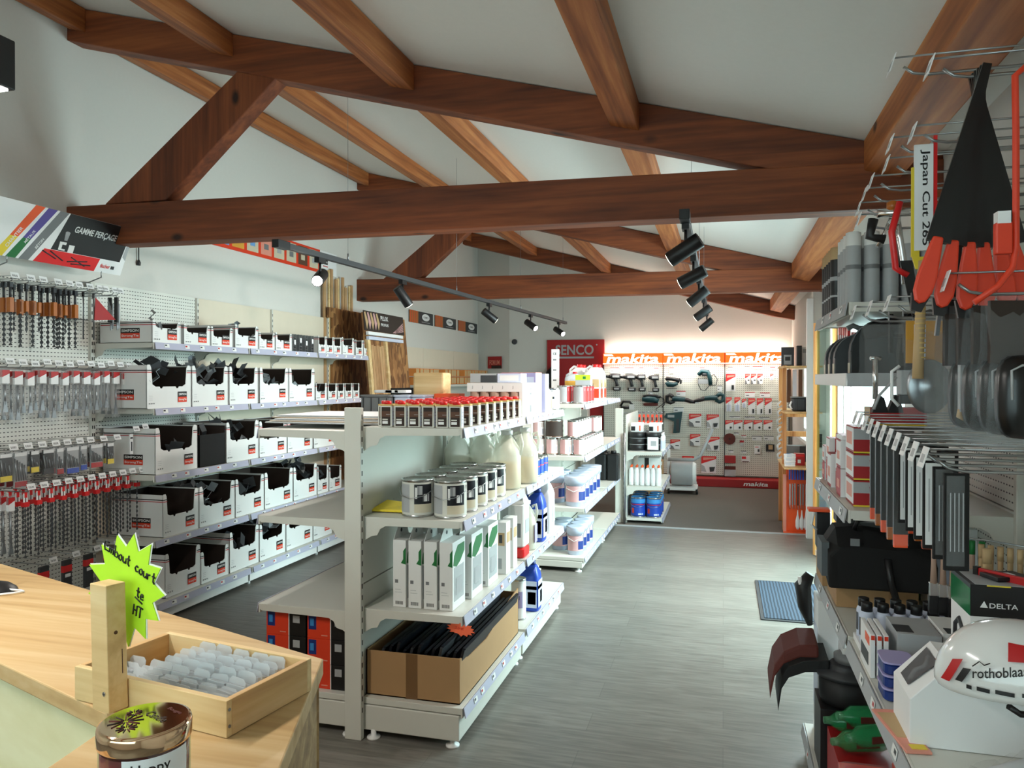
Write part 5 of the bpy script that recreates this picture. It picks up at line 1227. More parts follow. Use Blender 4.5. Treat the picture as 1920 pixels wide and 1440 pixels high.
mk(.085, .02, .13, 'paper', [('-y', 'toolred', .1, .7, .8, .88), ('-y', 'darkgrey', .55, .85, .3, .6), ('-y', 'black', .1, .95, .02, .08)], AY(1420, 852, DY-.05).x, DY-.05, AY(1420, 852, DY-.05).z, 'white pack with red bar and dark picture, lower right bay')
mk(.12, .02, .11, 'black', [('-y', 'tan', .3, .8, .3, .9), ('-y', 'grey', .1, .9, .05, .12)], AY(1444, 847, DY-.05).x, DY-.05, AY(1444, 847, DY-.05).z, 'black pack with a tan figure beside the frame, lower right bay')
for k, (v, w, h, m) in enumerate(((868, .16, .11, 'fred'), (880, .16, .045, 'maroon'), (893, .16, .10, 'plastic'))):
    p = AY(1369, v, DY-.05); b = MB(); b.box((-w/2, -.02, 0), (w/2, .03, h), m); tag(place(b.build('hanging_box', bevel=.002), p), ('dark red flat box', 'maroon narrow box', 'clear plastic box')[k]+' hanging low in the right bay', 'box')
mk(.12, .02, .085, 'paper', [('-y', 'brightred', .05, .55, .5, .95), ('-y', 'maroon', .1, .9, .0, .12)], AY(1398, 866, DY-.04).x, DY-.04, AY(1398, 866, DY-.04).z, 'small white pack with red corner right of the red box')
# ---- red brand board left of it
t = root('brand_board', 'tall red board with white lettering left of the tool display', 'sign board', (-2.295, 12.07, .45))
b = MB(); b.box((-.465, 0, 0), (.465, .04, 1.775), 'fred'); b.build('board', t, .003)
b = MB(); b.text('SENCO', (-.325, -.002, 1.53), X1, Z1, .165, 'lgrey', w=.62); b.box((-.325, -.002, 1.475), (.30, -.0, 1.505), 'lgrey'); b.cyl((.345, -.002, 1.69), (.345, 0, 1.69), .012, 'lgrey', n=10); b.build('lettering', t)
t = root('hanging_bag', 'black bag hanging at left edge of the red brand board', 'bag', (-2.66, 11.98, 1.45)); b = MB(); b.tube([(0, 0, 0), (-.01, 0, .12), (0, 0, .25), (.03, 0, .33)], .08, 'blackmatte', rs=[.07, .10, .09, .04], n=12); b.build('bag_body', t)
b = MB(); b.tube([(-.03, 0, .28), (0, .05, .42), (.04, 0, .3)], .01, 'black', n=6); b.build('strap', t)
for k in range(3): mk(.28, .2, .09, ('fred', 'toolred', 'fred')[k], [('-y', 'toolred', 0, 1, .4, .5)], -2.35, 11.9, 1.12+.092*k, 'red carton in the pile before the brand board, %s from bottom' % ORD[k], 'carton', 'carton', 0, 'red cartons before the brand board')
t = root('display_plinth', 'plain white plinth under the red cartons', 'plinth', (-2.35, 11.9, 0)); b = MB(); b.box((-.3, -.12, 0), (.3, .12, 1.118), 'shelf'); b.build('plinth_body', t, .004)
b = MB(); b.lathe([(.045, 0), (.045, .02), (.03, .035)], 'darkgrey', n=16); o = b.build('siren'); place(o, AY(965, 641, YB-.001)); o.rotation_euler.x = PI/2; tag(o, 'small round black device on back wall beside the corner', 'device')

# ================================================================ far part of the left wall
for i, (y0, y1) in enumerate(((9.43, 10.29), (10.37, 11.27), (11.38, 12.33))):
    t = root('wall_sign', 'wood and charcoal sign with white oval high on left wall, %s of three' % ORD[i], 'sign', (XL+.012, y0, 2.36), 0, 'three wood and charcoal signs'); w = y1-y0; h = .165
    b = MB(); b.box((-.01, 0, 0), (0, w, h), 'darkgrey'); b.build('board', t)
    b = MB(); b.box((0, 0, 0), (.001, w*.36, h), 'orangeplastic')
    for q in range(4): b.box((.001, w*.08*q+.03, 0), (.0015, w*.08*q+.045, h), 'toolred')
    b.add([(.0015, w*.68+.22*w*math.cos(a)*.75, h*.58+.3*h*math.sin(a)) for a in [2*PI*k/20 for k in range(20)]], [tuple(range(20))], 'paper')
    b.text('OSMO', (.0022, w*.58, h*.5), (0, 1, 0), (0, 0, 1), h*.16, 'darkgrey', w=w*.2); b.box((.001, w*.5, h*.13), (.0015, w*.86, h*.18), 'lgrey'); b.build('artwork', t)
t = root('wall_panelling', 'cream wall panels along the far part of left wall', 'panelling', (0, 0, 0))
for i in range(3):
    b = MB(); y0 = 8.6+i*1.23; b.box((-4.03, y0+.004, 1.2), (-4.0, y0+1.226, 2.02), 'cream'); b.build('panel', t)
t = root('sample_shelf', 'white wall shelf carrying small wood samples on far left wall', 'shelf', (0, 0, 0))
b = MB(); b.box((-3.99, 8.6, 1.49), (-3.62, 12.18, 1.52), 'shelf'); b.build('shelf', t, .003); b = MB(); b.box((-3.99, 8.6, .1), (-3.96, 12.3, 1.48), 'shelf'); b.build('back_panel', t)
b = MB(); b.box((-3.95, 8.6, 1.6265), (-3.74, 12.18, 1.6295), 'shelf'); b.build('shelf', t)
M('sample', (214, 132, 62), .5); M('sample2', (170, 96, 44), .5)
p = MB(); p.box((-.06, -.05, 0), (.06, .05, .10), 'sample'); p.box((.06, -.045, .01), (.061, .045, .09), 'tan'); p = cat(p.build('wood_sample', bevel=.002), 'wood sample'); sps = []
for i in range(26):
    for k in (0, 1):
        if k == 1 and i in (7, 8, 14, 15): continue
        sps.append((-3.80, 9.0+i*.116+(.02 if i % 3 else 0), 1.5205+k*.1095))
row(p, sps, lambda i: 'orange brown wood sample on the far left wall shelf, %s row' % ('lower' if sps[i][2] < 1.6 else 'upper'), 'wood samples')
for o in C.objects:
    if o.name.startswith('wood_sample'): o['group'] = 'wood samples '+o['label'][-9:]
t = root('red_sign', 'small red sign with white lettering at far end of the sample shelf', 'sign', (-3.83, 12.27, 1.77), -.416-PI/2); b = MB(); b.box((-.01, 0, 0), (0, .30, .20), 'fred'); b.build('board', t)
b = MB(); b.text('FORUM', (.001, .04, .06), (0, 1, 0), (0, 0, 1), .08, 'salmon', w=.22); b.box((0, .08, .0), (.001, .30, .05), 'inkbrown'); b.build('lettering', t)
# strand board with timber profiles standing behind it, and the profile display
t = root('strand_board', 'brown strand board stood against left wall past the carton shelves', 'board', (-3.97, 7.74, 0)); b = MB(); b.box((-.012, -.52, .0), (.012, .62, 2.24), 'osb'); b.box((-.012, -.60, 2.24), (.012, .62, 2.345), 'osb'); b.build('board', t)
for i in range(9):
    b = MB(); hh = 2.72+.04*(i % 3)-.02*i; w = (.05, .03, .04)[i % 3]
    b.box((-.01, 0, 0), (.01, w, hh), ('profile', 'pine', 'profile')[i % 3]); o = b.build('timber_profile', bevel=.002); place(o, (-4.012+.012*(i % 2), 7.12+i*.075, .001)); tag(o, 'long timber profile standing behind the strand board, %s from left' % ORD[i], 'timber profile', 'profiles behind the strand board')
t = root('profile_display', 'leaning strand board display with timber profiles and a header sign', 'display', (-3.40, 7.66, .0)); T0 = rot('Y', -.09)
b = MB(); b.T = T0; b.box((-.02, -.45, .0), (0, .62, 2.30), 'osb'); b.build('board', t)
for y, w, m in ((-.45, .06, 'pine'), (-.02, .05, 'pine')):
    b = MB(); b.T = T0; b.box((0, y, .0), (.03, y+w, 2.02), m); b.build('batten', t)
for q in range(5):
    b = MB(); b.T = T0; b.box((.001, -.36+q*.062, .0), (.02, -.36+q*.062+.055, 1.96-.01*(q % 2)), 'profile'); b.build('profile_strip', t)
for q in range(2):
    b = MB(); b.T = T0; b.box((.02, -.46, 2.06-.05*q), (.05, .42, 2.095-.05*q), 'paper' if q == 0 else 'bluewhite'); b.build('label_rail', t)
b = MB(); b.T = T0; b.box((.0, -.45, 2.11), (.008, .56, 2.32), 'inkbrown')
for q in range(5):
    b.prism([(-.44+q*.07, 2.30), (-.41+q*.07, 2.31), (-.36+q*.07, 2.20), (-.40+q*.07, 2.125)], 0, .001, ('tan', 'pink')[q % 2], frame((.0085, 0, 0), (0, 1, 0), (0, 0, 1)))
    b.prism([(.24+q*.015, 2.12), (.26+q*.015, 2.12), (.54, 2.25-.022*q), (.54, 2.235-.022*q)], 0, .001, 'pink', frame((.0085, 0, 0), (0, 1, 0), (0, 0, 1)))
b.text('PLUX', (.009, -.05, 2.24), (0, 1, 0), (0, 0, 1), .05, 'paper', w=.19); b.text('PROFILES', (.009, -.05, 2.18), (0, 1, 0), (0, 0, 1), .03, 'paper', w=.19); b.build('header', t)
# ================================================================ right-hand shelving close to the camera
RX0, RX1 = .87, .38
Z1R, Z2R, Z3R, ZBR = 1.845, 1.178, .772, .12
def rbay(lab, y0, y1, shelves, panel='peg', xb=.33):
    t = root('shelving_unit', lab, 'shelves', (0, 0, 0), 0, 'bays of the right wall shelving')
    b = MB(); b.box((RX0, y0+.004, 1.19), (RX0+.02, y1-.004, 1.80), panel); b.build('back_panel', t)
    b = MB(); b.box((RX0, y0+.004, 1.805), (RX0+.02, y1-.004, 2.16), panel); b.build('back_panel', t)
    b = MB(); b.box((RX0, y0+.004, .1), (RX0+.02, y1-.004, 1.185), panel); b.build('back_panel', t)
    upright(t, RX0+.005, y0, 2.18, .05, .025, 'one'); 
    for z in shelves: shelf_part(t, RX0, RX1, y0+.008, y1-.008, z, rn, 3, railm='lgrey')
    shelf_part(t, RX0, xb, y0+.008, y1-.008, ZBR, rn, 2, 'base_shelf', brackets=False, railm='lgrey')
    b = MB(); b.box((RX0, y0+.01, .03), (xb+.02, y1-.01, ZBR-.03), 'shelf'); b.build('plinth', t)
    return t
ra = rbay('far bay of right wall shelving, carrying black and white cartridges on top', 2.63, 3.50, (Z1R, Z2R, Z3R), 'peg')
upright(ra, RX0+.005, 3.50, 2.18, .05, .025, 'one')
rb = rbay('middle bay of right wall shelving, perforated panel hung with tools', 1.74, 2.62, (Z3R,))
rc = rbay('nearest bay of right wall shelving at right edge of photo', .85, 1.73, (Z3R,))
b = MB(); b.box((RX0, 2.64, 1.60), (RX1, 3.49, 1.615), 'white'); b.box((RX1-.004, 2.64, 1.575), (RX1, 3.49, 1.618), 'white'); b.box((RX1, 2.637, 1.575), (RX0, 2.64, 1.618), 'lgrey'); b.build('shelf', ra, .001)
# cartridges on the top shelf
z = Z1R+.001
def cartridge(body, capm, lab=None, h=.25):
    o = MB(); o.lathe([(.024, 0), (.025, .003), (.025, h*.82), (.0245, h*.83, capm), (.0245, h), (.018, h+.003)], body, n=16); o = o.build('cartridge')
    b = MB(); b.lathe([(.0255, h*.25), (.0255, h*.28)], 'lgrey', n=16, cap=False); b.lathe([(.0255, h*.5), (.0255, h*.56)], lab or 'lgrey', n=16, cap=False); b.build('printed_band', o); return cat(o, 'cartridge')
pb_ = cartridge('black', 'tan'); pw_ = cartridge('lgrey', 'white', 'grey')
row(pb_, [(.415+.056*i, 3.13+.062*j, z) for i in range(4) for j in range(5)], lambda i: 'black cartridge with pale cap on top right shelf, %s' % ('row at the front edge' if i < 5 else 'farther back'), 'black cartridges')
row(pw_, [(.425+.058*i, 2.82+.062*j, z) for i in range(5) for j in range(4)], lambda i: 'grey cartridge with white cap on top right shelf, %s' % ('row at the front edge' if i < 4 else 'farther back'), 'grey cartridges')
for o in C.objects:
    if o.name.startswith('cartridge') and o.parent is None: o['group'] = o['label'][:4]+' cartridges, '+o['label'].split(', ')[1]
# hooks on the right panel
def rhook(x, y, z, lab, tagm='paper', L=None, grp='price-tagged hooks on the right panel', thick=.0035):
    L = RX0-x; o = root('peg_hook', lab, 'hook', (RX0, y, z), 0, grp); b = MB()
    b.tube([(0, 0, 0), (-L+.05, 0, 0), (-L+.02, 0, .006), (-L, 0, .022)], thick, 'wire', n=7); b.tube([(0, 0, .045), (-L-.02, 0, .045)], .0022, 'wire', n=6); b.box((-.004, -.02, -.02), (0, .02, .06), 'lgrey'); b.build('wire_arm', o)
    if tagm:
        b = MB(); b.T = rot('Y', .3, (-L-.02, 0, .045)); b.box((-.002, -.022, -.04), (0, .022, .004), tagm); b.box((-.0026, -.014, -.03), (-.002, .01, -.012), 'lgrey'); b.build('price_tag', o)
    return o
hn = 0
for i, (x, y, z) in enumerate(((.40, 1.95, 2.30), (.44, 1.78, 2.225), (.46, 2.02, 2.16), (.43, 2.12, 2.165), (.44, 2.22, 2.14), (.42, 2.32, 2.12), (.42, 2.42, 2.11), (.42, 2.52, 2.09), (.40, 2.4, 2.03))):
    if z > 2.2 or True: rhook(x, y, min(z, 2.30), 'wire hook with a small white tag high on the right panel, %s' % ORD[i], grp='hooks at the top of right panel')
b = MB(); b.box((RX0, 1.5, 2.16), (RX0+.02, 2.62, 2.36), 'shelf'); b.build('top_rail', rb)
# spray gun on a hook
t = root('spray_gun', 'shiny silver spray gun hanging beside the cartridges', 'spray gun', (.475, 2.40, 2.03))
b = MB(); b.tube([(0, 0, .01), (.0, 0, .06)], .012, 'chrome', n=10); b.cyl((-.05, 0, .045), (.05, 0, .045), .012, 'chrome'); b.cyl((.05, 0, .045), (.065, 0, .045), .018, 'chrome'); b.build('gun_body', t)
b = MB(); b.tube([(.0, 0, .045), (.01, 0, -.03), (.02, 0, -.10), (.022, 0, -.16)], .009, 'chrome', n=10); b.build('grip', t)
b = MB(); b.tube([(-.015, 0, .03), (-.03, 0, -.01), (-.05, 0, -.05)], .005, 'chrome', n=8); b.build('trigger', t)
b = MB(); b.lathe([(.006, .05), (.016, .055), (.016, .075), (.005, .08)], 'orangeplastic', (-.01, 0, .0), n=12); b.build('knob', t); b = MB(); b.tube([(-.06, 0, .03), (-.07, .0, -.02), (-.03, .0, -.03)], .014, 'black'); b.build('cup', t)
# Japanese saw
t = root('pull_saw', 'Japanese pull saw in a lettered sleeve with a cane-wrapped handle', 'saw', (.475, 2.08, 1.90))
b = MB(); b.box((-.024, -.004, .015), (.018, .004, .275), 'paper'); b.box((-.03, -.0038, .0), (-.012, .0038, .22), 'yellow'); b.box((.019, -.003, .02), (.027, .003, .295), 'brightred'); b.prism([(-.028, .0), (.016, .0), (.01, -.03), (-.02, -.03)], -.003, .003, 'yellow'); b.build('sleeve', t)
b = MB(); b.text('Japan Cut 265', (-.011, -.0045, .262), (0, 0, -1), (1, 0, 0), .022, 'ink', w=.235); b.build('lettering', t)
b = MB(); b.tube([(-.005, 0, -.01), (-.008, 0, -.12), (-.012, 0, -.22), (-.014, 0, -.30)], .011, 'tan', rs=[.010, .011, .012, .013], n=12); 
b.build('handle', t)
b = MB()
for q in range(14): b.lathe([(.0125, -.25+.012*q), (.0125, -.2465+.012*q)], 'foam', (-.009, 0, 0), n=10, cap=False)
b.build('cane_wrap', t)
t = root('red_saw', 'narrow red and black saw hanging behind the Japanese saw', 'saw', (.46, 2.28, 1.80)); b = MB(); b.tube([(0, 0, .28), (-.02, 0, .20), (-.01, 0, .10), (.02, 0, .08)], .009, 'brightred'); b.build('frame', t); b = MB(); b.prism([(.0, .12), (.03, .12), (.07, -.12), (.05, -.12)], -.003, .003, 'black'); b.build('blade', t)
t = root('long_blade', 'long black straight tool left of the orange-handled bundle', 'tool', (.50, 1.98, 1.80)); b = MB(); b.prism([(.03, .36), (.045, .36), (.02, -.05), (-.02, -.05)], -.006, .006, 'black'); b.build('blade', t); b = MB(); b.prism([(.022, .36), (.03, .36), (-.018, -.10), (-.026, -.10)], -.007, .007, 'steel'); b.build('edge', t)
# bundle of fanned caulking tools with orange handles
for i in range(6):
    a = (-.10, -.062, -.022, .012, .05, .082)[i]; xx = .505
    t = root('orange_handled_tool', 'black tool with flat orange handle in the fanned bundle, %s from left' % ORD[i], 'hand tool', (xx, 1.74+.012*i, 2.215), 0, 'orange-handled tools')
    t.rotation_euler.y = -(a-.0)*2.5
    b = MB(); b.prism([(-.008, .02), (.008, .02), (.026, -.345), (-.020, -.345)], -.004, .004, 'tubeblack'); b.build('blade', t)
    b = MB(); b.prism([(-.010, -.335), (.010, -.335), (.014, -.37), (.019, -.42), (.018, -.45), (.010, -.47), (0, -.475), (-.010, -.47), (-.018, -.45), (-.019, -.42), (-.014, -.37)], -.008, .006, 'toolred'); b.build('handle', t, .004)
    b = MB(); b.prism([(-.018, -.455), (.018, -.455), (.010, -.49), (-.010, -.49)], .006, .016, 'black'); b.build('foot', t)
t = root('orange_bar_tool', 'slim orange bent bar hanging in front of the black bundle', 'hand tool', (.53, 1.64, 2.17)); b = MB(); b.tube([(.02, 0, .02), (-.003, 0, .0), (-.001, 0, -.10), (0, 0, -.32), (-.005, 0, -.36), (-.03, 0, -.395), (-.07, 0, -.425)], .006, 'toolred', n=10); b.build('bar', t)
b = MB(); b.box((-.036, -.01, -.335), (-.008, .01, -.275), 'toolred'); b.build('block', t, .003); b = MB(); b.box((-.034, -.012, -.278), (-.012, .012, -.255), 'paper'); b.build('cap', t)
# black file holders and red packs on the white shelf
z = 1.617
for i in range(4):
    t = root('curved_holder', 'black round-topped holder on the white shelf, %s from the left' % ORD[i], 'holder', (.40+.035*(i == 3), 3.36-.13*i, z), 0, 'black round-topped holders'); s = 1 if i < 3 else 1.3
    b = MB(); P = [(0, 0), (.16*s, 0), (.16*s, .15*s)]+[(.09*s-.09*s*math.sin(a), .06*s+.09*s*math.cos(a)) for a in [PI/2*k/6 for k in range(7)]]
    b.prism(P, -.03, .03, 'darkgrey' if i < 3 else 'black'); b.build('shell', t, .004)
    b = MB(); b.box((-.002, -.02, .0), (.0, .02, .04), 'sand'); b.build('label', t)
    b = MB(); b.tube([(p[0]-.001, -.031, p[1]) for p in P[3:]], .002, 'grey', n=5); b.build('edge', t)
for i in range(10):
    b = MB(); b.box((-.01, -.02, -.10), (.0, .02, 0), 'red' if i % 2 else 'brightred'); b.box((-.012, -.016, -.16), (-.004, .016, -.09), 'plastic'); b.box((-.0115, -.015, -.05), (-.0105, .015, -.03), 'paper')
    tag(place(b.build('small_blister'), (.47+.05*(i//5), 3.42-.055*(i % 5), 1.812-.004*i)), 'small red and clear blister pack hanging under the top right shelf, %s' % ORD[i], 'blister pack', 'red packs under the top right shelf')
b = MB(); b.tube([(-.02, 0, .01), (.0, 0, .02), (.02, 0, .01), (.30, -.02, 0)], .010, 'grey', n=8); tag(place(b.build('cable_lead'), (.46, 3.05, 1.775)), 'thick black lead with a pale end under the top right shelf', 'cable')
for i in range(3):
    b = MB(); b.tube([(0, 0, 0), (.10, -.02, .02), (.22, .01, .0), (.34, 0, .02)], .03, 'blackmatte', rs=[.02, .035, .03, .02], n=8); tag(place(b.build('black_strap_bundle'), (.46+.02*i, 2.86-.14*i, 1.755)), 'bundle of black straps hanging under the top right shelf, %s' % ORD[i], 'straps', 'black strap bundles')
for i in range(8):
    b = MB(); b.box((-.005, -.012, -.12), (.005, .012, 0), 'blackmatte'); b.box((-.007, -.008, -.02), (-.005, .008, .01), 'lgrey'); tag(place(b.build('black_strap'), (.50+.04*i, 2.60, 1.80)), 'flat black strap in the row under the top right shelf, %s' % ORD[i], 'strap', 'flat black straps')
# plastic-bagged goods on hooks
def bagged(name, lab, x, y, ztop, w, h, inner, yaw=.2, film='plasticfilm'):
    t = root(name, lab, name.replace('_', ' '), (x, y, ztop), yaw)
    b = MB(); n = 6; rnd = random.Random(lab); f = []; 
    for side in (-1, 1):
        for i in range(n+1):
            for j in range(5): f.append(((-w/2+w*j/4)*(1+.05*rnd.uniform(-1, 1)), side*(.018*math.sin(PI*i/n)+.002)+rnd.uniform(-.005, .005), -h*i/n))
    m = (n+1)*5; fs = []
    for s in (0, 1):
        for i in range(n):
            for j in range(4):
                a = s*m+i*5+j; q = (a, a+1, a+6, a+5); fs.append(q if s == 0 else q[::-1])
    b.add(f, fs, film, True); b.build('film', t)
    for nm, fn, in inner: b = MB(); fn(b); b.build(nm, t)
    return t
zh = 1.77
for i, (x, y) in enumerate(((.40, 2.48), (.42, 2.34), (.44, 2.2), (.46, 1.98), (.46, 1.86), (.46, 1.74))):
    rhook(x, y, zh, 'wire hook holding bagged goods on the right panel, %s from left' % ORD[i], 'paper' if i != 3 else 'lgrey', grp='hooks with bagged goods')
bagged('bagged_gauge', 'clear bag with a silver caliper-like part at left of the bagged goods', .45, 2.46, zh-.01, .12, .25, [('part', lambda b: (b.tube([(-.02, 0, -.10), (-.02, 0, -.22)], .008, 'chrome'), b.cyl((-.035, 0, -.10), (-.005, 0, -.10), .006, 'chrome')))], .3)
t = root('tape_measure_pack', 'black and pale angular clamp tool hanging low among the bagged goods', 'tool', (.475, 2.34, 1.575), .1)
b = MB(); b.box((-.005, -.02, -.02), (.045, .02, .05), 'lgrey'); b.box((-.01, -.022, -.045), (.05, .022, -.02), 'black'); b.box((-.01, -.022, .048), (.05, .022, .06), 'black'); b.build('body', t, .003)
b = MB(); b.tube([(-.01, -.025, .06), (-.03, -.025, .045), (-.03, -.025, -.03), (-.012, -.025, -.05)], .005, 'paper', n=6); b.tube([(-.018, -.025, .03), (-.06, -.02, -.02), (-.075, -.02, -.06)], .004, 'lgrey', n=6); b.build('rim', t)
for s in (-.055, -.015): b = MB(); b.prism([(s-.022, -.07), (s+.02, -.07), (s+.01, -.03), (s-.002, -.02)], -.012, .012, 'black'); b.build('foot', t)
t = bagged('bagged_disc', 'silver flap disc in crumpled clear plastic, centre of the bagged goods', .50, 2.2, zh-.01, .12, .26, [
    ('card', lambda b: b.box((-.05, -.012, -.12), (.05, -.010, -.01), 'ochre')), ('card_print', lambda b: b.box((-.03, -.0135, -.11), (.0, -.012, -.02), 'bluewhite')),
    ('disc', lambda b: b.add(*[([( .058*math.cos(2*PI*k/28)*r, -.03-h, -.18+.07*math.sin(2*PI*k/28)*r) for r, h in ((1, 0), (.92, .012), (.55, .006), (.4, .018), (.02, .024)) for k in range(28)]), [(a*28+k, a*28+(k+1) % 28, (a+1)*28+(k+1) % 28, (a+1)*28+k) for a in range(4) for k in range(28)]], 'steel', True))], .25)
for k in range(2):
    b = MB(); b.box((-.055, -.003, -.30), (-.045+.1, .0, 0), 'plasticfilm'); tag(place(b.build('clear_sheath'), (.53+.03*k, 2.13-.05*k, zh), .5), 'empty looking clear sheath beside the silver disc, %s' % ('left' if k == 0 else 'right'), 'sheath')
for k in range(4):
    x, y = .545+.0*k, 1.99-.105*k
    t = bagged('bagged_knee_pads', 'black knee pad in clear plastic on the right panel, %s from left' % ORD[k], x, y, zh-.01, .13, .30, [
        ('card', lambda b: b.box((-.055, -.006, -.13), (.055, .004, -.01), 'inkbrown')),
        ('pad', lambda b: b.loft([[(cx*q, -.012-dd, -.195+cz_*q) for cx, cz_ in [( .052*math.copysign(abs(math.cos(2*PI*k2/20))**.6, math.cos(2*PI*k2/20)), .08*math.copysign(abs(math.sin(2*PI*k2/20))**.6, math.sin(2*PI*k2/20))) for k2 in range(20)]] for q, dd in ((1, 0), (1, .015), (.85, .032), (.4, .04))], 'tubeblack')),
        ('pad_edge', lambda b: b.tube([(-.04, -.048, -.20), (-.04, -.046, -.145), (-.02, -.046, -.135), (.04, -.046, -.14)], .0025, 'lgrey', n=5))], .25, 'plasticfilm'); t['group'] = 'bagged knee pads'
b = MB(); b.box((-.004, -.008, -.245), (.006, .004, .03), 'lgrey'); b.tube([(0, 0, -.24), (-.003, 0, -.255), (.008, 0, -.26)], .006, 'tan'); tag(place(b.build('pale_strip'), (.515, 1.93, zh), .2), 'pale upright strip hanging among the knee pads', 'strip')
# hooked blades with white packs
for i in range(11):
    y = 2.60-.085*i; x = .425; zt = 1.45-.004*i
    rhook(x, y, zt, 'wire hook with a curled white tag, %s in the right middle row' % ORD[i], grp='hooks in the long middle row'); 
    for k in range(2 if i < 7 else 1):
        if i < 5:
            b = MB(); b.box((-.018, -.004, -.25), (.018, .004, 0), 'tubeblack'); o = b.build('brush_strip', bevel=.001); b = MB(); b.box((-.017, -.005, -.285), (.017, .005, -.25), 'orangeplastic' if i % 2 else 'neonorange'); b.box((-.019, -.0055, -.28), (.019, .0055, .0), 'plasticfilm'); b.build('orange_tip', o)
            lb = 'black blade with an orange tip in a clear sleeve, %s hook of long row' % ORD[i]
        else:
            b = MB(); b.box((-.024, -.004, -.20-.0*i), (.024, .004, 0), 'blackmatte'); o = b.build('blade_pack', bevel=.001); b = MB(); b.box((-.020, -.006, -.19), (.014, -.004, -.005), 'paper' if i < 9 else 'plasticfilm'); 
            for q in range(4): b.box((-.014+.008*q, -.0065, -.16), (-.012+.008*q, -.006, -.04), 'lgrey')
            b.build('white_card', o); lb = 'dark blade pack with tall white card, %s hook of long row' % ORD[i]
        place(o, (.46+.07*k, y, zt-.004)); o.rotation_euler.z = .12; tag(o, lb, 'blade', 'blades on hook %s of the long row' % ORD[i])
mk(.16, .10, .055, 'fred', [('-x', 'tan', 0, 1, 0, 1), ('-y', 'yellow', 0, 1, 0, .06)], .52, 2.64, 1.455, 'single dark red carton above the long row of blades'); 
b = MB(); b.box((.43, 2.60, 1.44), (RX0, 2.70, 1.452), 'darksteel'); b.build('shelf_bracket', ra)
mk(.17, .02, .16, 'cream', [], .68, 2.62, 1.42, 'cream panel beside the single dark red carton')
# mid shelf: red anchor cartons
z = Z2R+.001
def anchor(w, d, h): 
    o = carton_box(w, d, h, 'fred', [('-y', 'lgrey', 0, 1, .52, .94), ('-y', 'yellow', 0, 1, 0, .06), ('-x', 'paper', 0, 1, .1, .95), ('-x', 'salmon', .15, .85, .3, .8)], 'anchor_carton')
    b = MB(); b.text('fischer', (-w*.12, -d/2-.002, h*.64), (1, 0, 0), (0, 0, 1), h*.18, 'fred', w=w*.42); b.build('lettering', o); return cat(o, 'carton')
p = anchor(.125, .16, .086); row(p, [(.475, 2.80, z+.088*k) for k in range(3)], lambda i: 'red and grey anchor carton, %s in the nearest stack on middle right shelf' % ('lowest', 'middle', 'topmost')[i], 'nearest stack of anchor cartons')
k = 0
for (y, x, w, d, h, n) in ((2.97, .455, .11, .10, .10, 2), (3.09, .47, .11, .12, .07, 3), (3.22, .45, .10, .10, .13, 1), (3.34, .46, .10, .10, .09, 2), (3.44, .45, .09, .07, .07, 2)):
    for q in range(n):
        mk(w, d, h, 'fred', [('-x', 'paper' if (k % 2) else 'red', 0, 1, .1, .95), ('-y', 'paper', 0, .2, 0, 1), ('-x', 'salmon', .2, .8, .3, .6), ('-y', 'brightred', .3, .8, .8, .9)], x, y, z+(h+.002)*q, 'red carton, %s stack behind the nearest anchor cartons, %s up' % (ORD[[2.97, 3.09, 3.22, 3.34, 3.44].index(y)], ORD[q]), 'anchor_carton', 'carton', 0, 'stacks of red cartons'); k += 1
for k in range(3): mk(.14, .15, .12, 'fred', [('-y', 'lgrey', 0, 1, .5, .9)], .66, 2.80+.17*k, z, 'red carton set back beside the wall on middle right shelf, %s' % ORD[k], 'anchor_carton', 'carton', 0, 'set-back red cartons')
mk(.14, .13, .014, 'paper', [('top', 'fred', .05, .95, .1, .9)], .47, 2.96, z+.204, 'flat red-rimmed tray lying on the second red stack', 'flat_tray', 'tray')
# low shelf
z = Z3R+.001
for k, (x, y, w, d, h) in enumerate(((.53, 3.10, .27, .25, .14), (.50, 3.36, .24, .20, .16))):
    mk(w, d, h, 'kraft', [], x, y, z, 'plain brown carton under the black tool bag' if k == 0 else 'plain brown carton behind at the far end of low right shelf', 'kraft_carton', 'carton')
t = root('tool_bag', 'large black tool bag lying over the brown carton', 'bag', (.53, 3.02, z+.14))
b = MB(); prof = [(-.17, .0, .10), (-.14, .0, .15), (-.05, .0, .16), (.05, .0, .15), (.12, .0, .17), (.17, .0, .13), (.18, 0, .05)]
b.loft([[(x, yy, zz) for yy, zz in ((-.11, -.06), (.12, 0), (.12, hh*.6), (.04, hh), (-.05, hh), (-.12, hh*.6))] for x, _, hh in prof], 'blackmatte', False); b.build('bag_body', t, .015)
b = MB(); b.tube([(-.08, -.08, .15), (-.07, -.09, .19), (.06, -.09, .2), (.08, -.08, .16)], .01, 'black'); b.tube([(.02, -.12, .06), (.03, -.125, -.02), (.06, -.135, -.13)], .012, 'black', n=6); b.build('strap', t)
b = MB(); b.box((-.10, -.126, .10), (-.07, -.12, .125), 'grey'); b.build('buckle', t); b = MB(); b.box((-.19, -.09, -.02), (-.165, .05, .10), 'grayfabric'); b.build('side_pocket', t)
t = root('laser_level', 'black and white boxy instrument on top of the tool bag', 'instrument', (.43, 3.02, z+.305)); b = MB(); b.box((-.035, -.04, 0), (.045, .04, .03), 'black'); b.box((-.03, -.038, .03), (.04, .035, .07), 'paper'); b.box((-.01, -.04, .04), (.0, -.037, .09), 'black'); b.box((-.03, -.035, .07), (.045, .035, .085), 'black'); b.build('body', t, .003)
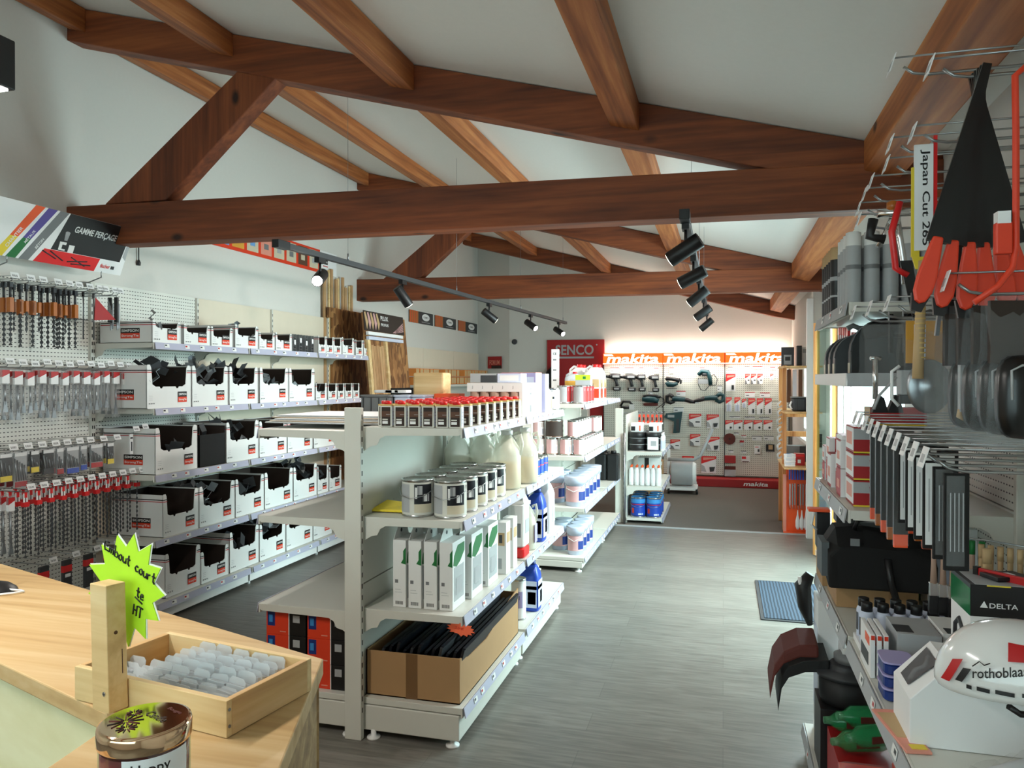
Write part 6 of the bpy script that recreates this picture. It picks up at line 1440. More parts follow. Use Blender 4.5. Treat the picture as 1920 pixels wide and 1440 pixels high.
t = root('orange_strap', 'orange band on a black holder at far end of low right shelf', 'strap', (.375, 3.25, z+.30)); b = MB(); b.box((-.05, -.03, 0), (.03, .03, .012), 'neonorange'); b.box((-.02, -.03, -.14), (.03, .03, 0), 'olive' if 'olive' in MC else 'black'); b.build('band', t, .003); b = MB(); b.tube([(-.03, -.03, 0), (-.04, -.03, -.05), (-.02, -.03, -.07)], .005, 'paper', n=6); b.build('clip', t)
for k, (x, y, r, h, m) in enumerate(((.56, 3.30, .045, .30, 'lgrey'), (.66, 3.18, .018, .30, 'green'), (.70, 3.16, .016, .30, 'green'))):
    b = MB(); b.lathe([(r, 0), (r, h*.8), (r*.95, h*.8, 'lgrey'), (r*.95, h)], m, n=16); tag(place(b.build('cylinder_pack'), (x, y, z)), ('wide pale cylinder behind the tool bag', 'green tube behind the tool bag, left', 'green tube behind the tool bag, right')[k], 'tube')
mk(.16, .10, .29, 'paper', [('-y', 'bluewhite', .1, .9, .3, .9)], .79, 3.1, z, 'white carton behind the green tubes')
# hanging brushes
def brush(handle, tip, bris):
    o = root('paint_brush', 'x', 'brush'); b = MB(); b.tube([(0, 0, 0), (0, 0, -.02), (0, 0, -.07), (0, 0, -.13)], .006, handle, rs=[.0055, .007, .0065, .009], n=10); b.build('handle', o)
    b = MB(); b.tube([(0, 0, .002), (0, 0, -.035)], .0075, tip, n=10); b.build('handle_tip', o)
    b = MB(); b.box((-.012, -.008, -.165), (.012, .008, -.128), 'chrome'); b.build('ferrule', o, .002)
    b = MB(); b.loft([[(.011*q*sx_, .007*q*sy_, zz) for sx_, sy_ in ((1, 1), (-1, 1), (-1, -1), (1, -1))] for q, zz in ((1, -.165), (1.15, -.205), (.95, -.215))], bris, False); b.build('bristles', o); return o
p = brush('canbrown', 'green', 'black'); p2 = brush('tan', 'tan', 'foam')
for i in range(6):
    o = p if i == 0 else dup(p); place(o, (.565+.021*i, 2.36-.01*i, 1.16)); o['label'] = 'green-tipped brush with black bristles hanging below the mid shelf, %s from left' % ORD[i]; o['group'] = 'green-tipped brushes'
for i in range(8):
    o = p2 if i == 0 else dup(p2); place(o, (.665+.019*i, 2.30-.012*i, 1.155)); o['label'] = 'bare wooden brush right of the green-tipped ones, %s from left' % ORD[i]; o['group'] = 'wooden brushes'
o = dup(p2); place(o, (.655, 2.22, 1.16)); o['label'] = 'single wide brush with golden bristles in front of the others'; o['group'] = 'wooden brushes'; o.scale = (1.5, 1, 1.05)
o = dup(p); place(o, (.80, 2.18, 1.155)); o['label'] = 'single green-tipped brush at the right of the wooden brushes'; o['group'] = 'green-tipped brushes'; o.scale = (1.3, 1, .8)
b = MB(); b.tube([(.555, 2.375, 1.165), (.69, 2.31, 1.165), (.83, 2.18, 1.165)], .0025, 'wire', n=6)
tag(b.build('brush_rail'), 'thin wire rail the brushes hang from', 'rail')
for k, (x, y, w, hh, a) in enumerate(((.72, 2.04, .30, .02, 0), (.78, 1.82, .22, .018, 0))):
    t = root('red_bar', 'flat red bar on the right panel, %s' % ('upper left one' if k == 0 else 'lower right one'), 'bar', (x, y, 1.115-.07*k), -.85); b = MB(); b.box((-w/2, -.01, -.012), (w/2, .0, .012), 'red'); b.build('bar', t, .002); b = MB(); b.box((-w/2-.012, -.012, -.014), (-w/2, .002, .014), 'black'); b.build('end_cap', t)
# boxed ear defenders
t = root('boxed_goods', 'black and white carton lettered DELTA on low right shelf', 'carton', (.635, 2.13, z+.135)); 
b = MB(); w, d, h = .13, .16, .20; b.box((-w/2, -d/2, 0), (w/2, d/2, h*.62), 'paper'); b.box((-w/2, -d/2, h*.62), (w/2, d/2, h), 'black'); b.box((-w/2-.001, -d/2, h*.62), (-w/2, d/2, h*.95), 'greenclear'); b.box((-w/2+.01, -d/2, h), (w/2, d/2, h+.001), 'lgrey'); b.build('carton_body', t, .0015)
b = MB(); b.text('DELTA', (-.025, -d/2-.002, h*.73), (1, 0, 0), (0, 0, 1), .012, 'paper', w=.06); b.add([(-.045, -d/2-.001, h*.73), (-.028, -d/2-.001, h*.73), (-.036, -d/2-.001, h*.81)], [(0, 1, 2)], 'paper'); b.box((-.03, -d/2-.001, h*.985), (.02, -d/2, h), 'yellow')
b.lathe([(.02, 0), (.026, 0)], 'grey', (0, 0, 0), n=4) if False else None
b.tube([(-w/2-.002, -.035, .02), (-w/2-.002, -.03, .075), (-w/2-.002, 0, .095), (-w/2-.002, .03, .075), (-w/2-.002, .035, .02)], .006, 'darkgrey', n=6)
for q in range(3): b.box((0, -d/2-.001, h*.54-.012*q), (.045-.01*q, -d/2, h*.56-.012*q), 'grey')
b.build('printing', t)
mk(.14, .17, .133, 'lgrey', [], .635, 2.13, z, 'grey carton under the DELTA carton')
mk(.09, .06, .010, 'black', [('top', 'paper', .3, .7, .3, .7)], .665, 2.12, z+.338, 'flat black packet lying on the DELTA carton', 'packet', 'packet', .4)
for k in range(2): mk(.022, .16, .30, 'white', [('-x', 'bluewhite', .2, .8, .75, 1), ('-y', 'lgrey', .2, .8, .3, .7)], .745+.05*k, 1.98-.07*k, z+.10, 'tall thin white carton on the right edge of photo, %s' % ('left' if k == 0 else 'right'), 'carton', 'carton', 0, 'tall thin white cartons')
b = MB(); b.box((.70, 1.82, z), (.86, 2.07, z+.098), 'lgrey'); tag(b.build('grey_carton', bevel=.002), 'low grey carton under the tall thin white cartons', 'carton')
# lilac bottles with black caps
def capbottle():
    b = MB(); b.lathe([(.02, 0), (.021, .004), (.021, .085), (.016, .095)], 'bluewhite', n=14); o = b.build('capped_bottle'); b = MB(); b.lathe([(.0165, .093), (.0165, .118), (.015, .12)], 'black', n=14); b.build('cap', o); b = MB(); b.add([(.0215*math.cos(a), .0215*math.sin(a), zz) for zz in (.02, .075) for a in (PI*.9, PI*1.05, PI*1.2)], [(0, 1, 4, 3), (1, 2, 5, 4)], 'darkgrey'); b.build('printed_label', o); return cat(o, 'bottle')
p = capbottle(); sps = [(.425+.046*i, 2.60-.055*j, z+.02) for j in range(2) for i in range(6)]
b = MB(); b.box((.40, 2.51, z), (.69, 2.63, z+.019), 'paper'); tag(b.build('bottle_tray'), 'low white tray holding the lilac bottles', 'tray')
row(p, sps, lambda i: 'lilac bottle with black cap, %s row, %s from left' % (('back', 'front')[i//6], ORD[i % 6]), 'lilac bottles')
M('lilacbottle', (200, 200, 225))
for k in range(3): mk(.012, .16, .12, 'paper', [('-x', 'orange', .1, .5, .7, .9), ('-x', 'darkgrey', .2, .9, .2, .5), ('-y', 'toolred', .1, .9, .88, .98)], .398+.017*k, 2.37, z, 'thin white catalogue stood on end, %s of three' % ORD[k], 'catalogue', 'catalogue', 0, 'white catalogues')
mk(.11, .16, .13, 'lgrey', [('top', 'darkgrey', .0, .4, .1, .5)], .515, 2.37, z, 'pale carton right of the catalogues'); mk(.12, .16, .135, 'white', [('top', 'darkgrey', .1, .5, .0, .3)], .635, 2.385, z, 'white carton right of the pale carton, behind the helmet')
for k in range(3):
    t = root('blue_container', 'translucent blue lidded container, %s in its stack' % ('lowest', 'middle', 'topmost')[k], 'container', (.435, 2.18, z+.034*k), 0, 'blue containers'); b = MB(); b.rbox((0, 0, .014), (.075, .10, .028), 'dblue', .018); b.build('container_body', t); b = MB(); b.rbox((0, 0, .031), (.08, .105, .005), 'lilac', .02); b.build('lid', t)
# white dispenser carton with window
t = root('dispenser_carton', 'white angular dispenser carton under the helmet', 'carton', (.56, 1.975, z)); b = MB(); F2 = frame((0, 0, 0), (1, 0, 0), (0, 0, 1))
b.prism([(-.155, 0), (.16, 0), (.16, .172), (-.075, .188), (-.155, .105)], -.085, .085, 'paper'); b.build('carton_body', t, .002)
b = MB(); b.add([(-.146, -.03, .116), (-.146, .045, .116), (-.086, .06, .179), (-.088, -.045, .177)], [(0, 1, 2, 3)], 'darkgrey'); b.v = [v+Vector((-.0015, 0, .0015)) for v in b.v]; b.build('window', t)
b = MB(); b.tube([(-.140, -.02, .126), (-.125, .0, .142), (-.11, -.02, .158), (-.095, .01, .172)], .007, 'plasticfilm', n=6); b.build('film_in_window', t)
mk(.055, .22, .006, 'salmon', [('top', 'tan', .1, .9, .3, .9), ('top', 'yellow', .3, .9, .05, .15)], .40, 1.96, z, 'flat pinkish packet on the shelf edge by the dispenser carton', 'packet', 'packet', .15)
# helmet
t = root('climbing_helmet', 'white helmet with red and black vents resting on the dispenser carton', 'helmet', (.585, 1.80, z+.197), -.22)
b = MB(); nseg, nr = 32, 12; rings = []
for i in range(nr+1):
    ph = (i/nr)*PI*.5; k = math.cos(ph)**.85 if i < nr else .02; zz = .128*math.sin(ph)**1.0
    rings.append([(.145*k*math.cos(2*PI*j/nseg)*(1.04 if math.cos(2*PI*j/nseg) < 0 else 1.12), .105*k*math.sin(2*PI*j/nseg), zz+.012*math.cos(2*PI*j/nseg)*(1-i/nr)) for j in range(nseg)])
rings = [[(p[0]*.97, p[1]*.97, p[2]-.022) for p in rings[0]]]+rings
b.loft(rings, 'helmet', True); sh = b.build('shell', t); sd = sh.modifiers.new('s', 'SUBSURF'); sd.levels = 1; sd.render_levels = 1
def onshell(px, pz, off=.0015):   # point on the near side of the shell
    x = px/(.145*1.08); zz = max(min(pz/.128, .99), 0); kk = math.cos(math.asin(zz))**.85; y2 = max(kk*kk-x*x, .0); return (px, -.105*math.sqrt(y2)-off-.002, pz)
def patch(P, m, off=.002):
    c = (sum(p[0] for p in P)/len(P), sum(p[1] for p in P)/len(P)); b = MB(); fine = []
    for i in range(len(P)):
        a, e = P[i], P[(i+1) % len(P)]
        for q in range(4): fine.append((a[0]+(e[0]-a[0])*q/4, a[1]+(e[1]-a[1])*q/4))
    vs = [onshell(*c, off=off)]; 
    for s_ in (.5, 1): vs += [onshell(c[0]+(p[0]-c[0])*s_, c[1]+(p[1]-c[1])*s_, off) for p in fine]
    n = len(fine); fs = [(0, 1+i, 1+(i+1) % n) for i in range(n)]+[(1+i, 1+n+i, 1+n+(i+1) % n, 1+(i+1) % n) for i in range(n)]
    b.add(vs, fs, m, True); return b
patch([(-.137, .004), (-.122, .004), (-.098, .056), (-.116, .050)], 'red', .003).build('red_vent', t); patch([(-.112, .012), (-.100, .012), (-.084, .042), (-.098, .040)], 'black', .003).build('vent', t)
patch([(-.02, .102), (.06, .098), (.03, .075), (-.022, .07)], 'red', .0035).build('red_vent', t)
for xx, ww in ((-.088, .009), (-.064, .022), (-.028, .032), (.012, .024)): patch([(xx-ww/2, .004+(xx+.06)*.06), (xx+ww/2, .004+(xx+.06)*.06), (xx+ww/2, .012+(xx+.06)*.06), (xx-ww/2, .012+(xx+.06)*.06)], 'black', .003).build('vent', t)
b = MB(); b.text('rothoblaas', (0, 0, 0), (1, 0, 0), (0, 1, 0), .017, 'ink', w=.088); b.v = [Vector(onshell(-.082+v.x*1.05, .026+v.y*1.1+v.x*.28, .0045)) for v in b.v]; b.build('lettering', t)
b = MB(); b.tube([onshell(-.082, .048, .004), onshell(-.07, .060, .004), onshell(-.062, .055, .004), onshell(-.052, .061, .004)], .0012, 'ink', n=5); b.build('mountain_mark', t)
b = MB(); b.tube([(-.02, -.09, -.02), (.0, -.08, -.035), (.03, -.085, -.03), (.05, -.07, -.03)], .007, 'black', n=6); b.build('strap', t)
# clear bags at the very front
for k, (x, y, s) in enumerate(((.60, 1.70, 1.0), (.66, 1.56, 1.15))):
    b = MB(); rr = random.Random(k+5); n, m_ = 14, 10; vs = []
    for i in range(n+1):
        for j in range(m_+1):
            a = PI*j/m_; u_ = (i/n-.5)*2
            vs.append(((u_*.17+rr.uniform(-.004, .004))*s, math.cos(a)*.09*s*(1-.5*u_*u_)+rr.uniform(-.004, .004), (math.sin(a)*.10*(1-.75*u_**4)*(.7+.3*math.sin(5*u_+2*j))+rr.uniform(-.003, .003))*s+.004))
    b.add(vs, [(i*(m_+1)+j, (i+1)*(m_+1)+j, (i+1)*(m_+1)+j+1, i*(m_+1)+j+1) for i in range(n) for j in range(m_)], 'plasticfilm', True)
    o = b.build('clear_bag'); place(o, (x, y, z), .4); tag(o, 'crumpled clear plastic bag lying at the lower right corner, %s' % ('nearer the dispenser carton' if k == 0 else 'nearest the camera'), 'bag')
    for q in range(2):
        b = MB(); b.tube([(-.13*s, .0, .02+.035*q), (-.05*s, -.03, .06+.03*q), (.05*s, -.02, .07+.02*q), (.14*s, .02, .03+.03*q)], .018, 'lgrey', n=8); b.build('grey_hose', o)
# base shelf goods
z = ZBR+.001
for k, (x, y, w, d, h) in enumerate(((.42, 3.38, .10, .16, .58), (.50, 3.20, .12, .12, .45))): mk(w, d, h, 'paper', [('-y', 'lgrey', .2, .8, .4, .5), ('-x', 'bluewhite', .1, .9, .2, .8)], x, y, z, ('tall white carton at far end of the right base shelf', 'shorter white carton beside the tall one on right base shelf')[k])
t = root('visor', 'black and white curved visor leaning at the end of low shelf', 'visor', (.36, 3.50, .62)); b = MB(); b.tube([(0, 0, .14), (-.03, .0, .09), (-.02, 0, .0), (.0, 0, -.08)], .03, 'black', rs=[.02, .035, .03, .012], n=10); b.build('visor_body', t); b = MB(); b.tube([(-.045, -.02, .13), (-.04, -.02, .07), (-.02, -.02, .03)], .008, 'paper', n=6); b.build('white_rim', t)
t = root('rain_hat', 'maroon and black brimmed mesh cap hanging over the base shelf', 'hat', (.27, 3.22, .47)); t.scale = (.85, 1, .9); b = MB()
b.loft([[(xx, yy, zz) for yy, zz in ((-.09, -.02+dz), (.09, .02+dz), (.10, .05+dz), (-.08, .03+dz))] for xx, dz in ((.10, .08), (.02, .075), (-.05, .04), (-.09, -.02), (-.11, -.12))], 'maroon', False); b.build('brim', t, .01)
b = MB(); b.loft([[(xx, yy, zz) for yy, zz in ((-.10, -.03+dz), (.08, 0+dz), (.08, .03+dz), (-.10, .02+dz))] for xx, dz in ((.14, .04), (.04, .03), (-.03, -.0), (-.06, -.05), (-.075, -.15))], 'rubber', False); b.build('lining', t, .01)
t = root('grey_spool', 'grey-topped black spool on the right base shelf', 'spool', (.45, 3.14, z+.25)); b = MB(); b.lathe([(.09, 0), (.095, .02), (.095, .10)], 'rubber', n=28); b.build('drum', t); b = MB(); b.lathe([(.105, .10), (.108, .115), (.06, .12), (.06, .135), (.055, .145)], 'darkgrey', n=28); b.lathe([(.06, .145), (.06, .17), (.04, .175)], 'grey', (.02, .02, 0), n=24); b.build('top_disc', t)
mk(.22, .20, .248, 'black', [], .46, 3.14, z, 'black carton under the grey spool')
for k in range(4):
    t = root('green_bottle_pack', 'clear green-tinted bottle lying on the right base shelf, %s' % ORD[k], 'bottle', (.44+.03*(k % 2), 2.96-.075*k, z+.245+.055*(k % 2)), .1+.12*k, 'green bottles'); b = MB()
    b.tube([(-.09, 0, .0), (-.07, 0, .0), (-.04, 0, .0), (.08, 0, 0), (.1, 0, 0)], .03, 'greenclear', rs=[.012, .014, .034, .036, .03], n=14); b.build('bottle_body', t); b = MB(); b.tube([(-.085, 0, 0), (-.06, 0, 0)], .014, 'plasticfilm'); b.box((-.02, -.037, -.01), (.06, -.033, .012), 'maroon'); b.build('label', t)
mk(.26, .30, .20, 'fred', [], .50, 2.86, z, 'dark red carton under the green bottles') 
for k in range(2):
    t = mk(.15, .14, .135, 'toolred', [('-y', 'dblue', .1, .6, .1, .55), ('-y', 'orange', 0, 1, .75, .8), ('top', 'brightred', .1, .9, .1, .9)], .435+.165*k, 2.58+.04*k, z+.105, 'orange red packet wrapped in clear film on the base shelf, %s' % ('left' if k == 0 else 'right'), 'wrapped_packet', 'packet')
    b = MB(); b.rbox((0, 0, .07), (.16, .15, .145), 'plasticfilm', .02); b.build('film', t)
b = MB(); b.cyl((0, 0, 0), (0, .06, 0), .05, 'yellow', n=20); o = b.build('yellow_roll'); place(o, (.50, 2.36, z+.12)); o.scale = (1.6, 1, 1.6); tag(o, 'yellow roll at the bottom right under the shelf', 'roll')
mk(.34, .26, .103, 'lgrey', [], .53, 2.60, z, 'flat pale carton under the film-wrapped packets')
mk(.2, .12, .04, 'lgrey', [], .50, 2.39, z, 'small pale carton under the yellow roll')

# ================================================================ far right: glass door leaf, wooden shelf, orange stand
t = root('door_leaf', 'open glass door leaf with a yellow wooden edge by the entrance', 'door', (.965, 6.99, 0), 1.98)
L_ = .42
b = MB(); b.box((L_-.035, -.02, 0.01), (L_, .02, 2.1), 'honey'); b.build('edge_post', t); b = MB(); b.box((0, -.02, .01), (.03, .02, 2.1), 'white'); b.box((.03, -.015, .01), (L_-.035, .015, .06), 'white'); b.box((.03, -.015, 2.05), (L_-.035, .015, 2.1), 'white'); b.build('frame', t, .002)
b = MB(); b.box((.03, -.004, .06), (L_-.035, .004, 2.05), 'glassgreen'); b.build('glass', t); b = MB(); b.box((L_-.03, -.05, .98), (L_-.01, -.02, 1.10), 'black'); b.build('handle', t)
t = root('wooden_shelf', 'open orange-brown timber shelf unit before the tool display', 'shelves', (.62, 8.55, 0))
for x in (0, .30):
    for y in (0, .55): b = MB(); b.box((x-.02, y-.02, 0), (x+.02, y+.02, 1.74), 'shelfwood'); b.build('post', t, .003)
for z_ in (.98, 1.20, .70): 
    for y in (.55,): b = MB(); b.box((.02, y-.015, z_-.03), (.28, y+.015, z_+.03), 'shelfwood'); b.build('cross_rail', t, .002)
for z_ in (1.73, 1.265, .70): b = MB(); b.box((-.03, -.40, z_-.018), (.33, .58, z_), 'pineY'); b.build('board', t, .002)
bz = 1.731
mk(.13, .03, .21, 'darkgrey', [('-y', 'lgrey', .2, .8, .1, .6), ('-y', 'black', .3, .7, .3, .5)], .665, 8.75, bz, 'dark pictured carton on top of the timber shelf unit')
mk(.05, .14, .22, 'black', [], .775, 8.70, bz, 'plain black carton on top of the timber shelf unit'); mk(.10, .04, .21, 'paper', [('-y', 'lgrey', .1, .9, .7, .9)], .86, 8.78, bz, 'white carton on top of the timber shelf unit'); mk(.06, .05, .13, 'black', [('-y', 'red', .15, .8, .3, .9)], .90, 8.62, bz, 'small black and red carton on the timber shelf unit')
t = root('storage_bin', 'dark grey ribbed bin with a clip on the timber shelf', 'bin', (.80, 8.36, 1.267)); b = MB(); b.rbox((0, 0, .07), (.26, .20, .14), 'darkgrey', .03); b.build('bin_body', t); b = MB()
for q in range(3): b.box((-.08+.07*q, -.104, .01), (-.075+.07*q, -.1, .13), 'black')
b.rbox((0, 0, .142), (.27, .21, .01), 'grey', .03); b.build('lid', t); b = MB(); b.tube([(-.13, -.08, .10), (-.15, -.09, .06), (-.13, -.1, .02)], .01, 'paper', n=6); b.build('clip', t)
mk(.20, .12, .10, 'darkgrey', [('-y', 'grey', .1, .8, .2, .8)], .77, 9.0, .99+.05, 'dark grey box between the timber cross rails') if False else None
mk(.22, .16, .17, 'grey', [('-y', 'darkgrey', .6, 1, 0, 1)], .77, 8.85, .702, 'grey box on the lowest timber board'); mk(.10, .10, .12, 'red', [('-y', 'paper', .3, .6, .2, .5), ('-y', 'brightred', .1, .9, .75, .9)], .76, 8.45, .702, 'small red tin on the lowest timber board'); mk(.08, .08, .10, 'lgrey', [('-y', 'darkgrey', .1, .9, .1, .9)], .87, 8.47, .702, 'grey printed pack right of the small red tin')
for k in range(6): mk(.10, .06, .02, 'paper', [('top', 'lblue', .1, .6, .1, .9)], .655, 8.30+.02*(k % 2), .702+.021*k, 'blue and white leaflet pack piled on the timber shelf corner, %s' % ORD[k], 'leaflets', 'leaflet pack', .1*k, 'leaflet packs')
for k in range(7):
    b = MB(); b.tube([(0, 0, 0), (-.03, -.02, -.03), (-.02, .0, -.07), (.02, .01, -.05)], .012, 'plastic', n=6); tag(place(b.build('bagged_part'), (.585, 8.60+.03*(k % 3), 1.36-.09*k)), 'clear bagged part hanging on the left of timber shelf, %s from the top' % ORD[k], 'bagged part', 'bagged parts')
for k in range(3): b = MB(); b.box((-.02, -.01, -.36), (.02, .01, 0), ('brown', 'bluewhite', 'brown')[k]); tag(place(b.build('hanging_strip'), (.69+.06*k, 8.9, 1.70)), ('left brown strip', 'pale blue strip', 'right brown strip')[k]+' hanging below the top timber board', 'strip')
t = root('orange_stand', 'orange floor display stand hung with silver strips', 'display stand', (.63, 8.42, 0)); b = MB(); b.box((0, 0, .012), (.30, .02, .66), 'orange'); b.box((-.03, -.06, 0), (.30, .02, .012), 'orange'); b.box((-.03, -.02, .0), (-.0, .02, .60), 'salmon'); b.build('panel', t, .002)
b = MB()
for q in range(5): b.tube([(.06+.05*q, 0, .50), (.06+.05*q, -.10, .50)], .004, 'wire', n=6)
b.build('hooks', t)
for k in range(10):
    b = MB(); b.box((-.006, -.006, -.22), (.006, .006, 0), ('lgrey', 'steel', 'lgrey', 'darkgrey')[k % 4]); b.cyl((0, 0, -.22), (.004, 0, -.26), .003, 'steel', n=6); tag(place(b.build('silver_bit'), (.66+.026*k, 8.34+.02*(k % 3), .515)), 'silver strip hanging on the orange stand, %s from left' % ORD[k], 'strip', 'silver strips')
for k in range(4):
    b = MB(); b.lathe([(.004, 0), (.008, -.05), (.022, -.11), (.022, -.17), (.01, -.20)][::-1], 'paper', n=12, sy=.4); tag(place(b.build('white_paddle'), (.74+.04*k, 8.385, .24)), 'white paddle-shaped piece low on the orange stand, %s from left' % ORD[k], 'paddle', 'white paddles')
for k in range(8):
    b = MB(); b.box((-.008, -.008, -.11), (.008, .008, 0), 'blue' if k < 6 else 'darkgrey'); tag(place(b.build('blue_strip'), (.66+.026*k, 8.38, .665)), 'short %s strip above the silver strips, %s from left' % ('blue' if k < 6 else 'dark', ORD[k]), 'strip', 'short strips')
# ================================================================ counter in the lower left foreground
ZC = 1.0
ca = AZ(7, 1058, ZC); cb = AZ(606, 1235, ZC); dirv = (cb-ca).normalized()      # far edge direction
ang = math.atan2(dirv.y, dirv.x)
far0 = ca-dirv*1.2; corner = cb
cr = AZ(528, 1432, ZC); sd = (cr-cb).normalized(); near_r = cb+sd*.62
e0 = AZ(0, 1243, ZC); e1 = AZ(183, 1330, ZC); ed = (e1-e0).normalized()
inner = e1+ed*.07; far1 = e0-ed*1.0; near_l = inner+sd*.42-Vector((.10, 0, 0))
t = root('shop_counter', 'pale oak topped counter filling the lower left foreground', 'counter', (0, 0, 0))
P = [far0, corner, near_r, near_l, inner, far1]; th = .036
b = MB(); n = len(P); b.add([(p.x, p.y, ZC) for p in P]+[(p.x, p.y, ZC-th) for p in P], [tuple(range(n))[::-1], tuple(range(n, 2*n))]+[(i, (i+1) % n, n+(i+1) % n, n+i) for i in range(n)], 'counterwood')
o = b.build('worktop', t, .003)
def insetp(a, c, off): 
    d = (c-a).normalized(); nrm = Vector((-d.y, d.x, 0)); return a+nrm*off, c+nrm*off
for (a, c, nm, m) in ((far1, inner, 'front_panel', 'plywood'), (inner, near_l, 'front_panel', 'plywood'), (corner, far0, 'back_board', 'oldwood'), (near_r, corner, 'end_board', 'oldwood')):
    b = MB(); d = (c-a).normalized(); nr = Vector((-d.y, d.x, 0)); q = [a+nr*.012, c+nr*.012, c+nr*.03, a+nr*.03]
    b.add([(p.x, p.y, ZC-th-.001) for p in q]+[(p.x, p.y, .0) for p in q], [(0, 1, 2, 3), (7, 6, 5, 4), (0, 4, 5, 1), (1, 5, 6, 2), (2, 6, 7, 3), (3, 7, 4, 0)], m); b.build(nm, t)
# wooden tray of clear boxes
p0 = AZ(140, 1312, ZC); p1 = AZ(425, 1386, ZC); 
ta = math.atan2((p1-p0).y, (p1-p0).x); TW = (p1-p0).length
p2 = AZ(606, 1300, ZC); TD = ((p2-p1).length)
t = root('wooden_tray', 'pale wooden tray of clear plastic boxes on the counter', 'tray', p0+Vector((0, 0, .001)), ta)
tb = math.atan2((p2-p1).y, (p2-p1).x)-ta; H = .062; q = .012
sk = Matrix(((1, math.cos(tb)/math.sin(tb)*1.0, 0, 0), (0, 1, 0, 0), (0, 0, 1, 0), (0, 0, 0, 1)))
TDy = TD*math.sin(tb)
sk = Matrix.Identity(4); 
b = MB(); b.box((0, 0, 0), (TW, q, H), 'pine'); b.build('front_board', t, .001)
b = MB(); b.box((TW-q, q, 0), (TW, TDy-q, H), 'pineY'); b.build('side_board', t, .001)
b = MB(); b.box((0, q, 0), (q, TDy-q, H), 'pineY'); b.build('side_board', t, .001)
b = MB(); b.box((0, TDy-q, 0), (TW, TDy, H), 'pine'); b.build('back_board', t, .001)
b = MB(); b.box((q, q, 0), (TW-q, TDy-q, .005), 'pine'); b.build('bottom', t)
for zz in (.018, .046): b = MB(); b.cyl((TW, .006, zz), (TW+.001, .006, zz), .003, 'steel', n=10); b.build('screw', t)
TM = t.matrix_basis.copy() if False else (Matrix.Translation(p0+Vector((0, 0, .001))) @ Matrix.Rotation(ta, 4, 'Z'))
def clearbox():
    w, d, h = .042, .027, .014
    b = MB(); b.box((-w/2, -d/2, 0), (w/2, d/2, h), 'plastic'); b.box((-w/2+.002, -d/2+.002, h), (w/2-.002, d/2-.002, h+.0015), 'plasticfilm'); o = b.build('clear_box', bevel=.0008)
    b = MB(); b.prism([(-w/2, 0), (w/2, 0), (w/2, .02), (w/2-.006, .026), (-w/2+.006, .026), (-w/2, .02)], d/2, d/2+.001, 'plastic', Matrix.Translation((0, 0, h*.6))); b.build('hanging_flap', o)
    b = MB(); b.cyl((-w*.3, 0, h*.5), (w*.3, 0, h*.5), .003, 'steel', n=6); b.build('bit', o); return cat(o, 'box')
p = clearbox(); k = 0; rr = random.Random(11)
nx, ny = int((TW-.03)/.046), int((TDy-.03)/.021)
lst = []
for j in range(ny):
    for i in range(nx):
        if i < 2 and j > ny*.45: continue
        x = .035+i*.046+rr.uniform(-.003, .003); y = .03+j*.021+rr.uniform(-.002, .002); zz = .006+(.022 if (i > 1 and j > 1) else .008)+.004*(j % 2)
        lst.append((x, y, zz))
for i, (x, y, zz) in enumerate(lst):
    o = p if i == 0 else dup(p); w_ = TM @ Vector((x, y, zz)); o.location = w_; o.rotation_euler = (-.25+rr.uniform(-.1, .1), rr.uniform(-.05, .05), ta+rr.uniform(-.08, .08)); tag(o, 'small clear plastic bit box with a hanging flap, lying in the wooden tray', None, 'clear bit boxes in the tray')
# upright post screwed to the tray with the price star
pb0 = AZ(232, 1335, ZC); t = root('wooden_post', 'upright square wooden post in front of the tray, screw near its foot', 'post', pb0+Vector((0, 0, .0015)), ta-.12)
t.rotation_euler.y = -.035; t.rotation_euler.x = 0
b = MB(); b.box((-.032, -.038, .012), (.018, -.002, .235), 'pineZ' if 'pineZ' in MC else 'profile2' if 'profile2' in MC else 'pine'); b.build('post', t, .0015)
b = MB(); b.cyl((.006, -.038, .045), (.006, -.0395, .045), .004, 'chrome', n=12); b.box((.003, -.040, .0445), (.009, -.0395, .0455), 'darkgrey'); b.build('screw', t)
b = MB(); b.box((-.004, -.028, 0), (.016, -.004, .012), 'profile'); b.build('splinter', t)
b = MB(); b.box((.0181, -.012, .075), (.0184, -.0105, .118), 'brown'); b.cyl((.018, -.022, .150), (.0184, -.022, .150), .0035, 'brown', n=10); b.build('knot', t)
c = pb0+Vector((.0, .0, 0))
t2 = root('price_star', 'neon yellow star-shaped price card with handwriting behind the post', 'price card', (pb0.x-.012, pb0.y+.022, ZC+.218), ta-.05)
t2.scale = (1.32,)*3; t2.rotation_euler.x = -.05; t2.rotation_euler.y = .12
rr = random.Random(4); SP = []
for k in range(26):
    a = 2*PI*k/26+.1; q_ = (.079+rr.uniform(-.006, .008)) if k % 2 == 0 else .055; SP.append((q_*math.cos(a), q_*math.sin(a)*1.0))
b = MB(); b.prism(SP, -.0006, .0006, 'neon'); b.build('card', t2)
b = MB(); cx = [p for p in SP]; b.prism([(p[0]*1.02+.0015, p[1]*1.02+.0015) for p in SP], .0007, .0012, 'paper'); b.build('card_back', t2)
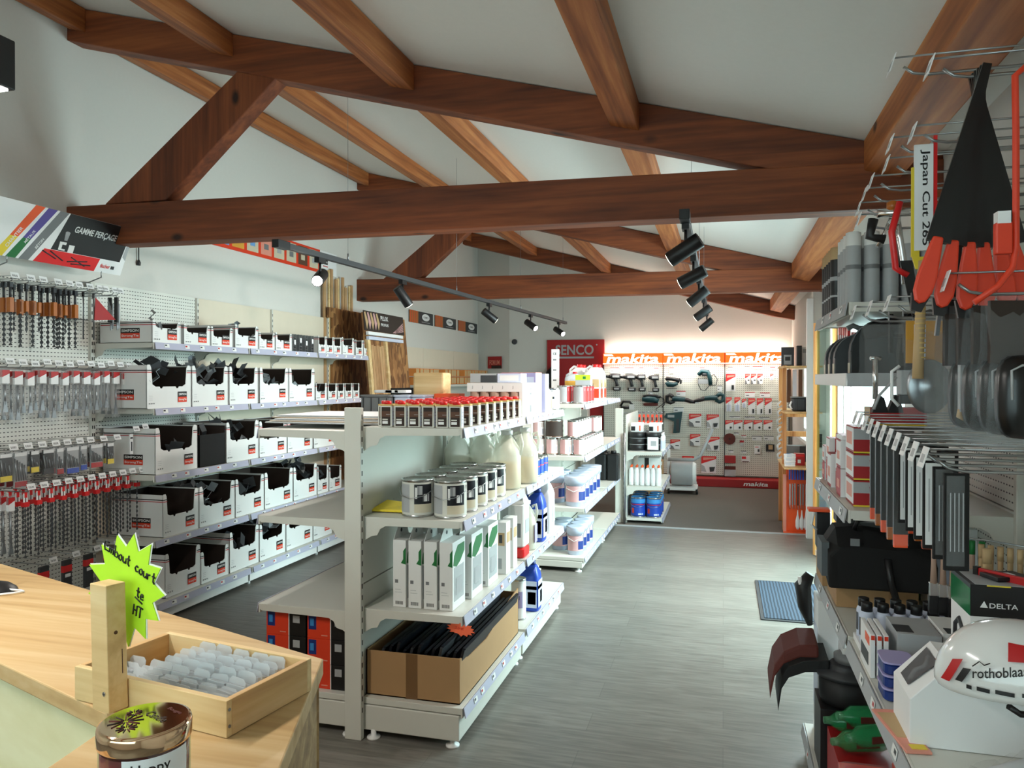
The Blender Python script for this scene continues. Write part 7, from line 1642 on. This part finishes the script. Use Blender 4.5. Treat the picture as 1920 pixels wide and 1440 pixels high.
strokes = {'E': [[(1, 1), (.2, 1), (0, .5), (.2, 0), (1, .05)], [(.05, .5), (.8, .55)]], 'm': [[(0, 0), (0, .6)], [(0, .45), (.25, .62), (.4, .4), (.4, 0)], [(.4, .45), (.65, .62), (.85, .4), (.85, 0)]], 'b': [[(0, 1.2), (0, 0), (.6, .05), (.7, .4), (.4, .6), (0, .4)]],
    'o': [[(.35, .6), (.05, .4), (.1, .05), (.5, 0), (.7, .3), (.55, .58), (.35, .6)]], 'u': [[(0, .6), (.05, .1), (.4, 0), (.65, .25), (.68, .6), (.7, 0)]], 't': [[(.3, 1.1), (.3, .15), (.6, .0)], [(0, .65), (.65, .68)]], 'c': [[(.65, .55), (.3, .62), (.03, .3), (.3, 0), (.7, .1)]],
    'r': [[(0, .6), (.05, 0)], [(.03, .4), (.3, .6), (.5, .58)]], 'n': [[(0, .6), (0, 0)], [(0, .4), (.3, .6), (.55, .4), (.55, 0)]], 'e': [[(.05, .3), (.6, .35), (.5, .6), (.2, .6), (0, .3), (.2, 0), (.65, .08)]], 'H': [[(0, 1), (0, 0)], [(.6, 1), (.6, 0)], [(0, .5), (.6, .5)]], 'T': [[(-.1, 1), (.8, .95)], [(.35, 1), (.35, 0)]], ' ': []}
def hand(b, s, x, z_, h, y=-.0012, slope=0, r=.0011):
    for ch in s:
        for st in strokes[ch]: b.tube([(x+p_[0]*h*.8, y, z_+p_[1]*h+slope*(x+p_[0]*h*.8)) for p_ in st], r, 'ink', n=5)
        x += h*(.95 if ch in 'mE' else .72)
    return x
b = MB(); hand(b, 'Embout court', -.056, .030, .0125, slope=-.22); hand(b, 'te', .022, -.002, .012, slope=-.2); hand(b, 'HT', .020, -.030, .014, slope=-.1); b.tube([(.02, -.0012, -.008), (.036, -.0012, -.014)], .0011, 'ink', n=5); b.build('handwriting', t2)
# candle jar with engraved rose-gold lid
jd = ray(272, 1440); jp = Vector((-.735, .842, ZC)); R = .056
jx = AZ(272, 1380, ZC+.10)
jp = Vector((jx.x, jx.y, ZC))
t = root('candle_jar', 'red candle in a glass jar with a shiny rose-gold lid', 'candle', jp+Vector((0, 0, .0005)), 0); t.scale = (1.05, 1.05, 1.17)
b = MB(); b.lathe([(R*.94, 0), (R*.97, .003), (R*.97, .078)], 'glassred' if 'glassred' in MC else 'redwax', n=40); b.build('wax', t)
b = MB(); b.lathe([(R*.985, 0), (R, .004), (R, .088)], 'glass', n=40, cap=False); b.build('glass', t)
b = MB(); rim = [(R*1.03, .083), (R*1.045, .085), (R*1.045, .101), (R*1.02, .104), (R*.96, .105)]; b.lathe(rim, 'rosegold', n=48, cap=False); b.add([(R*.96*math.cos(2*PI*k/48), R*.96*math.sin(2*PI*k/48), .105) for k in range(48)], [tuple(range(48))], 'rosegold'); b.build('lid', t)
b = MB(); rr = random.Random(2)
for cx_, cy_, r0 in ((-.020, -.012, .022), (-.004, -.028, .013), (-.028, .012, .010)):
    for k in range(11):
        a = 2*PI*k/11; b.tube([(cx_+.004*math.cos(a), cy_+.004*math.sin(a), .1053), (cx_+r0*math.cos(a), cy_+r0*math.sin(a), .1053)], .0008, 'inkbrown' if k % 2 else 'maroon', n=5)
b.text('Candle', (-.012, .012, .1056), (1, -.35, 0), (.35, 1, 0), .013, 'inkbrown', w=.042); b.text('Bougie', (.005, .033, .1056), (1, -.35, 0), (.35, 1, 0), .008, 'maroon', w=.03); b.build('engraving', t)
b = MB(); A = [-1.35+.12*k for k in range(14)]; n = len(A)-1; Rr = R*1.006
b.add([(Rr*math.cos(a), Rr*math.sin(a), zz) for zz in (.005, .0795) for a in A], [(i, i+1, n+2+i, n+1+i) for i in range(n)], 'paper', True)
for st, zz, hh, ww in (('Happy', .058, .016, .048), ('Birthday', .032, .014, .05)):
    vs, fs, wd = textmesh(st); b.add([(Rr*1.003*math.cos(-1.15+(v[0]*hh*ww/(wd*hh))/Rr), Rr*1.003*math.sin(-1.15+(v[0]*hh*ww/(wd*hh))/Rr), zz+v[1]*hh) for v in vs], fs, 'ink')
b.build('printed_label', t)
# black dome base with a beaded chain and white cable
q0 = AZ(0, 1108, ZC); t = root('lamp_base', 'black domed stand base with a beaded chain at left edge of counter', 'stand', (q0.x-.005, q0.y-.01, ZC+.001))
b = MB(); b.lathe([(.055, 0), (.052, .006), (.035, .020), (.012, .028), (.006, .03), (.006, .14)], 'black', n=28); b.build('base', t)
b = MB(); b.tube([(-.004, -.006, .18), (.002, -.006, .09), (.010, -.008, .05), (.018, -.01, .032)], .0025, 'chrome', n=6); b.build('beaded_chain', t)
b = MB(); pts = [(-.08, -.035, .004), (-.03, -.060, .004), (.03, -.052, .004), (.075, -.01, .004), (.088, .012, .004), (.075, .016, .004), (.045, .004, .008)]; b.tube(pts, .0028, 'paper', n=8); b.build('cable', t)
